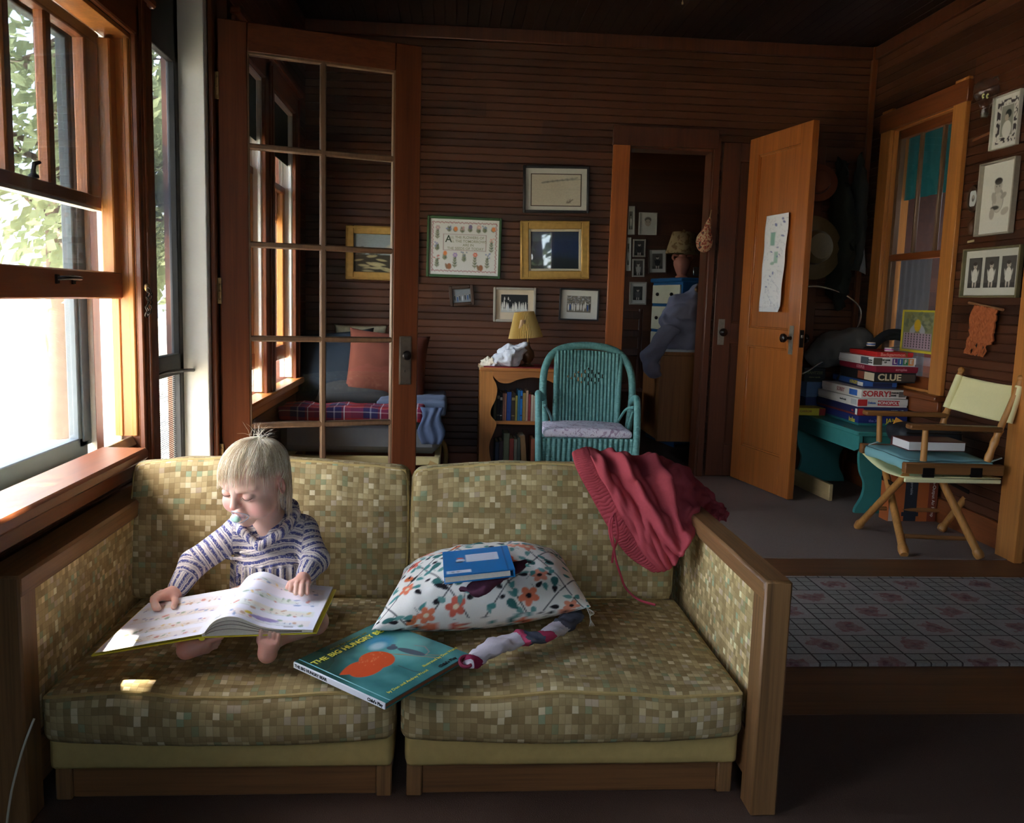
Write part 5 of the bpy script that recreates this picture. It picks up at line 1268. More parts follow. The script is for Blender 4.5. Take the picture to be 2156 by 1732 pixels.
# ---- pacifier held in the mouth
pac = thing('pacifier', 'pacifier with mint green button and clear shield in the toddler\'s mouth', 'pacifier', hp_(0, -.088, -.056))
PR = HR @ Matrix.Rotation(math.radians(-6), 3, 'X'); c = Vector((0, -.0805, -.056))
b = MB(); Pg = []
for i in range(13):
    row = []
    for j in range(25):
        a = 2*PI*j/24; rr = i/12; x = .0215*rr*math.cos(a)*(1+.10*math.cos(2*a)); z = .0150*rr*math.sin(a)*(1-.18*math.cos(a)**2); row.append(HC+HR @ (c+Vector((x, .55*x*x/.02, z))))
    Pg.append(row)
b.grid(Pg, flip=False); o = b.build('shield', glass('clear_plastic', (.97, .97, .97, 1), .16, .5), pac, True, smooth=180); md = o.modifiers.new('thick', 'SOLIDIFY'); md.thickness = .002
b = MB(); b.tube([HC+HR @ (c+Vector((.0215*math.cos(a)*(1+.10*math.cos(2*a)), .55*(.0215*math.cos(a))**2/.02, .0150*math.sin(a)*(1-.18*math.cos(a)**2)))) for a in [2*PI*k/28 for k in range(28)]], .0012, 6, closed=True); b.build('shield_rim', plain('clear_rim', lin(206, 204, 206), .25, .05), pac, True)
b = MB(); b.ball(HC+HR @ (c+Vector((0, -.0055, 0))), (.0125, .0058, .0088), HR, 14); b.build('button', plain('mint_plastic', lin(186, 226, 200), .35, .03), pac, True)
b = MB(); b.ball(HC+HR @ (c+Vector((0, -.0025, 0))), (.0132, .0062, .0095), HR, 14); b.build('button_rim', plain('white_plastic', lin(232, 232, 232), .35, .03), pac, True)
# ================================================================ living room, left half
def on_plane(px, py, o, n):
    d = CR*((px-1078)/FPX)+CU*((866-py)/FPX)+_F; c = Vector((0, 0, CAMZ)); return c+d*((Vector(o)-c).dot(n)/d.dot(n))
# rug between the two wooden strips
t = NT('rug_weave'); s = t.sep(t.coord()); q = .142
u = t.math('DIVIDE', t.math('ADD', s[0], 5.03), q); v = t.math('DIVIDE', t.math('ADD', s[1], 5.0), q)
par = t.math('MODULO', t.math('ADD', t.math('FLOOR', u), t.math('FLOOR', v)), 2.0); lat = t.math('LESS_THAN', par, .5)
def near(x, k, w): return t.math('LESS_THAN', t.math('ABSOLUTE', t.math('SUBTRACT', t.math('FRACT', t.math('ADD', t.math('MULTIPLY', x, k), .5)), .5)), w*k)
wob = t.noise(t.coord(), 60, 3); big = t.math('MAXIMUM', near(u, 1, .020), near(v, 1, .020)); small = t.math('MULTIPLY', lat, t.math('MAXIMUM', near(u, 3, .016), near(v, 3, .016)))
fu, fv = t.math('SUBTRACT', t.math('FRACT', u), .5), t.math('SUBTRACT', t.math('FRACT', v), .5)
r = t.math('ADD', t.math('SQRT', t.math('ADD', t.math('MULTIPLY', fu, fu), t.math('MULTIPLY', fv, fv))), t.math('MULTIPLY', t.math('SUBTRACT', t.noise(t.coord(), 28, 3), .5), .75))
base = t.mix(t.noise(t.coord(), 130, 4, .75), lin(106, 98, 92), lin(186, 176, 164)); base = t.mix(t.math('MULTIPLY', t.noise(t.coord(), 14, 2), .6), base, t.mix(lat, lin(178, 158, 150), lin(150, 148, 138)))
flo = t.mix(t.math('LESS_THAN', r, .10), lin(138, 92, 90), lin(112, 66, 70)); cc = t.mix(t.math('MULTIPLY', t.math('MULTIPLY', t.math('LESS_THAN', r, .29), t.math('MULTIPLY', t.noise(t.coord(), 60, 3), 1.4)), t.math('SUBTRACT', 1.0, lat)), base, flo)
cc = t.mix(t.math('MULTIPLY', t.math('MAXIMUM', big, small), .85), cc, lin(52, 38, 36)); t.bsdf(cc, .95, .1, t.noise(t.coord(), 380, 2), .7, .004)
b = MB(); b.box((1.2, 2.717, .006), (4.0, .80, .012), bev=.004); tag(b.build('rug', t.m), 'patterned runner rug with rose squares and dark lattice beyond the sofa', 'rug')
# ---------------- pictures on the back wall
M_FR_BLK = plain('black_frame', lin(40, 38, 40), .4, .2, 40); M_FR_GRN = plain('green_frame', lin(64, 92, 60), .5, .15, 40); M_FR_GOLD = plain('gilt_frame', lin(186, 146, 78), .38, .3, 40, Metallic=.35)
M_FR_BRN = plain('brown_frame', lin(72, 52, 40), .45, .2, 40); M_FR_SIL = plain('pale_frame', lin(168, 160, 146), .4, .2, 40); M_PASS = plain('pale_mat_board', lin(206, 204, 194), .8, .04, 60); M_PASS2 = plain('cream_mat_board', lin(214, 198, 172), .8, .04, 60)
def photo_canvas(kind, seed, w=90, h=70):
    g = np.random.default_rng(seed)
    if kind == 'drawing':
        c = Canvas(w, h, (202, 194, 174)); c.ell(w*.2, h*.5, w*.5, h*.5, (190, 180, 158), 0, .5, 20)
        for k in range(7): c.line([(w*(.22+.10*k), h*(.72+.02*k)), (w*(.32+.10*k), h*(.76+.022*k))], 5-.2*k, (110, 112, 106), .45)
        c.line([(w*.2, h*.72), (w*.5, h*.79), (w*.98, h*.84)], 1.2, (96, 98, 92), .7); c.rect(0, h*.5, w, h*.52, (170, 164, 148), .25)
        for k in range(16): c.line([(w*.72+g.uniform(-4, 9), h*.08), (w*.74+g.uniform(-4, 12), h*(.12+.12*g.random()))], .8, (120, 108, 96), .7)
    elif kind == 'dark_painting':
        c = Canvas(w, h, (40, 52, 78)); c.rect(0, h*.72, w, h, (70, 84, 106), .5); c.ell(w*.7, h*.55, w*.5, h*.25, (46, 66, 108), 0, .7, 12); c.ell(w*.5, h*.08, w*.7, h*.22, (34, 40, 40), 0, .8, 10); c.ell(w*.5, h*.30, w*.5, h*.12, (44, 58, 62), .2, .4, 10)
    elif kind == 'landscape':
        c = Canvas(w, h, (150, 164, 166)); c.ell(w*.9, h*.62, w*.3, h*.14, (222, 206, 160), 0, .8, 4); c.rect(0, 0, w, h*.45, (64, 58, 44)); 
        for k in range(14): c.ell(g.uniform(0, w), g.uniform(0, h*.42), g.uniform(5, 16), g.uniform(1, 3), (204, 190, 140), g.uniform(-.3, .2), .8)
        for k in range(24): c.ell(g.uniform(0, w*.5), h*.47+g.uniform(0, h*.2)*g.random(), 4, 3, (70, 66, 48), 0, .7)
    elif kind in ('group', 'wedding', 'sepia'):
        bgc = {'group': (34, 34, 36), 'wedding': (126, 132, 136), 'sepia': (120, 112, 98)}[kind]; c = Canvas(w, h, bgc)
        if kind == 'group': c.rect(0, 0, w, h*.22, (196, 196, 190)); c.rect(0, h*.22, w, h*.32, (120, 120, 118))
        if kind == 'sepia':
            for k in range(150): c.ell(g.uniform(0, w), g.uniform(h*.35, h), g.uniform(2, 5), g.uniform(1, 3), (g.integers(60, 190),)*3, g.uniform(0, 3), .7)
        n = {'group': 13, 'wedding': 7, 'sepia': 11}[kind]
        for k in range(n):
            x = w*(k+.6)/n+g.uniform(-2, 2); y = h*(.52+g.uniform(-.12, .08)); 
            col = (226, 224, 216) if kind != 'wedding' and g.random() < .75 else [(24, 26, 34), (40, 78, 140), (30, 28, 34), (206, 208, 212)][k % 4]
            c.ell(x, y-h*.16, w*.032, h*.2, col, 0, .95); c.ell(x, y+h*.06, w*.018, h*.045, (200, 184, 168) if kind == 'wedding' else (214, 208, 198)); c.ell(x, y+h*.085, w*.016, h*.02, (40, 36, 34), 0, .8)
        if kind == 'group':
            for x in (.13, .27): c.ell(w*x, h*.74, w*.025, h*.06, (210, 208, 204)); c.ell(w*x, h*.82, w*.015, h*.03, (220, 214, 206))
    return c.speck(.12, seed)
scale3 = lambda c, k: tuple(min(255, int(v*k)) for v in c)
def person_photo(seed, bgc=(120, 118, 110), dress=(226, 222, 212), w=50, h=70, cut=.0):
    g = np.random.default_rng(seed); c = Canvas(w, h, bgc); c.rect(0, 0, w, h*.16, scale3(bgc, .75))
    for sx in (-1, 1): c.ell(w*(.5+sx*.10), h*.13, w*.055, h*.13, (200, 190, 178)); c.ell(w*(.5+sx*.2), h*.42, w*.06, h*.17, scale3(dress, .9), sx*-.25)
    c.ell(w*.5, h*.45, w*.19, h*.19, dress); c.ell(w*.5, h*.30, w*.22, h*.12, dress); c.ell(w*.5, h*.72, w*.135, h*.105, (198, 188, 174)); c.ell(w*.48, h*.79, w*.15, h*.06, (70, 62, 56)); c.ell(w*.445, h*.725, 1.2, .9, (60, 54, 50)); c.ell(w*.555, h*.725, 1.2, .9, (60, 54, 50)); c.ell(w*.5, h*.67, 2, .8, (120, 90, 86)); return c.speck(.1, seed)
M_GLZ = glass('picture_glass', refl=1.0)
def framed(name, label, cat, corners, fw, fmat, parts, depth=.018, glaze=False, group=None, back=None, inner=None):
    """corners: the frame's outer corners, anticlockwise from lower left, on its wall"""
    K = [Vector(q) for q in corners]; o = sum(K, Vector())/4; M = basis(o, (K[1]-K[0])+(K[2]-K[3]), (K[3]-K[0])+(K[2]-K[1])); w = ((K[1]-K[0]).length+(K[2]-K[3]).length)/2; h = ((K[3]-K[0]).length+(K[2]-K[1]).length)/2
    T = thing(name, label, cat, o, group=group); b = MB(); nlay = inner or [(0, 1.0)]
    for sx in (-1, 1): b.box(M @ Vector((sx*(w/2-fw/2), 0, depth/2)), (fw, h, depth), M, min(.004, fw*.3)); 
    for sy in (-1, 1): b.box(M @ Vector((0, sy*(h/2-fw/2), depth/2)), (w-2*fw+.002, fw, depth), M, min(.004, fw*.3))
    if inner:
        for off, sc in inner:
            for sx in (-1, 1): b.box(M @ Vector((sx*(w/2-off), 0, depth*sc/2)), (.008, h-2*off+.006, depth*sc), M, .003)
            for sy in (-1, 1): b.box(M @ Vector((0, sy*(h/2-off), depth*sc/2)), (w-2*off, .008, depth*sc), M, .003)
    b.build('frame', fmat, T, True); iw, ih = w-2*fw, h-2*fw
    for p in parts:
        kind, x0, y0, x1, y1, z, what = p; pw, ph = (x1-x0)*iw, (y1-y0)*ih; Mp = M @ Matrix.Translation((((x0+x1)/2-.5)*iw, ((y0+y1)/2-.5)*ih, z))
        if kind == 'box': MB().box(Mp @ Vector((0, 0, 0)), (pw, ph, .002), M, 0).build('mat_board' if 'mat' in what.name else 'backing', what, T, True, smooth=0)
        else: art(kind, what, pw, ph, Mp @ Matrix.Translation((0, 0, .0012)), M_PRINT, T, min(what.w, 110), min(what.h, 100))
    if glaze: MB().box(M @ Vector((0, 0, depth*.62)), (iw+.004, ih+.004, .0012), M, 0).build('glazing', M_GLZ, T, True, smooth=0)
    return T, M, w, h
Y0 = YB-.004
wp = lambda *ps: [at(px, py, y=Y0) for px, py in ps]
framed('picture', 'framed pale pencil drawing in a dark frame, uppermost on the back wall', 'picture', wp((1099, 447), (1239, 450), (1241, 350), (1103, 349)), .014, M_FR_BLK, [('box', 0, 0, 1, 1, .003, M_PASS), ('box', .085, .10, .915, .875, .0042, M_FR_BRN), ('artwork', .10, .12, .90, .855, .0048, photo_canvas('drawing', 2, 110, 76))])
T, M, w, h = framed('picture', 'dark blue painting in a wide gilt frame, hanging below the pencil drawing', 'picture', wp((1094, 588), (1239, 588), (1241, 465), (1096, 465)), .048, M_FR_GOLD, [('artwork', .03, .03, .97, .97, .006, photo_canvas('dark_painting', 3, 100, 80))], .030, True, inner=[(.008, 1.15), (.030, .8)])
b = MB()
for sx in (-1, 1): b.box(M @ Vector((sx*(w/2-.053), 0, .011)), (.016, h-.09, .016), M, .003)
for sy in (-1, 1): b.box(M @ Vector((0, sy*(h/2-.053), .011)), (w-.118, .016, .016), M, .003)
b.build('linen_liner', plain('pale_linen', lin(214, 204, 176), .8, .08, 200), T, True)
# floral sampler with its motto
g = np.random.default_rng(9); cs = Canvas(180, 146, (222, 221, 216)); LG, OR, PU, RE, DG = (128, 134, 104), (226, 140, 84), (168, 150, 200), (196, 120, 112), (70, 92, 66)
for k in range(46):
    for (x, y) in ((8+k*164/45, 10+1.2*math.sin(k*2.2)), (8+k*164/45, 136+1.2*math.sin(k*2.2))): cs.ell(x, y, 2.1, 1.2, (168, 92, 96), .6*(-1)**k)
for k in range(34):
    for (x, y) in ((8+1.2*math.sin(k*2.2), 10+k*126/33), (172+1.2*math.sin(k*2.2), 10+k*126/33)): cs.ell(x, y, 1.2, 2.1, (168, 92, 96), .6*(-1)**k)
cs.line([(36, 64), (146, 64), (146, 106), (36, 106), (36, 64)], 1.2, (158, 120, 116))
def sprig(x, y, h, col, kind):
    cs.line([(x, y), (x+1, y+h)], 1.2, LG)
    for k in range(4): cs.leaf(x, y+h*(.1+.18*k), 9, 2.4, .7+.15*k, [LG, DG][k % 2], .9); cs.leaf(x, y+h*(.1+.18*k), 9, 2.4, 2.4-.15*k, LG, .9)
    if kind == 0: cs.flower(x+1, y+h, 6, 6, col, (240, 220, 190))
    elif kind == 1: cs.ell(x+1, y+h, 5, 6, col)
    else:
        for k in range(5): cs.ell(x+g.uniform(-7, 7), y+h+g.uniform(-6, 6), 2, 2, col)
for x, y, h_, c_, k_ in ((20, 18, 26, RE, 2), (40, 38, 18, OR, 1), (66, 18, 34, PU, 0), (90, 34, 22, (140, 150, 170), 2), (118, 18, 36, (222, 120, 96), 0), (150, 18, 34, (130, 142, 180), 2), (20, 62, 16, (150, 154, 190), 2), (20, 92, 30, (190, 160, 164), 0), (160, 60, 34, (224, 168, 150), 2), (50, 112, 12, (140, 150, 190), 2), (84, 110, 14, (206, 164, 160), 2), (104, 112, 14, (124, 110, 140), 1), (126, 110, 16, (216, 178, 164), 0), (142, 112, 12, (140, 156, 180), 2), (66, 112, 8, OR, 1), (164, 114, 8, OR, 1)): sprig(x, y, h_, c_, k_)
for x, y in ((52, 22), (134, 20)): cs.ell(x, y, 6, 8, (170, 112, 78)); cs.ell(x-7, y, 3, 8, (150, 118, 90), .3)
T, M, w, h = framed('picture', 'green framed floral sampler with a stitched motto', 'picture', wp((897, 582), (1053, 587), (1057, 460), (900, 453)), .015, M_FR_GRN, [('embroidery', .0, .0, 1, 1, .004, cs)], .016)
iw, ih = w-.03, h-.03; tm = lambda x, y: M @ Matrix.Translation(((x-.5)*iw, (y-.5)*ih, .0056)); MI = plain('sage_thread', lin(150, 152, 120), .8, .05); MI2 = plain('dark_green_thread', lin(70, 84, 62), .8, .05)
text_obj('stitched_lettering', 'LL THE FLOWERS OF', .0205, tm(.545, .675), MI, T, .0002, bold=.0002); text_obj('stitched_lettering', 'LL THE TOMORROWS', .0205, tm(.565, .605), MI, T, .0002, bold=.0002); text_obj('stitched_lettering', 'ARE IN', .0205, tm(.56, .54), MI, T, .0002, bold=.0002); text_obj('stitched_lettering', 'THE SEEDS OF TODAY', .0205, tm(.52, .475), MI, T, .0002, bold=.0002); text_obj('stitched_initial', 'A', .056, tm(.275, .64), MI2, T, .0003, bold=.0006)
framed('picture', 'small tilted colour photograph of a wedding party in a dark frame', 'picture', wp((948, 646), (1000, 641), (996, 599), (944, 602)), .020, M_FR_BRN, [('photograph', 0, 0, 1, 1, .004, photo_canvas('wedding', 4, 70, 56))])
framed('picture', 'black and white group photograph in a cream mat behind the table lamp', 'picture', wp((1037, 677), (1126, 678), (1130, 606), (1040, 604)), .014, M_FR_SIL, [('box', 0, 0, 1, 1, .003, M_PASS2), ('photograph', .14, .24, .85, .84, .004, photo_canvas('group', 6, 90, 60))], .02)
framed('picture', 'sepia group photograph in a grey mat beside the bedroom doorway', 'picture', wp((1175, 673), (1259, 676), (1262, 609), (1179, 606)), .009, M_FR_BLK, [('box', 0, 0, 1, 1, .003, M_PASS), ('photograph', .17, .23, .82, .80, .004, photo_canvas('sepia', 7, 90, 66))], .02)
framed('picture', 'gilt framed landscape painting seen through the glazed door', 'picture', [Vector((-.595, Y0, 1.105)), Vector((-.20, Y0, 1.105)), Vector((-.20, Y0, 1.405)), Vector((-.595, Y0, 1.405))], .045, M_FR_GOLD, [('artwork', 0, 0, 1, 1, .006, photo_canvas('landscape', 8, 90, 70))], .028, inner=[(.01, 1.1), (.038, .7)])
# ---------------- daybed behind the glazed door
M_CREAM = plain('cream_enamel', lin(196, 184, 134), .5, .12, 30); M_BAM = plain('bamboo', lin(176, 148, 96), .5, .25, 40)
db = thing('daybed', 'cream framed daybed beyond the glazed door', 'daybed', (-.42, 4.55, 0))
MB().box((-.42, 4.56, .345), (.76, .80, .16), bev=.04).build('mattress', plain('grey_ticking', lin(98, 102, 104), .9, .1, 30), db, True)
b = MB(); 
for y in (4.16, 4.94): b.box((-.42, y, .235), (.76, .03, .04), bev=.004)
for x in (-.78, -.05): b.box((x, 4.55, .235), (.03, .78, .04), bev=.004)
b.box((-.42, 4.17, .07), (.70, .025, .025), bev=.004); b.build('bed_frame', M_CREAM, db, True)
for x, s in ((-.06, 1), (-.77, -1)):
    for y in (4.15, 4.95):
        b = MB(); b.tube(bez([(x-s*.03, y, .23), (x+s*.035, y, .19), (x+s*.05, y, .10), (x+s*.03, y, 0)], 6), .014, 8); b.build('leg', M_BAM, db, True)
t = NT('plaid_wool'); s = t.sep(t.coord()); P1 = t.math('FRACT', t.math('DIVIDE', s[0], .17)); P2 = t.math('FRACT', t.math('DIVIDE', t.math('ADD', s[1], s[2]), .14))
st_ = lambda p: t.ramp(p, [(0, lin(122, 36, 42)), (.34, lin(34, 34, 66)), (.52, lin(150, 146, 148)), (.56, lin(40, 40, 82)), (.74, lin(120, 36, 44)), (.80, lin(206, 200, 198)), (.83, lin(146, 40, 46))], 'CONSTANT')
t.bsdf(t.mix(.5, st_(P1), st_(P2)), .95, .1, t.noise(t.coord(), 300, 2), .5, .002); M_PLAID = t.m
def slab_cloth(name, label, cat, x0, x1, y0, y1, z0, z1, m, amp=.008, seed=0, n=(44, 24, 6), r=.016):
    T = thing(name, label, cat, ((x0+x1)/2, (y0+y1)/2, z0)); 
    b = cushion(x1-x0, y1-y0, z1-z0, min(r, (z1-z0)*.48), lambda p, u, v, w: Vector((p.x+amp*.6*noise.noise(p*9+Vector((seed, 0, 0))), p.y+amp*.6*noise.noise(p*8+Vector((0, seed, 0))), p.z+amp*noise.noise(Vector((p.x*10+seed, p.y*10, 0)))*(1 if w > 0 else .2))), n)
    b.v = [(q[0], q[1], q[2]+(z1-z0)/2) for q in b.v]; b.build(name+'_cloth', m, T, smooth=80); return T
slab_cloth('blanket', 'folded red and navy plaid blanket along the front of the daybed', 'blanket', -.80, -.12, 4.12, 4.34, .425, .490, M_PLAID, .012, 3)
slab_cloth('blanket', 'grey blue blanket covering the right end of the daybed', 'blanket', -.36, -.015, 4.345, 4.90, .425, .500, plain('grey_blue_wool', lin(84, 96, 116), .95, .25, 9), .014, 8)
b = MB(); P = [[Vector((-.135+.11*u+.012*math.sin(k*.9+u*3), 4.125-.012*(1-abs(u-.5))-.004*math.sin(u*16), .50-.022*k)) for u in np.linspace(0, 1, 16)] for k in range(9)]
b.grid(P); o = b.build('blanket', plain('checked_blue_wool', lin(70, 84, 110), .95, .4, 16), smooth=180); tag(o, 'corner of blue checked blanket hanging over the daybed edge', 'blanket'); md = o.modifiers.new('cloth', 'SOLIDIFY'); md.thickness = .008
def pillow(label, c, w, h, th, rot, m, group=None, seed=0, name='pillow'):
    T = thing(name, label, 'pillow', c, rot=rot, group=group); b = MB(); n = 22
    for sg in (1, -1):
        P = []
        for i in range(n+1):
            row = []
            for j in range(n+1):
                u, v = 2*i/n-1, 2*j/n-1; k = (max(0, 1-u*u)*max(0, 1-v*v))**.42; pin = 1-.07*(1-abs(u)**3)*(abs(v)**3) ; pin2 = 1-.07*(1-abs(v)**3)*(abs(u)**3)
                row.append((u*w/2*pin2, -sg*(th/2*k+.006*noise.noise(Vector((u*3+seed, v*3, sg)))*k), v*h/2*pin))
            P.append(row)
        b.grid(P, flip=sg > 0)
    weld(b); b.build('pillow_cover', m, T, smooth=180); return T
RX = lambda a: Matrix.Rotation(math.radians(a), 4, 'X'); RY = lambda a: Matrix.Rotation(math.radians(a), 4, 'Y'); RZ = lambda a: Matrix.Rotation(math.radians(a), 4, 'Z')
pillow('dark blue velvet pillow on the daybed', (-.63, 4.82, .635), .46, .40, .16, RX(-22) @ RY(-6), plain('dark_blue_velvet', lin(26, 38, 48), .9, .35, 7))
pillow('rust coloured pillow leaning on the daybed', (-.335, 4.74, .645), .44, .40, .15, RZ(8) @ RX(-26) @ RY(6), plain('rust_cotton', lin(98, 48, 32), .9, .15, 12))
pillow('grey pillow lying low on the daybed', (-.50, 4.68, .495), .42, .22, .12, RX(-70), plain('charcoal_cotton', lin(40, 42, 42), .9, .2, 12))
pillow('small flowered pillow behind the blue one', (-.50, 4.955, .755), .30, .20, .07, RX(-8), plain('flowered_cotton', lin(140, 130, 104), .9, .5, 40))
b = MB(); b = blob_path(b, [(-.66, 4.36, .446), (-.60, 4.40, .452), (-.52, 4.45, .450)], [.012, .02, .008], .6, 10, .5); tag(b.build('cloth', plain('white_tissue', lin(222, 220, 214), .9, .05), smooth=180), 'small white cloth on the daybed beside the plaid blanket', 'cloth')
# ---------------- bookcase, books and what stands on it
M_PINE = wood('pine_bookcase', lin(190, 122, 56), .6, 2, .4); M_PINEX = wood('pine_shelf', lin(176, 110, 52), .6, 0, .4)
bk = thing('bookcase', 'pine bookcase with a scalloped front beside the wicker chair', 'bookcase', (.39, 4.88, 0)); X0, X1, YF, YBK, ZT_ = .17, .74, 4.72, 5.03, .64
b = MB()
for x in (X0+.009, X1-.009): MB().box((x, (YF+YBK)/2+.009, ZT_/2), (.018, YBK-YF-.018, ZT_-.002), bev=.002).build('side_panel', M_PINE, bk, True)
b = MB(); b.box(((X0+X1)/2, (YF+YBK)/2, ZT_), (X1-X0+.01, YBK-YF+.008, .018), bev=.003)
b.build('top_board', M_PINEX, bk, True)
for z in (.345, .06): MB().box(((X0+X1)/2, (YF+YBK)/2+.006, z), (X1-X0-.036, YBK-YF-.03, .018), bev=.001).build('shelf', M_PINEX, bk, True)
b = MB(); MB().box(((X0+X1)/2, YBK-.006, ZT_/2), (X1-X0-.034, .008, ZT_-.02), bev=0).build('back_panel', M_DARK, bk, True)
Mfr = basis((0, YF+.018, 0), (1, 0, 0), (0, 0, 1))
def scal(side):
    xo = X0 if side > 0 else X1; pts = []
    inner = [(0.072, ZT_-.012), (.068, .595), (.085, .560), (.092, .52), (.082, .47), (.060, .42), (.062, .385), (.092, .345), (.078, .29), (.058, .235), (.058, .18), (.072, .12), (.092, .06), (.092, 0)]
    C_ = bez([(a, z, 0) for a, z in inner], 5); return [(xo, ZT_-.010), (xo, 0)]+[(xo+side*p.x, p.y) for p in reversed(C_)]
b = MB(); b.prism(scal(1), 0, .016, Mfr); b.build('face_board', M_PINE, bk, True); b = MB(); b.prism(scal(-1), 0, .016, Mfr); b.build('face_board', M_PINE, bk, True)
top = bez([(X0+.070, .600, 0), (X0+.10, .572, 0), (X0+.15, .565, 0), (X0+.21, .588, 0), (X0+.285, .600, 0), (X1-.21, .588, 0), (X1-.15, .565, 0), (X1-.10, .572, 0), (X1-.07, .600, 0)], 5)
b = MB(); b.prism([(X0+.06, .632)]+[(p.x, p.y) for p in top]+[(X1-.06, .632)], .0005, .0155, Mfr); b.build('scalloped_valance', M_PINEX, bk, True)
M_PAGES = plain('book_pages', lin(206, 190, 160), .9, .1, 200)
def spine_book(x, w, z0, h, d, col, label, lean=0, grp='books on the upper shelf of the bookcase', band=None, yf=4.765):
    T = thing('book', label, 'book', (x+w/2, yf, z0), rot=Matrix.Rotation(lean, 4, 'Y'), group=grp); m = plain('cloth_%d_%d_%d' % col, lin(*col), .7, .15, 60); b = MB()
    for sx in (-1, 1): b.box((sx*(w/2-.0012), d/2, h/2), (.0024, d, h), bev=.0006)
    b.box((0, .0015, h/2), (w-.001, .003, h), bev=.001)
    if band: b.box((0, -.0003, h*.78), (w-.002, .001, h*.10), bev=0, mi=1); b.box((0, -.0003, h*.18), (w-.002, .001, h*.03), bev=0, mi=1)
    b.build('cover', [m, plain('gilt_%d_%d_%d' % band, lin(*band), .5)] if band else m, T); MB().box((0, d/2+.001, h/2), (w-.006, d-.006, h-.006), bev=0).build('text_block', M_PAGES, T)
x = .247
UP = [(.016, .150, (62, 60, 40), 'dark olive book, leftmost on the upper shelf', None), (.016, .166, (26, 24, 26), 'taller of two black books at left of upper shelf', (120, 110, 90)), (.014, .155, (22, 22, 26), 'black book with pale spine lettering on upper shelf', (190, 184, 170)), (.010, .152, (150, 104, 86), 'thin dusty pink book on upper shelf', None), (.010, .152, (170, 112, 92), 'thin salmon book left of wide blue book', None),
      (.025, .160, (48, 78, 142), 'wide faded blue book in middle of upper shelf', None), (.020, .155, (66, 52, 40), 'dark brown book right of wide blue book', (150, 128, 84)), (.012, .140, (150, 138, 66), 'short olive yellow book on upper shelf', None), (.012, .170, (58, 120, 150), 'tall thin teal blue book on upper shelf', None), (.013, .168, (38, 118, 190), 'bright blue book on upper shelf', (30, 44, 80)), (.017, .156, (158, 128, 70), 'mustard book right of bright blue book', None), (.012, .170, (196, 160, 130), 'tall buff book half behind the wicker chair', None),
      (.014, .150, (150, 60, 56), 'red book behind the wicker chair arm', None), (.012, .146, (206, 186, 160), 'cream book with dark edge behind wicker chair', None), (.013, .142, (198, 174, 150), 'pale book behind wicker chair arm', None), (.014, .142, (40, 48, 96), 'navy book rightmost in sight on upper shelf', None)]
for w, h, col, lab, band in UP: spine_book(x, w, .354, h, .14, col, lab, band=band); x += w+.0012
x = .262
for w, h, col, lab, ln in [(.020, .165, (40, 50, 70), 'navy book, leftmost on the lower shelf', 0), (.022, .17, (70, 56, 62), 'dull purple book on lower shelf', 0), (.032, .215, (104, 112, 88), 'tall grey green book on lower shelf', 0), (.024, .185, (150, 70, 62), 'red book on lower shelf', 0), (.017, .182, (130, 128, 112), 'grey book on lower shelf', 0), (.017, .192, (84, 92, 84), 'dark green grey book on lower shelf', 0)]:
    spine_book(x, w, .069, h, .15, col, lab, ln, 'books on the lower shelf of the bookcase'); x += w+.0015
spine_book(x+.012, .030, .073, .200, .15, (150, 116, 78), 'tan book leaning to the left on lower shelf', -.10, 'books on the lower shelf of the bookcase')
spine_book(x+.058, .022, .069, .185, .15, (160, 96, 72), 'terracotta book behind the wicker chair on lower shelf', 0, 'books on the lower shelf of the bookcase')
# red runner with fringe, lamp, crumpled cloths
T = thing('table_runner', 'red woven runner with pale fringe covering the bookcase top', 'runner', (.46, 4.87, .649)); MB().box((.46, 4.87, .6505), (.55, .28, .003), bev=.001).build('runner_cloth', plain('red_weave', lin(150, 44, 48), .9, .25, 90), T, True)
b = MB(); g = np.random.default_rng(4)
for k in range(46): y = 4.735+.27*k/46; b.tube([(.187, y, .651), (.174+.003*g.random(), y+.003*g.normal(), .652), (.163, y+.004*g.normal(), .649-.016*g.random())], .0011, 4)
b.build('fringe', plain('pale_fringe', lin(206, 188, 150), .9), T, True)
lm = thing('table_lamp', 'small table lamp with gold pleated shade on the bookcase', 'lamp', (.435, 4.87, .652))
b = MB(); b.lathe([(.038, 0), (.040, .006), (.020, .012), (.018, .018), (.030, .030), (.040, .055), (.036, .080), (.020, .100), (.012, .112), (.010, .135), (0, .136)], 24); b.build('lamp_base', plain('mottled_brown_glaze', lin(96, 66, 42), .35, .5, 40), lm)
b = MB(); b.lathe([(.007, .13), (.007, .20), (.012, .205), (.012, .235), (0, .236)], 12); b.build('lamp_socket', M_BRASS, lm)
t = NT('pleated_shade'); tr = t.n('ShaderNodeBsdfTranslucent'); df = t.n('ShaderNodeBsdfDiffuse'); mx = t.n('ShaderNodeMixShader'); mx.inputs[0].default_value = .35
for q in (tr, df): q.inputs[0].default_value = lin(232, 204, 130)
t.l(df.outputs[0], mx.inputs[1]); t.l(tr.outputs[0], mx.inputs[2]); t.l(mx.outputs[0], t.out.inputs[0])
Rl = RY(-5); b = MB(); N = 120; P = []
for k in range(7):
    f = k/6; r = .092-.040*f; P.append([Rl @ Vector(((r+(.004*(1-.4*f))*(1 if j % 2 else -1))*math.cos(2*PI*j/N), (r+(.004*(1-.4*f))*(1 if j % 2 else -1))*math.sin(2*PI*j/N), .158+.142*f)) for j in range(N)])
b.grid(P, cv=True); o = b.build('lamp_shade', t.m, lm, smooth=0); md = o.modifiers.new('thick', 'SOLIDIFY'); md.thickness = .0015
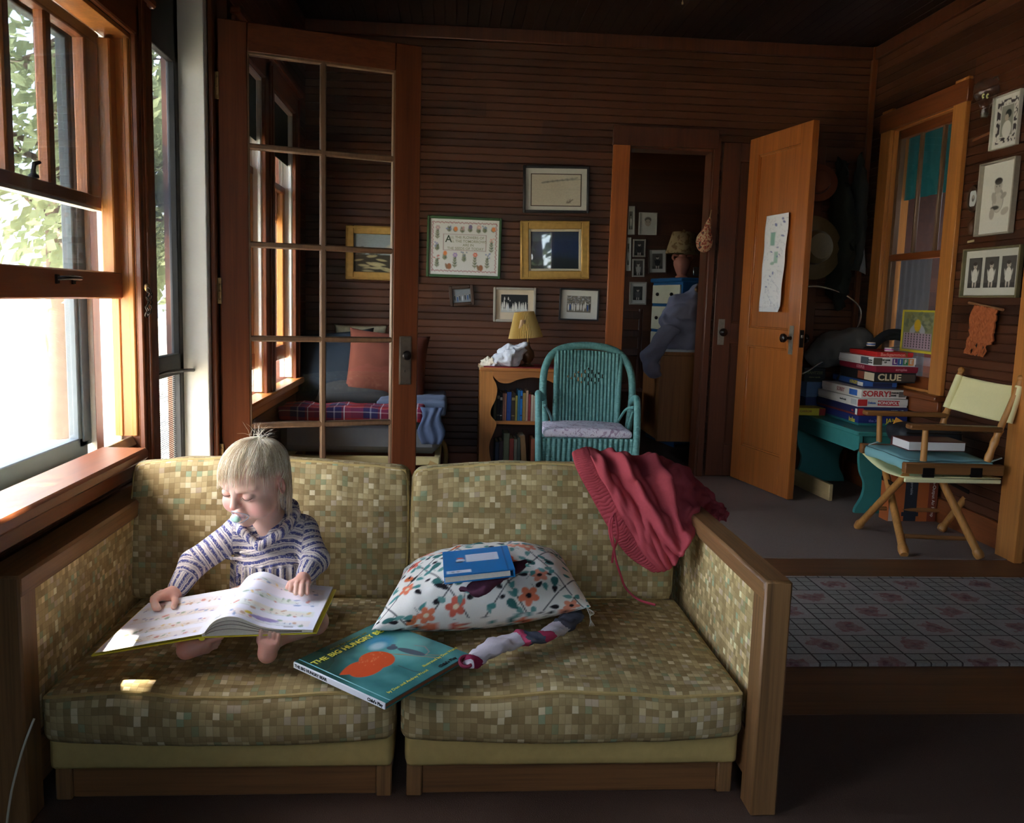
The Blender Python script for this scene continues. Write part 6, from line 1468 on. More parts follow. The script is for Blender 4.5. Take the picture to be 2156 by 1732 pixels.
b = MB(); b.tube([Rl @ Vector((.052*math.cos(a), .052*math.sin(a), .300)) for a in [2*PI*k/40 for k in range(40)]], .003, 6, closed=True); b.build('shade_trim', plain('gold_braid', lin(190, 150, 90), .6), lm)
b = MB(); b.grid([[Rl @ Vector((-.030+.03*u-.006*k, -.082+.008*k-.004*math.sin(u*5), .26-.022*k)) for u in np.linspace(0, 1, 5)] for k in range(4)]); o = b.build('paper_tag', plain('tan_paper', lin(206, 172, 132), .8), lm); md = o.modifiers.new('thick', 'SOLIDIFY'); md.thickness = .0008
def heap(name, label, cat, c, dims, m, seed, h=.008, amp=.35, n=26, floor=None):
    g = np.random.default_rng(seed); c = Vector(c); T = thing(name, label, cat, (c.x, c.y, floor if floor is not None else c.z)); D = Vector(dims)
    S_ = SDF(c-D*.75-Vector((.03,)*3), c+D*.75+Vector((.03,)*3), h)
    for k in range(n):
        v = Vector(g.normal(size=3)).normalized(); p = c+Vector((v.x*D.x, v.y*D.y, v.z*D.z))*(.33*g.random()**.4); r = float(min(D)*g.uniform(.12, .26)); S_.cap(p, p+Vector(g.normal(size=3))*float(min(D))*.28, r, r*.6, r*.5)
    P, F = S_.mesh(); P = smooth_np(P.astype(np.float64), F, 1)
    Q = np.array([noise.noise_vector(Vector((p[0]*24, p[1]*24, p[2]*14))+Vector((seed, 0, 0)))[:] for p in P])*.020*amp/.35+np.array([noise.noise_vector(Vector(p)*62)[:] for p in P])*.006; P = P+Q
    if floor is not None: P[:, 2] = np.maximum(P[:, 2], floor+.001)
    np_obj(name+'_cloth' if cat != 'cloth' else 'folds', P, F, m, T); return T
heap('cloth', 'crumpled white baby clothes heaped beside the table lamp', 'cloth', (.312, 4.79, .705), (.20, .13, .13), plain('white_patterned_cotton', lin(212, 214, 220), .9, .12, 25), 6, .006, floor=.653)
heap('cloth', 'flat white cloth with a yellow print at bookcase left edge', 'cloth', (.222, 4.80, .668), (.10, .12, .045), plain('white_yellow_cotton', lin(226, 214, 190), .9, .25, 18), 9, .006, floor=.653)
# ---------------- wicker armchair
def wicker_mat(name, k):
    t = NT(name); uv = t.sep(t.coord('UV')); w = t.math('SINE', t.math('MULTIPLY', uv[0], k)); nz = t.noise(t.coord(), 60, 3); cc = t.mix(nz, lin(72, 124, 118), lin(120, 168, 160)); cc = t.mix(t.math('MULTIPLY', t.math('LESS_THAN', w, -.6), .22), cc, lin(40, 84, 84))
    t.bsdf(cc, .45, .4, w, .3, .0015); return t.m
M_WT = wicker_mat('wrapped_teal_cane', 900); M_WW = wicker_mat('woven_teal_cane', 700)
wc = thing('wicker_chair', 'teal painted wicker armchair behind the sofa', 'chair', (.66, 4.28, 0))
A = lambda px, py, y: at(px, py, y=y)
arch = bez([A(1150, 905, 4.36), A(1143, 830, 4.40), A(1149, 770, 4.45), A(1176, 736, 4.49), A(1236, 727, 4.50), A(1296, 739, 4.49), A(1325, 775, 4.46), A(1331, 830, 4.42), A(1322, 905, 4.38)], 8)
b = MB(); b.tube(arch, .019, 12); b.build('back_hoop', M_WT, wc, True)
b = MB(); b.tube(bez([A(1167, 905, 4.37), A(1170, 820, 4.42), A(1172, 744, 4.475)], 6), .013, 10); b.build('back_post', M_WT, wc, True); b = MB(); b.tube(bez([A(1298, 905, 4.37), A(1303, 820, 4.42), A(1307, 750, 4.475)], 6), .013, 10); b.build('back_post', M_WT, wc, True)
# woven back: upright ribs, an open lozenge in the middle
b = MB(); NR_, NV = 18, 40; nu = NR_*6
tl, tr_, bl, br_ = A(1172, 737, 4.47), A(1304, 744, 4.47), A(1168, 902, 4.375), A(1298, 902, 4.375)
def bp(u, v):
    p = bl.lerp(br_, u).lerp(tl.lerp(tr_, u), v); return p+Vector((0, .022*math.sin(PI*u)-.011*abs(math.sin(PI*u*NR_))**.7, .008*math.sin(PI*u)*v))
vs = [[bp(i/nu, j/NV) for i in range(nu+1)] for j in range(NV+1)]
keep = []; VV = [p for r in vs for p in r]; UVs = []
for j in range(NV):
    for i in range(nu):
        ri = i//6; cu_, cv_ = (ri+.5)/NR_-.5, (j+.5)/NV-.66; dd = abs(cu_)/.34+abs(cv_)/.125
        if dd < 1 and (j//2+ri) % 2 == 0 and 0 < i % 6 < 5: continue
        a = j*(nu+1)+i; keep.append((a, a+1, a+nu+2, a+nu+1)); z0, z1 = j/NV*.42, (j+1)/NV*.42; UVs.append(((z0, 0), (z0, 1), (z1, 1), (z1, 0)))
b.add(VV, keep, UVs); o = b.build('woven_back', M_WW, wc, True, smooth=180); md = o.modifiers.new('thick', 'SOLIDIFY'); md.thickness = .004
# arms: rolled posts in front, hooped braces
for sgn, pts, br2 in ((-1, [A(1143, 840, 4.40), A(1134, 828, 4.28), A(1134, 838, 4.16), A(1134, 900, 4.08), A(1134, 975, 4.06), A(1136, 1040, 4.06)], [A(1146, 853, 4.12), A(1156, 868, 4.25), A(1163, 890, 4.36)]),
                      (1, [A(1331, 850, 4.41), A(1330, 845, 4.30), A(1341, 842, 4.16), A(1341, 905, 4.08), A(1338, 965, 4.06), A(1336, 1040, 4.06)], [A(1334, 857, 4.14), A(1318, 862, 4.25), A(1303, 884, 4.36)])):
    b = MB(); b.tube(bez(pts, 7), .017, 12); b.build('arm', M_WT, wc, True); b = MB(); b.tube(bez(br2, 6), .007, 8); b.build('arm_brace', M_WT, wc, True)
b = MB(); b.tube(bez([A(1333, 866, 4.12), A(1327, 885, 4.16), A(1322, 905, 4.2)], 5), .006, 8); b.build('arm_brace', M_WT, wc, True)
b = MB(); sw = [at(1140, 922, y=4.07), at(1336, 924, y=4.07)]; Pp = []; Uu = []
for k in range(9):
    f = k/8; Pp.append([sw[0].lerp(sw[1], u)+Vector((0, -.012*abs(math.sin(PI*u*18))**.6+.014*f, -.115*f)) for u in np.linspace(0, 1, 109)]); Uu.append([(.115*f, u) for u in np.linspace(0, 1, 109)])
b.grid(Pp, Uu); o = b.build('woven_apron', M_WW, wc, True, smooth=180); md = o.modifiers.new('thick', 'SOLIDIFY'); md.thickness = .004
zs_ = sw[0].z; MB().box(((sw[0].x+sw[1].x)/2, 4.225, zs_-.012), (sw[1].x-sw[0].x, .30, .03), bev=.008).build('seat', M_WW, wc, True, uvbox=True)
for xx in (sw[0].x+.02, sw[1].x-.02):
    b = MB(); b.tube([(xx, 4.37, zs_), (xx, 4.40, 0)], .014, 10); b.build('leg', M_WT, wc, True)
for xx in (sw[0].x-.008, sw[1].x+.008): b = MB(); b.tube([(xx, 4.06, .17), (xx, 4.06, 0)], .015, 10); b.build('leg', M_WT, wc, True)
b = MB(); b.tube(bez([A(1145, 1000, 4.09), A(1185, 968, 4.09), A(1240, 962, 4.09), A(1295, 970, 4.09), A(1330, 1000, 4.09)], 5), .007, 8); b.build('stretcher', M_WT, wc, True)
t = NT('lilac_print'); f = t.noise(t.coord(), 34, 4, .6, 1.5); t.bsdf(t.ramp(f, [(.35, lin(206, 194, 208)), (.52, lin(220, 212, 218)), (.60, lin(146, 116, 140)), (.70, lin(196, 180, 196))]), .9, .1); 
T = thing('seat_cushion', 'thin lilac flowered cushion on the wicker armchair', 'cushion', ((sw[0].x+sw[1].x)/2, 4.215, zs_+.003)); b = cushion(sw[1].x-sw[0].x-.02, .29, .036, .014, lambda p, u, v, w: p+Vector((0, 0, .018+max(0, w)*.010*(1-u*u)+.003*noise.noise(p*20))), (36, 18, 5)); b.build('cushion_cover', t.m, T, smooth=80)
# ceiling pull cord
cp_ = at(1437, 4, y=4.4); b = MB(); b.tube([(cp_.x, cp_.y, ZC), (cp_.x, cp_.y, cp_.z)], .0015, 5); b.lathe([(.004, -.012), (.005, -.004), (.002, .002)], 8, cp_); tag(b.build('pull_cord', plain('pale_cord', lin(190, 176, 140), .6)), 'small pull cord hanging from the ceiling', 'cord')
# ================================================================ bedroom seen through the doorway
YB2 = 6.70
structure(MB().box((1.7, YB2+.05, 1.25), (2.8, .1, 2.6), bev=0).build('wall_bedroom', M_BW, smooth=0))
b2 = lambda *ps: [at(px, py, y=YB2-.004) for px, py in ps]
def bp_(label, ps, fm, fw, can, mat_=None, ins=(.18, .16, .82, .84)): return framed('picture', label, 'picture', b2(*ps), fw, fm, ([('box', 0, 0, 1, 1, .003, mat_)] if mat_ else [])+[('photograph', *ins, .004, can)], .016, False, 'family portraits in the bedroom')
face = Canvas(50, 64, (206, 202, 192)); face.ell(25, 36, 9, 12, (170, 156, 140)); face.ell(25, 44, 10, 8, (90, 78, 68), 0, .8); face.ell(25, 35, 8, 10, (186, 170, 152)); face.ell(21, 37, 1.4, 1, (60, 50, 44)); face.ell(29, 37, 1.4, 1, (60, 50, 44))
bp_('unframed looking portrait of a face on white, topmost in the bedroom', ((1343, 494), (1381, 495), (1384, 448), (1346, 447)), M_PASS, .006, face, None, (0, 0, 1, 1))
bp_('narrow sliver of pale picture at left, topmost beside the casing', ((1318, 494), (1334, 494), (1338, 434), (1322, 434)), M_PASS, .008, person_photo(1), M_PASS)
bp_('small seated portrait in dark frame, upper of two in the bedroom', ((1330, 541), (1357, 541), (1361, 504), (1334, 503)), M_FR_SIL, .012, person_photo(2, (70, 68, 64), (50, 48, 46)), None, (0, 0, 1, 1))
bp_('small portrait with pale dress, lower of two in the bedroom', ((1329, 583), (1355, 583), (1358, 545), (1332, 545)), M_FR_SIL, .012, person_photo(3, (84, 80, 74), (176, 170, 160)), None, (0, 0, 1, 1))
bp_('portrait of a person in dark jacket beside the bedroom lamp', ((1363, 576), (1402, 575), (1404, 524), (1366, 524)), M_FR_BRN, .008, person_photo(4, (92, 88, 80), (44, 44, 44)), M_PASS)
bp_('dark portrait in a wide white mat, lowest in the bedroom', ((1322, 641), (1358, 641), (1363, 594), (1327, 593)), M_FR_SIL, .010, person_photo(5, (60, 60, 58), (90, 90, 88)), M_PASS)
bp_('narrow sliver of pale picture beside casing, below the topmost sliver', ((1314, 570), (1326, 570), (1330, 500), (1320, 500)), M_PASS, .008, person_photo(6), M_PASS)
# dresser turned so that its drawers face left
M_DBLUE = plain('blue_paint', lin(34, 92, 140), .5, .1, 20); M_DCREAM = plain('cream_paint', lin(214, 206, 176), .5, .06, 20)
dr = thing('dresser', 'blue dresser with cream drawers in the bedroom', 'dresser', (1.615, 6.06, 0), rotz=math.radians(11))
b = MB(); b.box((.20, .25, .60), (.40, .50, 1.16), bev=.004); b.box((.195, .25, 1.19), (.43, .53, .03), bev=.008); b.box((.0, .25, .04), (.01, .5, .08), bev=.002); b.build('carcass', M_DBLUE, dr)
for k, (z0, z1) in enumerate(((1.02, 1.155), (.83, 1.0), (.63, .81), (.43, .61), (.22, .41))):
    d = MB().box((-.006, .25, (z0+z1)/2), (.014, .46, z1-z0), bev=.003).build('drawer', M_DCREAM, dr); b = MB()
    for y in (.13, .37): b.ball((-.022, y, (z0+z1)/2), .013, n=8)
    b.build('drawer_knob', M_IRON, d)
pl = thing('table_lamp', 'pink ceramic lamp with a wide beige shade on the blue dresser', 'lamp', (1.655, 6.26, 1.206))
b = MB(); b.lathe([(.042, 0), (.044, .01), (.032, .02), (.046, .05), (.060, .09), (.062, .115), (.048, .14), (.028, .152), (.030, .165), (.016, .168), (0, .169)], 24, wob=lambda a, z: 1+.05*math.cos(6*a)); b.build('lamp_base', plain('pink_glaze', lin(196, 130, 112), .2, .1, 20), pl)
for s in (-1, 1): b = MB(); b.tube(bez([(s*.030, 0, .158), (s*.062, 0, .162), (s*.070, 0, .142), (s*.056, 0, .126)], 5), .009, 8); b.build('lamp_handle', plain('pink_glaze', lin(196, 130, 112)), pl)
b = MB(); b.lathe([(.006, .168), (.006, .33), (.010, .336), (.004, .345), (0, .346)], 10); b.build('lamp_stem', M_BRASS, pl)
t = NT('beige_shade'); tr = t.n('ShaderNodeBsdfTranslucent'); df = t.n('ShaderNodeBsdfDiffuse'); mx = t.n('ShaderNodeMixShader'); mx.inputs[0].default_value = .3; cc = t.mix(t.math('GREATER_THAN', t.noise(t.coord(), 34, 3), .56), lin(176, 150, 112), lin(140, 112, 80))
for q in (tr, df): t.l(cc, q.inputs[0])
t.l(df.outputs[0], mx.inputs[1]); t.l(tr.outputs[0], mx.inputs[2]); t.l(mx.outputs[0], t.out.inputs[0])
b = MB(); b.grid([[Vector((r*math.cos(2*PI*j/40), r*math.sin(2*PI*j/40), z)) for j in range(40)] for r, z in ((.122, .172), (.100, .25), (.078, .325))], cv=True); o = b.build('lamp_shade', t.m, pl, smooth=180); md = o.modifiers.new('thick', 'SOLIDIFY'); md.thickness = .002
tag(MB().box(at(1466, 571, y=6.2), (.045, .012, .06), RX(-12), .002).build('photo_frame', plain('silver', lin(200, 200, 200), .15, .1, Metallic=.9)), 'tiny bright silver frame standing on the blue dresser', 'picture frame')
# bed with its wooden end, mattress and the heap of comforter
bed = thing('bed', 'wooden bed end with a white mattress in the bedroom', 'bed', (1.9, 5.9, 0))
b = MB(); b.box((1.93, 5.47, .42), (1.19, .03, .56), bev=.004); b.box((1.93, 5.74, .36), (1.16, .52, .44), bev=.004); b.box((1.93, 5.46, .705), (1.20, .05, .025), bev=.006); b.build('bed_end', wood('bed_wood', lin(156, 98, 50), .5, 2, .4), bed, True)
MB().box((1.93, 5.75, .655), (1.13, .54, .15), bev=.03).build('mattress', plain('white_sheet', lin(206, 204, 200), .9, .04, 20), bed, True)
M_COMF = plain('slate_comforter', lin(132, 128, 144), .9, .08, 14)
cf = thing('comforter', 'slate purple comforter heaped on the bed end', 'comforter', (1.53, 5.62, .74)); S_ = SDF((1.17, 5.30, .48), (2.05, 6.0, 1.22), .012); g = np.random.default_rng(2)
for (px, py, y, r) in ((1428, 690, 5.60, .13), (1440, 655, 5.64, .12), (1472, 640, 5.68, .13), (1415, 715, 5.60, .08), (1470, 705, 5.60, .14), (1445, 730, 5.58, .07), (1505, 670, 5.7, .16), (1490, 735, 5.60, .08)): S_.ell(at(px, py, y=y), (r, r*.85, r), None, .05)
for q in ([(1408, 700), (1385, 725), (1368, 750), (1372, 775), (1382, 786)],):
    pts = [at(a, c, y=5.40-.01*i) for i, (a, c) in enumerate(q)]
    for i in range(len(pts)-1): S_.cap(pts[i], pts[i+1], .055-.006*i, .052-.006*i, .03)
P, F = S_.mesh(); P = P.astype(np.float64); P = P+np.array([noise.noise_vector(Vector((p[0]*9+p[2]*6, p[1]*9, p[2]*16-p[0]*9)))[:] for p in P])*.026+np.array([noise.noise_vector(Vector(p)*30)[:] for p in P])*.006; np_obj('quilted_cloth', P, F, M_COMF, cf)
heap('scarf', 'brown and cream patterned scarf hung above the comforter', 'scarf', at(1476, 612, y=5.55), (.09, .07, .13), plain('patterned_silk', lin(110, 84, 58), .7, .7, 22), 3, .008)
ct = MB(); 
ch2 = thing('wooden_chair', 'dark wooden chair just inside the bedroom doorway', 'chair', (1.16, 5.75, 0))
for x in (1.06, 1.24):
    for y in (5.66, 5.92): b = MB(); b.tube([(x, y, 0), (x, y+(.02 if y > 5.8 else 0), .98 if y < 5.8 else .44)], .014, 8); b.build('leg', M_DARK, ch2, True)
MB().box((1.15, 5.79, .45), (.24, .32, .025), bev=.006).build('seat', M_DARK, ch2, True); b = MB()
for z in (.70, .82, .94): b.box((1.15, 5.66, z), (.17, .015, .05), bev=.004)
b.build('backrest', M_DARK, ch2, True)
# flowered bag hanging on the casing
hb_ = thing('hanging_bag', 'flowered drawstring bag hanging on the doorway casing', 'bag', at(1490, 485, y=5.0)); c0 = at(1484, 500, y=4.985); S_ = SDF(c0-Vector((.12, .06, .16)), c0+Vector((.12, .06, .2)), .005)
S_.ell(c0+Vector((-.002, 0, -.03)), (.048, .026, .055), None, .02); S_.cap(c0, c0+Vector((.022, 0, .11)), .036, .008, .03); P, F = S_.mesh(); P = smooth_np(P.astype(np.float64), F, 2)
t = NT('flowered_chintz'); t.bsdf(t.ramp(t.noise(t.coord(), 42, 3, .6, 1.2), [(.34, lin(60, 70, 66)), (.44, lin(150, 62, 52)), (.55, lin(186, 168, 132)), (.63, lin(140, 50, 46))]), .9, .1); np_obj('bag_body', P, F, t.m, hb_)
b = MB(); k = c0+Vector((.022, 0, .11)); b.tube(bez([k, k+Vector((.006, .0, .04)), at(1498, 442, y=5.015)], 4), .003, 6); b.build('cord', plain('tan_cord', lin(150, 120, 84)), hb_, True)
# paper scroll on the open door
n_ = MO.to_3x3() @ Vector((0, 0, 1)); n_ = n_ if n_.dot(Vector((0, -1, 0))+Vector((-1, 0, 0))) > 0 else -n_
od = oh+n_*.0195; K = [on_plane(px, py, od, n_) for px, py in ((1599, 656), (1646, 657), (1663, 447), (1615, 455))]
sc = Canvas(70, 300, (226, 228, 236)); g = np.random.default_rng(12)
sc.rect(20, 205, 34, 245, (120, 170, 160), .9); sc.rect(34, 150, 46, 185, (130, 176, 166), .8); sc.ell(30, 150, 6, 5, (126, 172, 162), 0, .8)
for k in range(150):
    x = g.uniform(8, 62); y = 12+276*g.random()**(1.4); a = g.uniform(0, 6.3); L = g.uniform(3, 14); sc.line([(x, y), (x+L*math.cos(a), y+L*math.sin(a))], g.uniform(.6, 1.2), [(120, 124, 150), (150, 152, 160), (70, 90, 160)][int(g.integers(3))], .5)
for x, y in ((32, 268), (56, 274), (52, 284), (44, 170), (50, 176), (28, 110), (22, 100), (36, 120), (16, 78), (56, 232), (24, 186), (44, 198)): sc.ell(x, y, g.uniform(1.5, 3.5), g.uniform(2, 6), (60, 76, 160), g.uniform(0, 2), .85)
T = thing('paper_scroll', 'long white sheet of blue child drawings pinned on the open door', 'drawing', sum(K, Vector())/4); b = MB(); P = []; ny = 120; nx = 28
for j in range(ny+1):
    v = j/ny; P.append([K[0].lerp(K[1], u).lerp(K[3].lerp(K[2], u), v)+n_*(.002+.004*(1+math.sin(v*17+u*3))*.5+.010*max(0, (.06-v)/.06)*u+.012*u*u*max(0, 1-v*1.2)) for u in np.linspace(0, 1, nx+1)])
b.grid(P, flip=True); U, V = np.meshgrid(np.linspace(0, 1, nx+1), np.linspace(0, 1, ny+1)); b.col = sc.at(U, V).reshape(-1, 3); o = b.build('drawn_sheet', M_PRINT, T, True, smooth=180); md = o.modifiers.new('thick', 'SOLIDIFY'); md.thickness = .0008; md.offset = 0
# ================================================================ alcove behind the open door
M_COAT = plain('dark_green_coat', lin(34, 40, 34), .9, .3, 10)
def hung(name, label, cat, pts, rad, m, flat=.5, seed=0, amp=.2): T = thing(name, label, cat, pts[0]); b = blob_path(MB(), pts, rad, flat, 18, amp, seed); b.build(name+'_body', m, T, True, smooth=180); return T
hung('coat', 'dark green coat hanging in the corner beyond the open door', 'coat', [Vector((2.20, 4.96, 1.86)), Vector((2.20, 4.93, 1.66)), Vector((2.22, 4.92, 1.42)), Vector((2.22, 4.93, 1.14)), Vector((2.22, 4.95, 1.06))], [.02, .10, .12, .10, .05], M_COAT, .45, 3, .35)
hung('coat', 'charcoal coat hanging nearest the corner board beyond the open door', 'coat', [Vector((2.32, 4.98, 1.90)), Vector((2.32, 4.96, 1.72)), Vector((2.33, 4.95, 1.45)), Vector((2.33, 4.97, 1.25))], [.01, .06, .055, .04], plain('charcoal_wool', lin(62, 66, 64), .95, .4, 9), .6, 8, .3)
ht = thing('straw_hat', 'round straw hat hanging half hidden by the open door', 'hat', Vector((2.02, 4.84, 1.355)), rot=Matrix.Rotation(math.radians(86), 4, 'X') @ RY(8)); M_STRAW = plain('straw', lin(90, 74, 44), .8, .2, 80)
b = MB(); b.lathe([(.175, -.004), (.178, 0), (.150, .006), (.095, .010), (.088, .06), (.070, .085), (.03, .094), (0, .095)], 40); b.build('hat_body', M_STRAW, ht); MB().lathe([(.0955, .012), (.093, .035), (.0915, .035), (.094, .012)], 40).build('hat_band', plain('brown_band', lin(70, 48, 34)), ht)
h2 = thing('felt_hat', 'small rust felt hat hanging above the straw hat', 'hat', at(1722, 385, y=4.9), rot=Matrix.Rotation(math.radians(80), 4, 'X') @ RY(-12)); b = MB(); b.lathe([(.105, 0), (.107, .004), (.066, .012), (.060, .055), (.04, .07), (0, .074)], 30); b.build('hat_body', plain('rust_felt', lin(104, 56, 34), .95, .2, 30), h2); MB().lathe([(.067, .012), (.0635, .03), (.062, .03), (.0655, .012)], 30).build('hat_band', M_DARK, h2)
T = thing('cloth', 'white cloth hanging from a hook beside the window casing', 'cloth', at(1816, 470, y=4.99)); b = MB(); q = [at(1816, 466, y=4.99), at(1801, 562, y=4.98), at(1824, 580, y=4.98)]
b.grid([[Vector((q[0].lerp(q[1].lerp(q[2], u), f).x, 4.985-.012*math.sin(u*9)*f, q[0].lerp(q[1].lerp(q[2], u), f).z)) for u in np.linspace(0, 1, 18)] for f in np.linspace(.02, 1, 14)]); o = b.build('folds', plain('grey_white_cloth', lin(170, 170, 172), .9, .08), T, True, smooth=180); md = o.modifiers.new('thick', 'SOLIDIFY'); md.thickness = .003
hoop = [at(px, py, y=y) for px, py, y in ((1695, 603, 4.86), (1725, 603, 4.86), (1765, 614, 4.87), (1800, 635, 4.87), (1812, 655, 4.87), (1808, 682, 4.86), (1790, 706, 4.84), (1760, 742, 4.82), (1720, 768, 4.80), (1690, 786, 4.80))]
b = MB(); b.tube(bez(hoop+[Vector((1.90, 4.82, .62)), Vector((1.85, 4.88, .85)), Vector((1.92, 4.90, 1.08))], 6), .006, 8, closed=True); tag(b.build('wire_hoop', plain('bright_wire', lin(196, 196, 196), .25, .1, Metallic=.8)), 'large bent wire hoop leaning in the corner beyond the open door', 'hoop')
# ---- teal bench along the wall
M_TEAL = plain('teal_paint', lin(58, 128, 122), .5, .12, 20); bn = thing('bench', 'teal painted bench stacked with board games under the inner window', 'bench', (2.2, 4.58, 0))
MB().box((2.20, 4.58, .412), (.38, .94, .022), bev=.004).build('bench_top', M_TEAL, bn, True); b = MB(); b.prism([(4.13, .40), (4.13, .335), (4.17, .318), (4.95, .318), (4.99, .335), (4.99, .40)], 0, .018, Matrix(((0, 0, 1, 2.028), (1, 0, 0, 0), (0, 1, 0, 0), (0, 0, 0, 1)))); b.build('apron', M_TEAL, bn, True)
for y in (4.165, 4.955):
    C_ = bez([(2.060, .398, 0), (2.062, .345, 0), (2.048, .30, 0), (2.058, .22, 0), (2.085, .155, 0), (2.080, .09, 0), (2.050, .03, 0), (2.046, .002, 0)], 6); R_ = [(2.20*2-p.x, p.y) for p in reversed(C_)]
    b = MB(); b.prism([(p.x, p.y) for p in C_]+R_, -.012, .012, basis((0, y, 0), (1, 0, 0), (0, 0, 1))); b.build('end_board', M_TEAL, bn, True)
tag(MB().box((2.02, 4.62, .05), (.02, .42, .09), RZ(4), .002).build('board', wood('pale_board', lin(186, 158, 110), .8, 1)), 'pale wooden board standing under the teal bench', 'board')
# ---- board games
def game(label, x0, x1, y0, y1, z0, z1, col, side=None, rot=0, tilt=0, lid=.62, bandc=None):
    c = Vector(((x0+x1)/2, (y0+y1)/2, z0)); T = thing('board_game', label, 'board game', c, rot=RZ(rot) @ RY(tilt), group='board games stacked on the bench'); w, d, h = x1-x0, y1-y0, z1-z0
    MB().box((0, 0, h*.2), (w-.005, d-.005, h*.4), bev=.001).build('box_tray', plain('box_%d_%d_%d' % (bandc or col), lin(*(bandc or col)), .6, .08, 30), T); MB().box((0, 0, h*.62), (w, d, h*.76), bev=.0015).build('box_lid', plain('box_%d_%d_%d' % col, lin(*col), .5, .08, 30), T)
    base = T.matrix_basis
    def front(x, z, sz, s, m, sx=1, bold=.0006): text_obj('box_lettering', s, sz, base @ basis((x*w/2, -d/2-.0008, h*z), (1, 0, 0), (0, 0, 1)), m, T, .0004, bold=bold, sx=sx)
    def left(y, z, sz, s, m, sx=1): text_obj('box_lettering', s, sz, base @ basis((-w/2-.0008, -y*d/2, h*z), (0, -1, 0), (0, 0, 1)), m, T, .0004, bold=.0006, sx=sx)
    def patch(face, u, z, pw, ph, m, name='box_print'):
        q = (u*w/2, -d/2-.0003, h*z) if face == 'f' else (-w/2-.0003, -u*d/2, h*z); s_ = (pw, .0012, ph) if face == 'f' else (.0012, pw, ph); MB().box(q, s_, bev=0).build(name, m, T)
    return T, front, left, patch
mk = lambda n, *c: plain(n, lin(*c), .5, .05)
I_W, I_R, I_Y, I_K, I_B = mk('ink_white', 226, 222, 214), mk('ink_red', 190, 50, 52), mk('ink_yellow', 216, 196, 60), mk('ink_black', 24, 24, 26), mk('ink_blue', 52, 96, 170)
x0 = 2.105; yf = 4.33
T, f, l, p = game('dark blue board game with teal edge, lowest of the near stack', x0+.008, 2.375, yf, 4.84, .4245, .475, (34, 46, 108), bandc=(40, 110, 110)); l(.72, .45, .034, 'bolas', I_Y); f(.35, .5, .034, 'JAM', I_Y); f(-.4, .5, .02, 'the X', mk('ink_mauve', 110, 104, 170))
T, f, l, p = game('navy board game with white figures, second from the bottom', x0-.004, 2.372, yf-.004, 4.83, .4755, .521, (36, 40, 82), bandc=(120, 46, 48)); p('f', -.86, .45, .03, .034, I_R); f(.58, .55, .018, '9999 x12', I_W); f(-.25, .5, .02, 'M  I  L', I_W); p('l', .96, .45, .02, .03, I_W); l(.80, .5, .012, 'MILL', I_R)
T, f, l, p = game('white board game with red lettered panel below the topmost white box', x0-.004, 2.368, yf-.006, 4.82, .5215, .566, (206, 202, 196)); p('f', .22, .5, .115, .026, I_R); f(.22, .5, .022, 'MONOPOLY', I_W); p('f', -.82, .5, .05, .034, I_R); f(-.45, .5, .014, 'Deluxe', I_B); l(.3, .5, .012, 'from 8 to adult', I_K); p('l', .80, .5, .06, .028, mk('ink_grey', 170, 170, 170))
T, f, l, p = game('white board game with big red word, on top of the near stack', x0+.012, 2.362, yf-.002, 4.81, .5665, .612, (214, 208, 200)); f(-.32, .5, .040, 'SORRY!', I_R, 1.12, .0012); f(.42, .66, .011, 'A PARKER', I_K); f(.40, .36, .011, 'GAME', I_K); p('f', .78, .5, .036, .028, mk('ink_dark_grey', 100, 96, 92)); l(.0, .5, .030, 'SORRY', mk('ink_dull_red', 150, 84, 82)); p('l', .62, .5, .09, .030, I_B)
T, f, l, p = game('blue board game with yellow lettering, below the black box', 2.185, 2.355, 4.40, 4.86, .6125, .650, (52, 90, 156), rot=-4, bandc=(40, 50, 90)); l(.35, .5, .026, 'HUNGRY', I_Y); p('l', .75, .45, .07, .02, I_W); p('f', .1, .5, .10, .02, mk('ink_navy', 30, 34, 66))
T, f, l, p = game('black board game with cream lettering and a pale side panel', 2.185, 2.400, 4.31, 4.76, .6505, .703, (30, 30, 32), rot=-3); f(-.28, .5, .046, 'CLUE', mk('ink_cream', 214, 200, 164), 1.1, .0014); p('f', .62, .5, .07, .036, mk('ink_smoke', 74, 62, 54)); p('l', .72, .5, .12, .040, mk('ink_pale', 206, 190, 160)); p('l', .25, .5, .08, .040, mk('ink_rust', 130, 70, 52))
T, f, l, p = game('maroon board game between the black and the white boxes', 2.180, 2.400, 4.30, 4.76, .7035, .735, (134, 28, 52), rot=-2); l(.2, .5, .022, 'SCRUPLES', mk('ink_pink', 200, 130, 140)); f(.2, .5, .018, 'scruples', mk('ink_pink', 200, 130, 140))
T, f, l, p = game('white board game with coloured letter tiles near the top', 2.168, 2.392, 4.315, 4.75, .7355, .780, (222, 220, 218), rot=-2)
for k, (c_, s_) in enumerate((((96, 56, 130), 'L'), ((52, 96, 160), 'I'), ((56, 130, 84), 'F'), ((220, 140, 60), 'E'))): p('f', .02+.25*k, .52, .0265, .034, mk('tile_%s' % s_, *c_), 'letter_tile'); f(.02+.25*k, .52, .030, s_, I_W, 1, .0012)
f(-.42, .68, .010, 'THE GAME', I_K); f(-.42, .42, .010, 'OF', I_K); p('f', -.78, .52, .045, .036, mk('ink_taupe', 92, 86, 78)); p('l', .55, .5, .09, .036, mk('ink_slate', 90, 96, 104)); l(.85, .6, .010, 'The Classic', I_K); l(.85, .35, .010, 'Family Game', I_K)
T, f, l, p = game('red flat board game on top of the tall stack', 2.195, 2.385, 4.33, 4.68, .7805, .806, (196, 40, 40), rot=-3); f(-.12, .5, .024, 'Backgammon', mk('ink_rose', 232, 150, 140)); f(.62, .55, .03, '2', mk('ink_olive', 120, 110, 60))
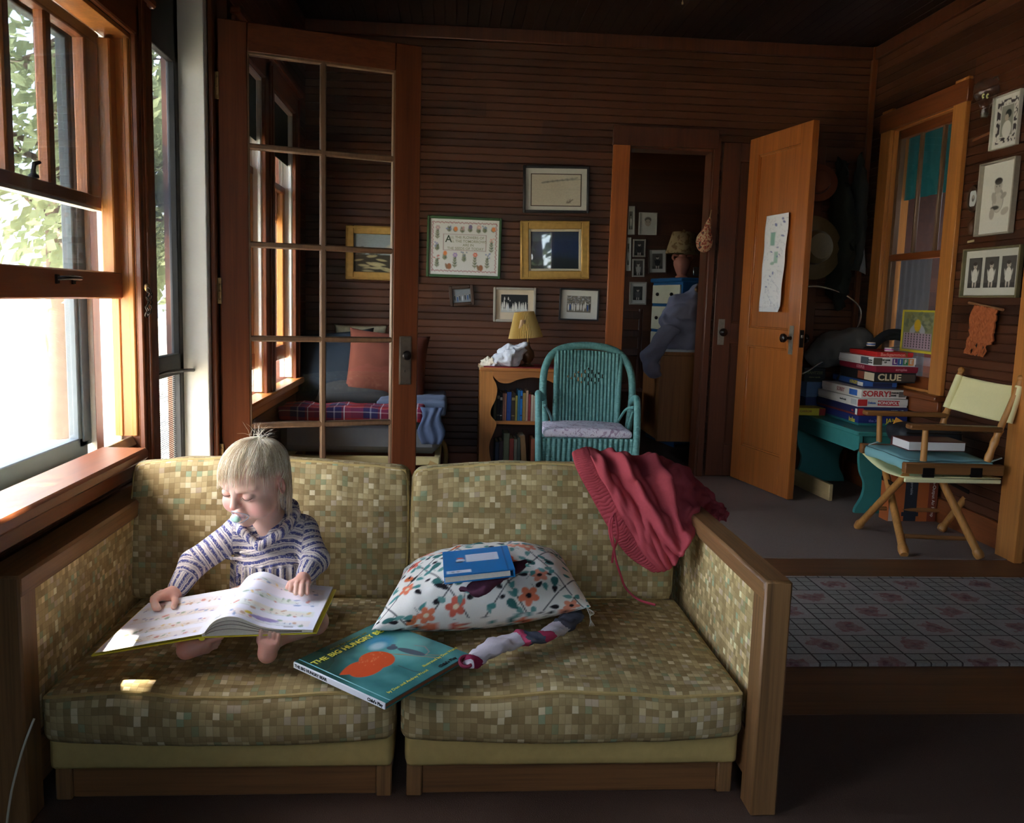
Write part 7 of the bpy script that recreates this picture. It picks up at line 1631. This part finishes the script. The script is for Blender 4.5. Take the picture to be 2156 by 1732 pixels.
T, f, l, p = game('black box with olive lettering on the far stack', 2.03, 2.155, 4.86, 4.985, .600, .678, (32, 34, 34)); f(0, .66, .022, 'YAHTZEE', mk('ink_dull_olive', 110, 108, 76)); f(0, .34, .014, 'score cards', mk('ink_dull_olive', 110, 108, 76)); b = MB()
T, f, l, p = game('grey blue box below the black box on the far stack', 2.045, 2.30, 4.85, 4.985, .512, .599, (84, 108, 140)); T, f, l, p = game('dark blue box at the bottom of the far stack', 2.045, 2.32, 4.85, 4.985, .4245, .511, (44, 54, 90))
T, f, l, p = game('long yellow box with a red end lying at the far left of the bench', 1.905, 2.10, 4.70, 4.83, .4245, .466, (198, 180, 50)); p('f', .82, .5, .036, .038, mk('ink_crimson', 140, 44, 36)); f(-.15, .55, .016, 'CARROM', mk('ink_ochre', 150, 110, 40))
# tall jigsaw box leaning in the window
jb = thing('puzzle_box', 'yellow jigsaw box with a woven beehive picture standing in the window', 'box', (2.425, 4.39, .80)); cj = Canvas(90, 110, (206, 190, 52)); cj.rect(5, 5, 85, 105, (128, 132, 96)); g = np.random.default_rng(3)
for k in range(40): cj.ell(g.uniform(6, 84), g.uniform(60, 104), 7, 4, [(96, 104, 84), (150, 150, 120), (120, 120, 70)][k % 3], g.uniform(0, 3), .7)
cj.leaf(26, 48, 40, 9, 1.0, (170, 172, 178)); cj.leaf(62, 48, 40, 9, 2.1, (170, 172, 178)); cj.ell(44, 70, 9, 16, (216, 176, 44)); 
for k in range(8): cj.rect(36, 56+4*k, 52, 57+4*k, (120, 96, 40), .6)
cj.rect(8, 8, 82, 50, (176, 150, 164)); 
for i in range(9):
    for j in range(6): cj.rect(12+8*i, 12+6.5*j, 15+8*i, 16+6.5*j, (40, 36, 40))
MB().box((2.427, 4.39, .915), (.012, .33, .22), bev=.002).build('box_body', plain('yellow_card', lin(206, 190, 52)), jb, True); art('cover_print', cj, .325, .216, basis((2.4202, 4.39, .915), (0, -1, 0), (0, 0, 1)), M_PRINT, jb, 90, 100)
def roll(label, c, m2, r=.022, h=.018): T = thing('ribbon_roll', label, 'roll', c, group=None); MB().lathe([(r*.7, 0), (r, 0), (r, h*.25), (r, h*.75), (r, h), (r*.7, h), (r*.7, 0)], 24).build('roll_edge', I_W, T); MB().lathe([(r+.0006, h*.3), (r+.001, h*.35), (r+.001, h*.65), (r+.0006, h*.7)], 24).build('ribbon', m2, T)
roll('small pink and white roll on the red game box', (2.292, 4.42, .807), mk('ink_magenta', 196, 110, 180)); roll('small navy and white roll behind the pink one', (2.262, 4.56, .8275), I_B)
# backpack with straps dumped over the boxes
bg = thing('backpack', 'grey and black backpack slumped behind the board games', 'bag', (2.25, 4.80, .69)); S_ = SDF((1.98, 4.60, .60), (2.42, 5.0, 1.0), .010)
for c, r in (((2.20, 4.83, .80), (.13, .09, .10)), ((2.30, 4.80, .84), (.09, .08, .08)), ((2.12, 4.86, .75), (.09, .07, .07))): S_.ell(c, r, None, .04)
P, F = S_.mesh(); P = P+np.array([noise.noise_vector(Vector(p)*22)[:] for p in P])*.010; np_obj('bag_body', P, F, plain('grey_canvas', lin(84, 82, 80), .9, .3, 10), bg)
b = MB(); b.tube(bez([at(1770, 800, y=4.78), at(1800, 765, y=4.70), at(1835, 730, y=4.66), at(1865, 706, y=4.66), at(1898, 705, y=4.68), at(1912, 716, y=4.70)], 6), .030, 8, flat=.3, up=(0, 1, 0)); b.build('strap', plain('black_webbing', lin(26, 28, 32), .8), bg, True)
b = MB(); b.tube(bez([at(1800, 770, y=4.66), at(1835, 748, y=4.64), at(1870, 733, y=4.64), at(1900, 730, y=4.66)], 6), .007, 8, flat=.5); b.build('strap_edge', plain('grey_binding', lin(130, 128, 122), .8), bg, True)
hung('cap', 'black knitted cap lying on top of the backpack', 'cap', [at(1865, 712, y=4.60), at(1885, 708, y=4.60), at(1905, 712, y=4.60), at(1916, 720, y=4.60)], [.012, .026, .026, .010], plain('black_knit', lin(22, 24, 24), .95, .3, 40), .8, 2, .25)
# ================================================================ right wall pieces
xp = lambda *ps: [at(px, py, x=XR-.004) for px, py in ps]
def rp3(y0, y1, z0, z1): return [Vector((XR-.004, y1, z0)), Vector((XR-.004, y0, z0)), Vector((XR-.004, y0, z1)), Vector((XR-.004, y1, z1))]
orn = Canvas(70, 96, (226, 224, 218)); orn.rect(7, 8, 63, 88, (62, 52, 60)); g = np.random.default_rng(2)
for k in range(26): u = k/26; orn.leaf(*( (8+54*u*4 % 54, 12) if k % 2 else (8+(54*u*4) % 54, 84)), 12, 3, g.uniform(0, 6), (222, 218, 212))
for k in range(26): orn.leaf(11 if k % 2 else 59, 12+72*((k*.37) % 1), 12, 3, g.uniform(0, 6), (222, 218, 212))
orn.rect(17, 18, 53, 78, (222, 220, 214)); orn.rect(19, 20, 51, 76, (150, 150, 140)); orn.ell(36, 32, 12, 16, (226, 224, 218)); orn.ell(36, 56, 6, 8, (178, 166, 150)); orn.ell(38, 60, 8, 8, (46, 50, 48)); orn.ell(34, 54, 5, 6, (190, 178, 162))
framed('picture', 'portrait in an ornate white leaf bordered mount, topmost on the right wall', 'picture', rp3(3.665, 3.855, 1.735, 1.965), .005, M_PASS, [('artwork', 0, 0, 1, 1, .003, orn)], .018, False)
bab = Canvas(80, 100, (224, 222, 214)); bab.ell(40, 46, 13, 17, (168, 164, 156)); bab.ell(40, 44, 11, 14, (204, 200, 190)); bab.ell(38, 66, 9, 10, (190, 184, 174)); bab.ell(38, 73, 9, 5, (70, 66, 62)); bab.ell(34, 66, 1.2, .9, (60, 56, 54)); bab.ell(41, 66, 1.2, .9, (60, 56, 54)); bab.ell(30, 50, 5, 9, (180, 174, 164), .5); bab.ell(52, 52, 7, 4, (170, 164, 156), .4); bab.ell(34, 36, 10, 3, (90, 86, 82)); bab.ell(28, 28, 6, 8, (184, 178, 168)); bab.ell(58, 30, 9, 5, (188, 182, 172), .3)
framed('picture', 'large pale photograph of a sitting baby on the right wall', 'picture', rp3(3.640, 3.895, 1.362, 1.684), .008, M_FR_SIL, [('photograph', 0, 0, 1, 1, .004, bab.speck(.04))], .026, False)
tri = [('box', 0, 0, 1, 1, .003, M_PASS)]
for k in range(3): tri.append(('photograph', .07+.305*k, .17, .32+.305*k, .84, .0044, person_photo(20+k, (88, 84, 80), (224, 220, 212), 50, 84)))
framed('picture', 'frame holding three photographs of a standing child in white', 'picture', rp3(3.555, 3.973, 1.088, 1.310), .010, plain('olive_frame', lin(120, 112, 84), .45, .2, 40), tri, .022, False)
def wall_round(name, label, cat, c, ry, rz, m, inner=None):
    T = thing(name, label, cat, c); Mx = basis(c, (0, -1, 0), (0, 0, 1)); prof = [(1.0, 0), (1.02, .006), (.9, .013), (.72, .012), (.70, .005), (0, .005)]
    b = MB(); b.lathe([(r, z) for r, z in prof], 32); b.v = [tuple(Mx @ Vector((q[0]*ry, q[1]*rz, q[2]))) for q in b.v]; b.build('oval_frame', m, T, True); return T, Mx
c = at(2052, 418, x=XR-.003); T, Mx = wall_round('picture', 'tiny oval portrait in a dark wooden ring beside the window casing', 'picture', c, .047, .062, M_FR_BRN)
co = Canvas(40, 52, (216, 222, 222)); co.ell(20, 26, 8, 11, (110, 110, 108)); co.ell(20, 30, 5, 6, (176, 170, 160)); art('portrait', co, .052, .070, Mx @ Matrix.Translation((0, 0, .0075)), M_PRINT, T, 40, 50)
c = at(2046, 479, x=XR-.012); T = thing('walnut_ornament', 'small brown nut shaped ornament nailed below the oval portrait', 'ornament', c); b = MB(); b.ball(c, (.016, .024, .034), None, 12); b.build('shell', plain('nut_brown', lin(92, 60, 40), .5, .5, 60), T, True); b = MB(); b.tube([c+Vector((-.012, 0, .02)), c+Vector((.004, 0, .045))], .003, 6); b.build('stem', M_FR_BRN, T, True)
tag(MB().box(at(2044, 508, x=XR-.003), (.004, .050, .010), RX(-4), .001).build('label_strip', plain('yellowed_label', lin(206, 190, 150))), 'tiny yellowed label strip above the three photograph frame', 'label')
tag(MB().box(at(2066, 288, x=XR-.004), (.004, .13, .012), RX(-6), .001).build('wood_slip', plain('pale_slip', lin(130, 84, 56))), 'narrow pale slip of wood on the wall left of the ornate portrait', 'slip')
# glass lamp bulb shaped ornament with goggle eyes
c = at(2077, 192, x=XR-.055); T = thing('glass_ornament', 'clear glass bulb ornament with two goggle eyes beside the window head', 'ornament', c); b = MB(); b.lathe([(.014, -.105), (.018, -.10), (.018, -.075), (.022, -.062), (.048, -.02), (.053, .008), (.045, .034), (.024, .051), (0, .056)], 28, c); o = b.build('glass_bulb', glass('smoky_glass', (.82, .80, .78, 1), .12, 1.0), T, True, smooth=180)
b = MB(); b.tube([c+Vector((.02, 0, .052)), c+Vector((.045, 0, .064)), c+Vector((.052, 0, .05))], .003, 6); b.lathe([(.0145, -.112), (.0150, -.100), (.0165, -.094)], 20, c); b.build('cap', plain('dull_tin', lin(120, 116, 108), .4, .2, 30, Metallic=.6), T, True)
for k, px in ((0, 2071), (1, 2080)): b = MB(); e = at(px, 202, x=XR-.112); b.lathe([(.011, 0), (.010, .003), (.006, .0055), (0, .006)], 16, e, basis(e, (0, -1, 0), (0, 0, 1)).to_3x3() @ Matrix.Rotation(-.2, 3, 'Y')); b.build('goggle_eye', plain('yellow_white', lin(222, 218, 150), .4), T, True); b = MB(); e2 = at(px+1, 202, x=XR-.1185); b.ball(e2, .0036, n=8); b.build('pupil', I_K, T, True)
# woven wall hanging
hk = [at(2040, 637, x=XR-.02), at(2112, 652, x=XR-.02)]; T = thing('wall_hanging', 'rust coloured knotted yarn hanging on a stick below the three photographs', 'wall hanging', hk[0]); b = MB(); b.tube([hk[0], hk[1]], .006, 8); b.build('stick', plain('twig', lin(150, 104, 70), .8, .3, 40), T, True)
g = np.random.default_rng(8); b = MB()
def hp2(u, v): return at(2056+44*u-12*v, 642+9*u+75*v, x=XR-.018)
for k in range(15):
    u = k/14; b.tube([hp2(u+.03*math.sin(j*1.7+k), j/14)+Vector((-.008*abs(math.sin(j*1.1+k*1.3)), 0, 0)) for j in range(15)], .0085, 6)
for k in range(26):
    u = g.uniform(-.12, .75); b.tube([hp2(u+.04*g.normal()*j/5, .92+.09*j)+Vector((-.008*g.random(), 0, 0)) for j in range(6)], .0038, 5)
for k in range(9):
    b.tube([hp2(-.03-.10*math.sin(j*.5)-.01*k, .1+.09*j) for j in range(8)], .003, 5)
b.build('knotted_yarn', plain('rust_yarn', lin(176, 100, 62), .95, .3, 60, .1, .6), T, True)
# ================================================================ director's chair
M_BEECH = wood('beech', lin(186, 128, 66), .65, 2, .4); M_BEECHY = wood('beech_arm', lin(132, 86, 46), .6, 0, .4); M_CANV = plain('cream_canvas', lin(236, 226, 172), .9, .04, 80, .1, .2)
YN, YF_ = 3.41, 3.87; dcx = thing('director_chair', 'wooden director chair with cream canvas back by the right wall', 'chair', (2.1, 3.64, 0))
V = lambda px, py, y: at(px, py, y=y)
def turned(b, p, q, r0, r1=None, bulge=0): 
    p, q = Vector(p), Vector(q); n = 10; b.tube([p.lerp(q, k/n) for k in range(n+1)], [r0+((r1 or r0)-r0)*k/n+bulge*math.sin(PI*k/n) for k in range(n+1)], 10)
gz = lambda px, py: at(px, py, z=.012)
for p, q in ((V(1907, 1000, YN+.02), gz(1805, 1108)), (V(1858, 962, YF_-.03), gz(1904, 1168)), (V(1979, 1004, YN+.05), gz(2064, 1174)), (V(2066, 1005, YF_-.03), gz(1980, 1116))):
    b = MB(); q = Vector(q); dv = (q-p); turned(b, p, p+dv*.90, .0155, .0165); b.tube([p+dv*f for f in (.895, .92, .955, .985, 1.0)], [.0165, .020, .022, .019, .017], 10); b.build('leg', M_BEECH, dcx, True)
b = MB(); turned(b, gz(1831, 1090)+Vector((0, 0, .05)), gz(1987, 1096)+Vector((0, 0, .05)), .010); b.build('stretcher', M_BEECHY, dcx, True); b = MB(); turned(b, V(1905, 1128, 3.46), V(2042, 1134, 3.42), .010); b.build('stretcher', M_BEECHY, dcx, True)
for a_, c_ in ((V(1902, 984, YN), V(2110, 990, YN)), (V(1812, 943, YF_), V(2000, 950, YF_))):
    b = MB(); b.bar(a_, c_, .032, .046, .004); b.build('side_rail', M_BEECHY, dcx, True)
for px in (1955, 2056): b = MB(); b.box(V(px, 995, YN-.0175), (.050, .003, .040), bev=.001); b.box(V(px-1, 1001, YN-.021), (.052, .006, .010), bev=.001); b.build('bracket', M_IRON, dcx, True)
for p, q, r in ((V(1944, 970, YN), V(1949, 905, YN), .0135), (V(1851, 930, YF_), V(1852, 872, YF_), .013)): b = MB(); turned(b, p, q, r, r*.9); b.build('arm_post', M_BEECH, dcx, True)
for a_, c_ in ((V(1912, 897, YN), V(2106, 904, YN)), (V(1820, 868, YF_), V(1988, 874, YF_))): b = MB(); b.bar(a_, c_, .048, .022, .009); b.build('armrest', M_BEECHY, dcx, True)
for pp in ([V(2078, 972, YN), V(2096, 925, YN), V(2112, 888, YN), V(2138, 830, YN), V(2150, 800, YN)], [V(1980, 945, YF_), V(1986, 890, YF_), V(2000, 850, YF_), V(2018, 796, YF_), V(2024, 782, YF_)]):
    b = MB(); Q = bez(pp, 6); b.tube(Q, [.013+.004*math.sin(i*.9)**2*(i < 12) for i in range(len(Q))], 10); b.ball(Q[-1]+Vector((0, 0, .008)), (.016, .016, .014), None, 8); b.lathe([(.017, -.004), (.019, 0), (.017, .004)], 12, Q[9]); b.build('back_post', M_BEECH, dcx, True)
tl, tr_, br_, bl = V(2021, 790, YF_), V(2147, 813, YN), V(2122, 890, YN), V(1993, 858, YF_); b = MB(); P = []
for k in range(15):
    v = k/14; P.append([tl.lerp(tr_, u).lerp(bl.lerp(br_, u), v)+Vector((.030*math.sin(PI*u)*(1+.2*math.sin(v*6)), 0, -.010*math.sin(PI*u)))+Vector((.003*math.sin(u*31+v*3), 0, 0))*(abs(u-.5)*2)**4 for u in np.linspace(0, 1, 30)])
b.grid(P); o = b.build('back_canvas', M_CANV, dcx, True, smooth=180); md = o.modifiers.new('cloth', 'SOLIDIFY'); md.thickness = .004
for a_, c_ in ((tl, bl), (tr_, br_)): b = MB(); b.tube([a_.lerp(c_, k/6) for k in range(7)], .0175, 10); b.build('canvas_sleeve', M_CANV, dcx, True)
fl, fr_, bl2, br2 = V(1815, 952, YF_), V(1900, 1003, YN), V(1998, 958, YF_), V(2108, 1006, YN); b = MB(); P = []
for k in range(13): v = k/12; P.append([fl.lerp(fr_, v).lerp(bl2.lerp(br2, v), u)+Vector((0, 0, -.022*math.sin(PI*v))) for u in np.linspace(0, 1, 12)])
b.grid(P); o = b.build('seat_canvas', M_CANV, dcx, True, smooth=180); md = o.modifiers.new('cloth', 'SOLIDIFY'); md.thickness = .004
b = MB(); b.bar(V(1904, 1010, YN-.006), V(2106, 1014, YN-.006), .014, .018, .003); b.build('canvas_hem', M_CANV, dcx, True)
for a_, c_ in (((1857, 1005, 3.80), (1884, 1022, 3.62)), ((2000, 1015, 3.75), (2040, 1036, 3.6))): b = MB(); b.bar(V(*a_), V(*c_), .006, .018, .002); b.build('folding_brace', M_IRON, dcx, True)
zc = (fl.z+fr_.z+bl2.z+br2.z)/4
M_AQUA = plain('aqua_cotton', lin(128, 176, 178), .9, .06, 20); cu_ = thing('seat_cushion', 'aqua cushion tied on the director chair', 'cushion', ((fl.x+fr_.x+bl2.x+br2.x)/4-.01, 3.64, zc+.004)); b = cushion(.38, .40, .052, .022, lambda p, u, v, w: Vector((p.x, p.y, p.z+.026+max(0, w)*.012*(1-u*u)*(1-v*v)+.005*noise.noise(p*12))), (30, 30, 6)); b.build('cushion_cover', M_AQUA, cu_, smooth=80)
b = MB(); b.tube(pipe_path(.38, .40, .018, .02, lambda p, u, v, w: Vector((p.x, p.y, p.z+.028+.004*noise.noise(p*12))), 1), .003, 6, closed=True); b.build('piping', plain('dark_aqua_piping', lin(70, 104, 106)), cu_); b = MB()
for x_, y_ in ((-.17, .19), (.17, -.195)): b.bar((x_, y_, .05), (x_+.035, y_-.02, .07), .024, .003, .001)
b.build('tie', plain('pale_tie', lin(176, 196, 194)), cu_)
T = thing('bag', 'black zipped bag lying on the aqua cushion', 'bag', V(1925, 925, 3.78)); q0 = V(1945, 912, 3.76); b = cushion(.29, .17, .085, .035, lambda p, u, v, w: Vector((p.x+.010*noise.noise(p*14), p.y, p.z+.008*noise.noise(p*12+Vector((3, 0, 0)))))+q0, (30, 16, 10)); b.build('bag_body', plain('black_nylon', lin(28, 30, 36), .6, .2, 14), T, True, smooth=80); b = MB(); b.tube([q0+Vector((-.13+.26*k/10, -.088-.004*math.sin(k), .012)) for k in range(11)], .003, 5); b.build('zip', M_IRON, T, True)
tag(MB().prism([(0, 0), (.055, .0), (.018, .028)], 0, .004, basis(V(1880, 892, 3.80), (1, 0, .12), (0, .25, 1))).build('envelope_corner', plain('orange_card', lin(214, 150, 60), .7)), 'orange paper corner sticking up behind the black bag', 'paper')
T = thing('book', 'thick white edged book lying in front of the black bag', 'book', V(1970, 940, 3.52)); c = V(1970, 938, 3.52); b = MB(); b.box(c+Vector((0, .06, .018)), (.250, .155, .003), RZ(-2), .001); b.box(c+Vector((0, .06, -.020)), (.250, .155, .003), RZ(-2), .001); b.box(c+Vector((0, .136, -.001)), (.25, .003, .040), RZ(-2), .001); b.build('cover', plain('maroon_cover', lin(96, 50, 48), .5), T, True); MB().box(c+Vector((0, .058, -.001)), (.242, .148, .035), RZ(-2), .001).build('text_block', plain('white_page_edges', lin(220, 216, 214), .8, .03, 200), T, True)
# box of an air pump under the bench
T = thing('pump_box', 'upright orange and black pump box standing behind the director chair', 'box', (2.25, 4.05, 0)); c0 = at(1865, 1088, z=.0); w_ = .245; pc_ = Vector((2.135+w_/2, 4.04, .14)); MB().box(pc_, (w_, .085, .28), bev=.002).build('box_body', plain('orange_card_box', lin(176, 92, 44), .6, .1, 20), T, True); Mf = basis(pc_+Vector((0, -.0428, 0)), (1, 0, 0), (0, 0, 1))
MB().box(Mf @ Vector((-.012, 0, 0)), (.062, .0012, .27), bev=0).build('printed_panel', mk('box_black', 40, 42, 48), T, True); MB().box(Mf @ Vector((-.012, -.10, .0004)), (.085, .0012, .02), bev=0).build('printed_panel', mk('box_black', 40, 42, 48), T, True); MB().box(Mf @ Vector((.098, 0, .0002)), (.045, .0012, .275), bev=0).build('printed_panel', mk('box_brown', 120, 54, 34), T, True); MB().box(Mf @ Vector((-.108, -.085, .0003)), (.02, .0012, .10), bev=0).build('printed_panel', mk('box_pale', 196, 170, 150), T, True)
text_obj('box_lettering', 'High-Output Air Pump', .022, Mf @ Matrix.Translation((.100, -.01, .0012)) @ Matrix.Rotation(-PI/2, 4, 'Z'), I_W, T, .0003); text_obj('box_lettering', '4D portable', .018, Mf @ Matrix.Translation((-.012, .04, .0012)) @ Matrix.Rotation(-PI/2, 4, 'Z'), mk('ink_grey', 150, 150, 150), T, .0003)
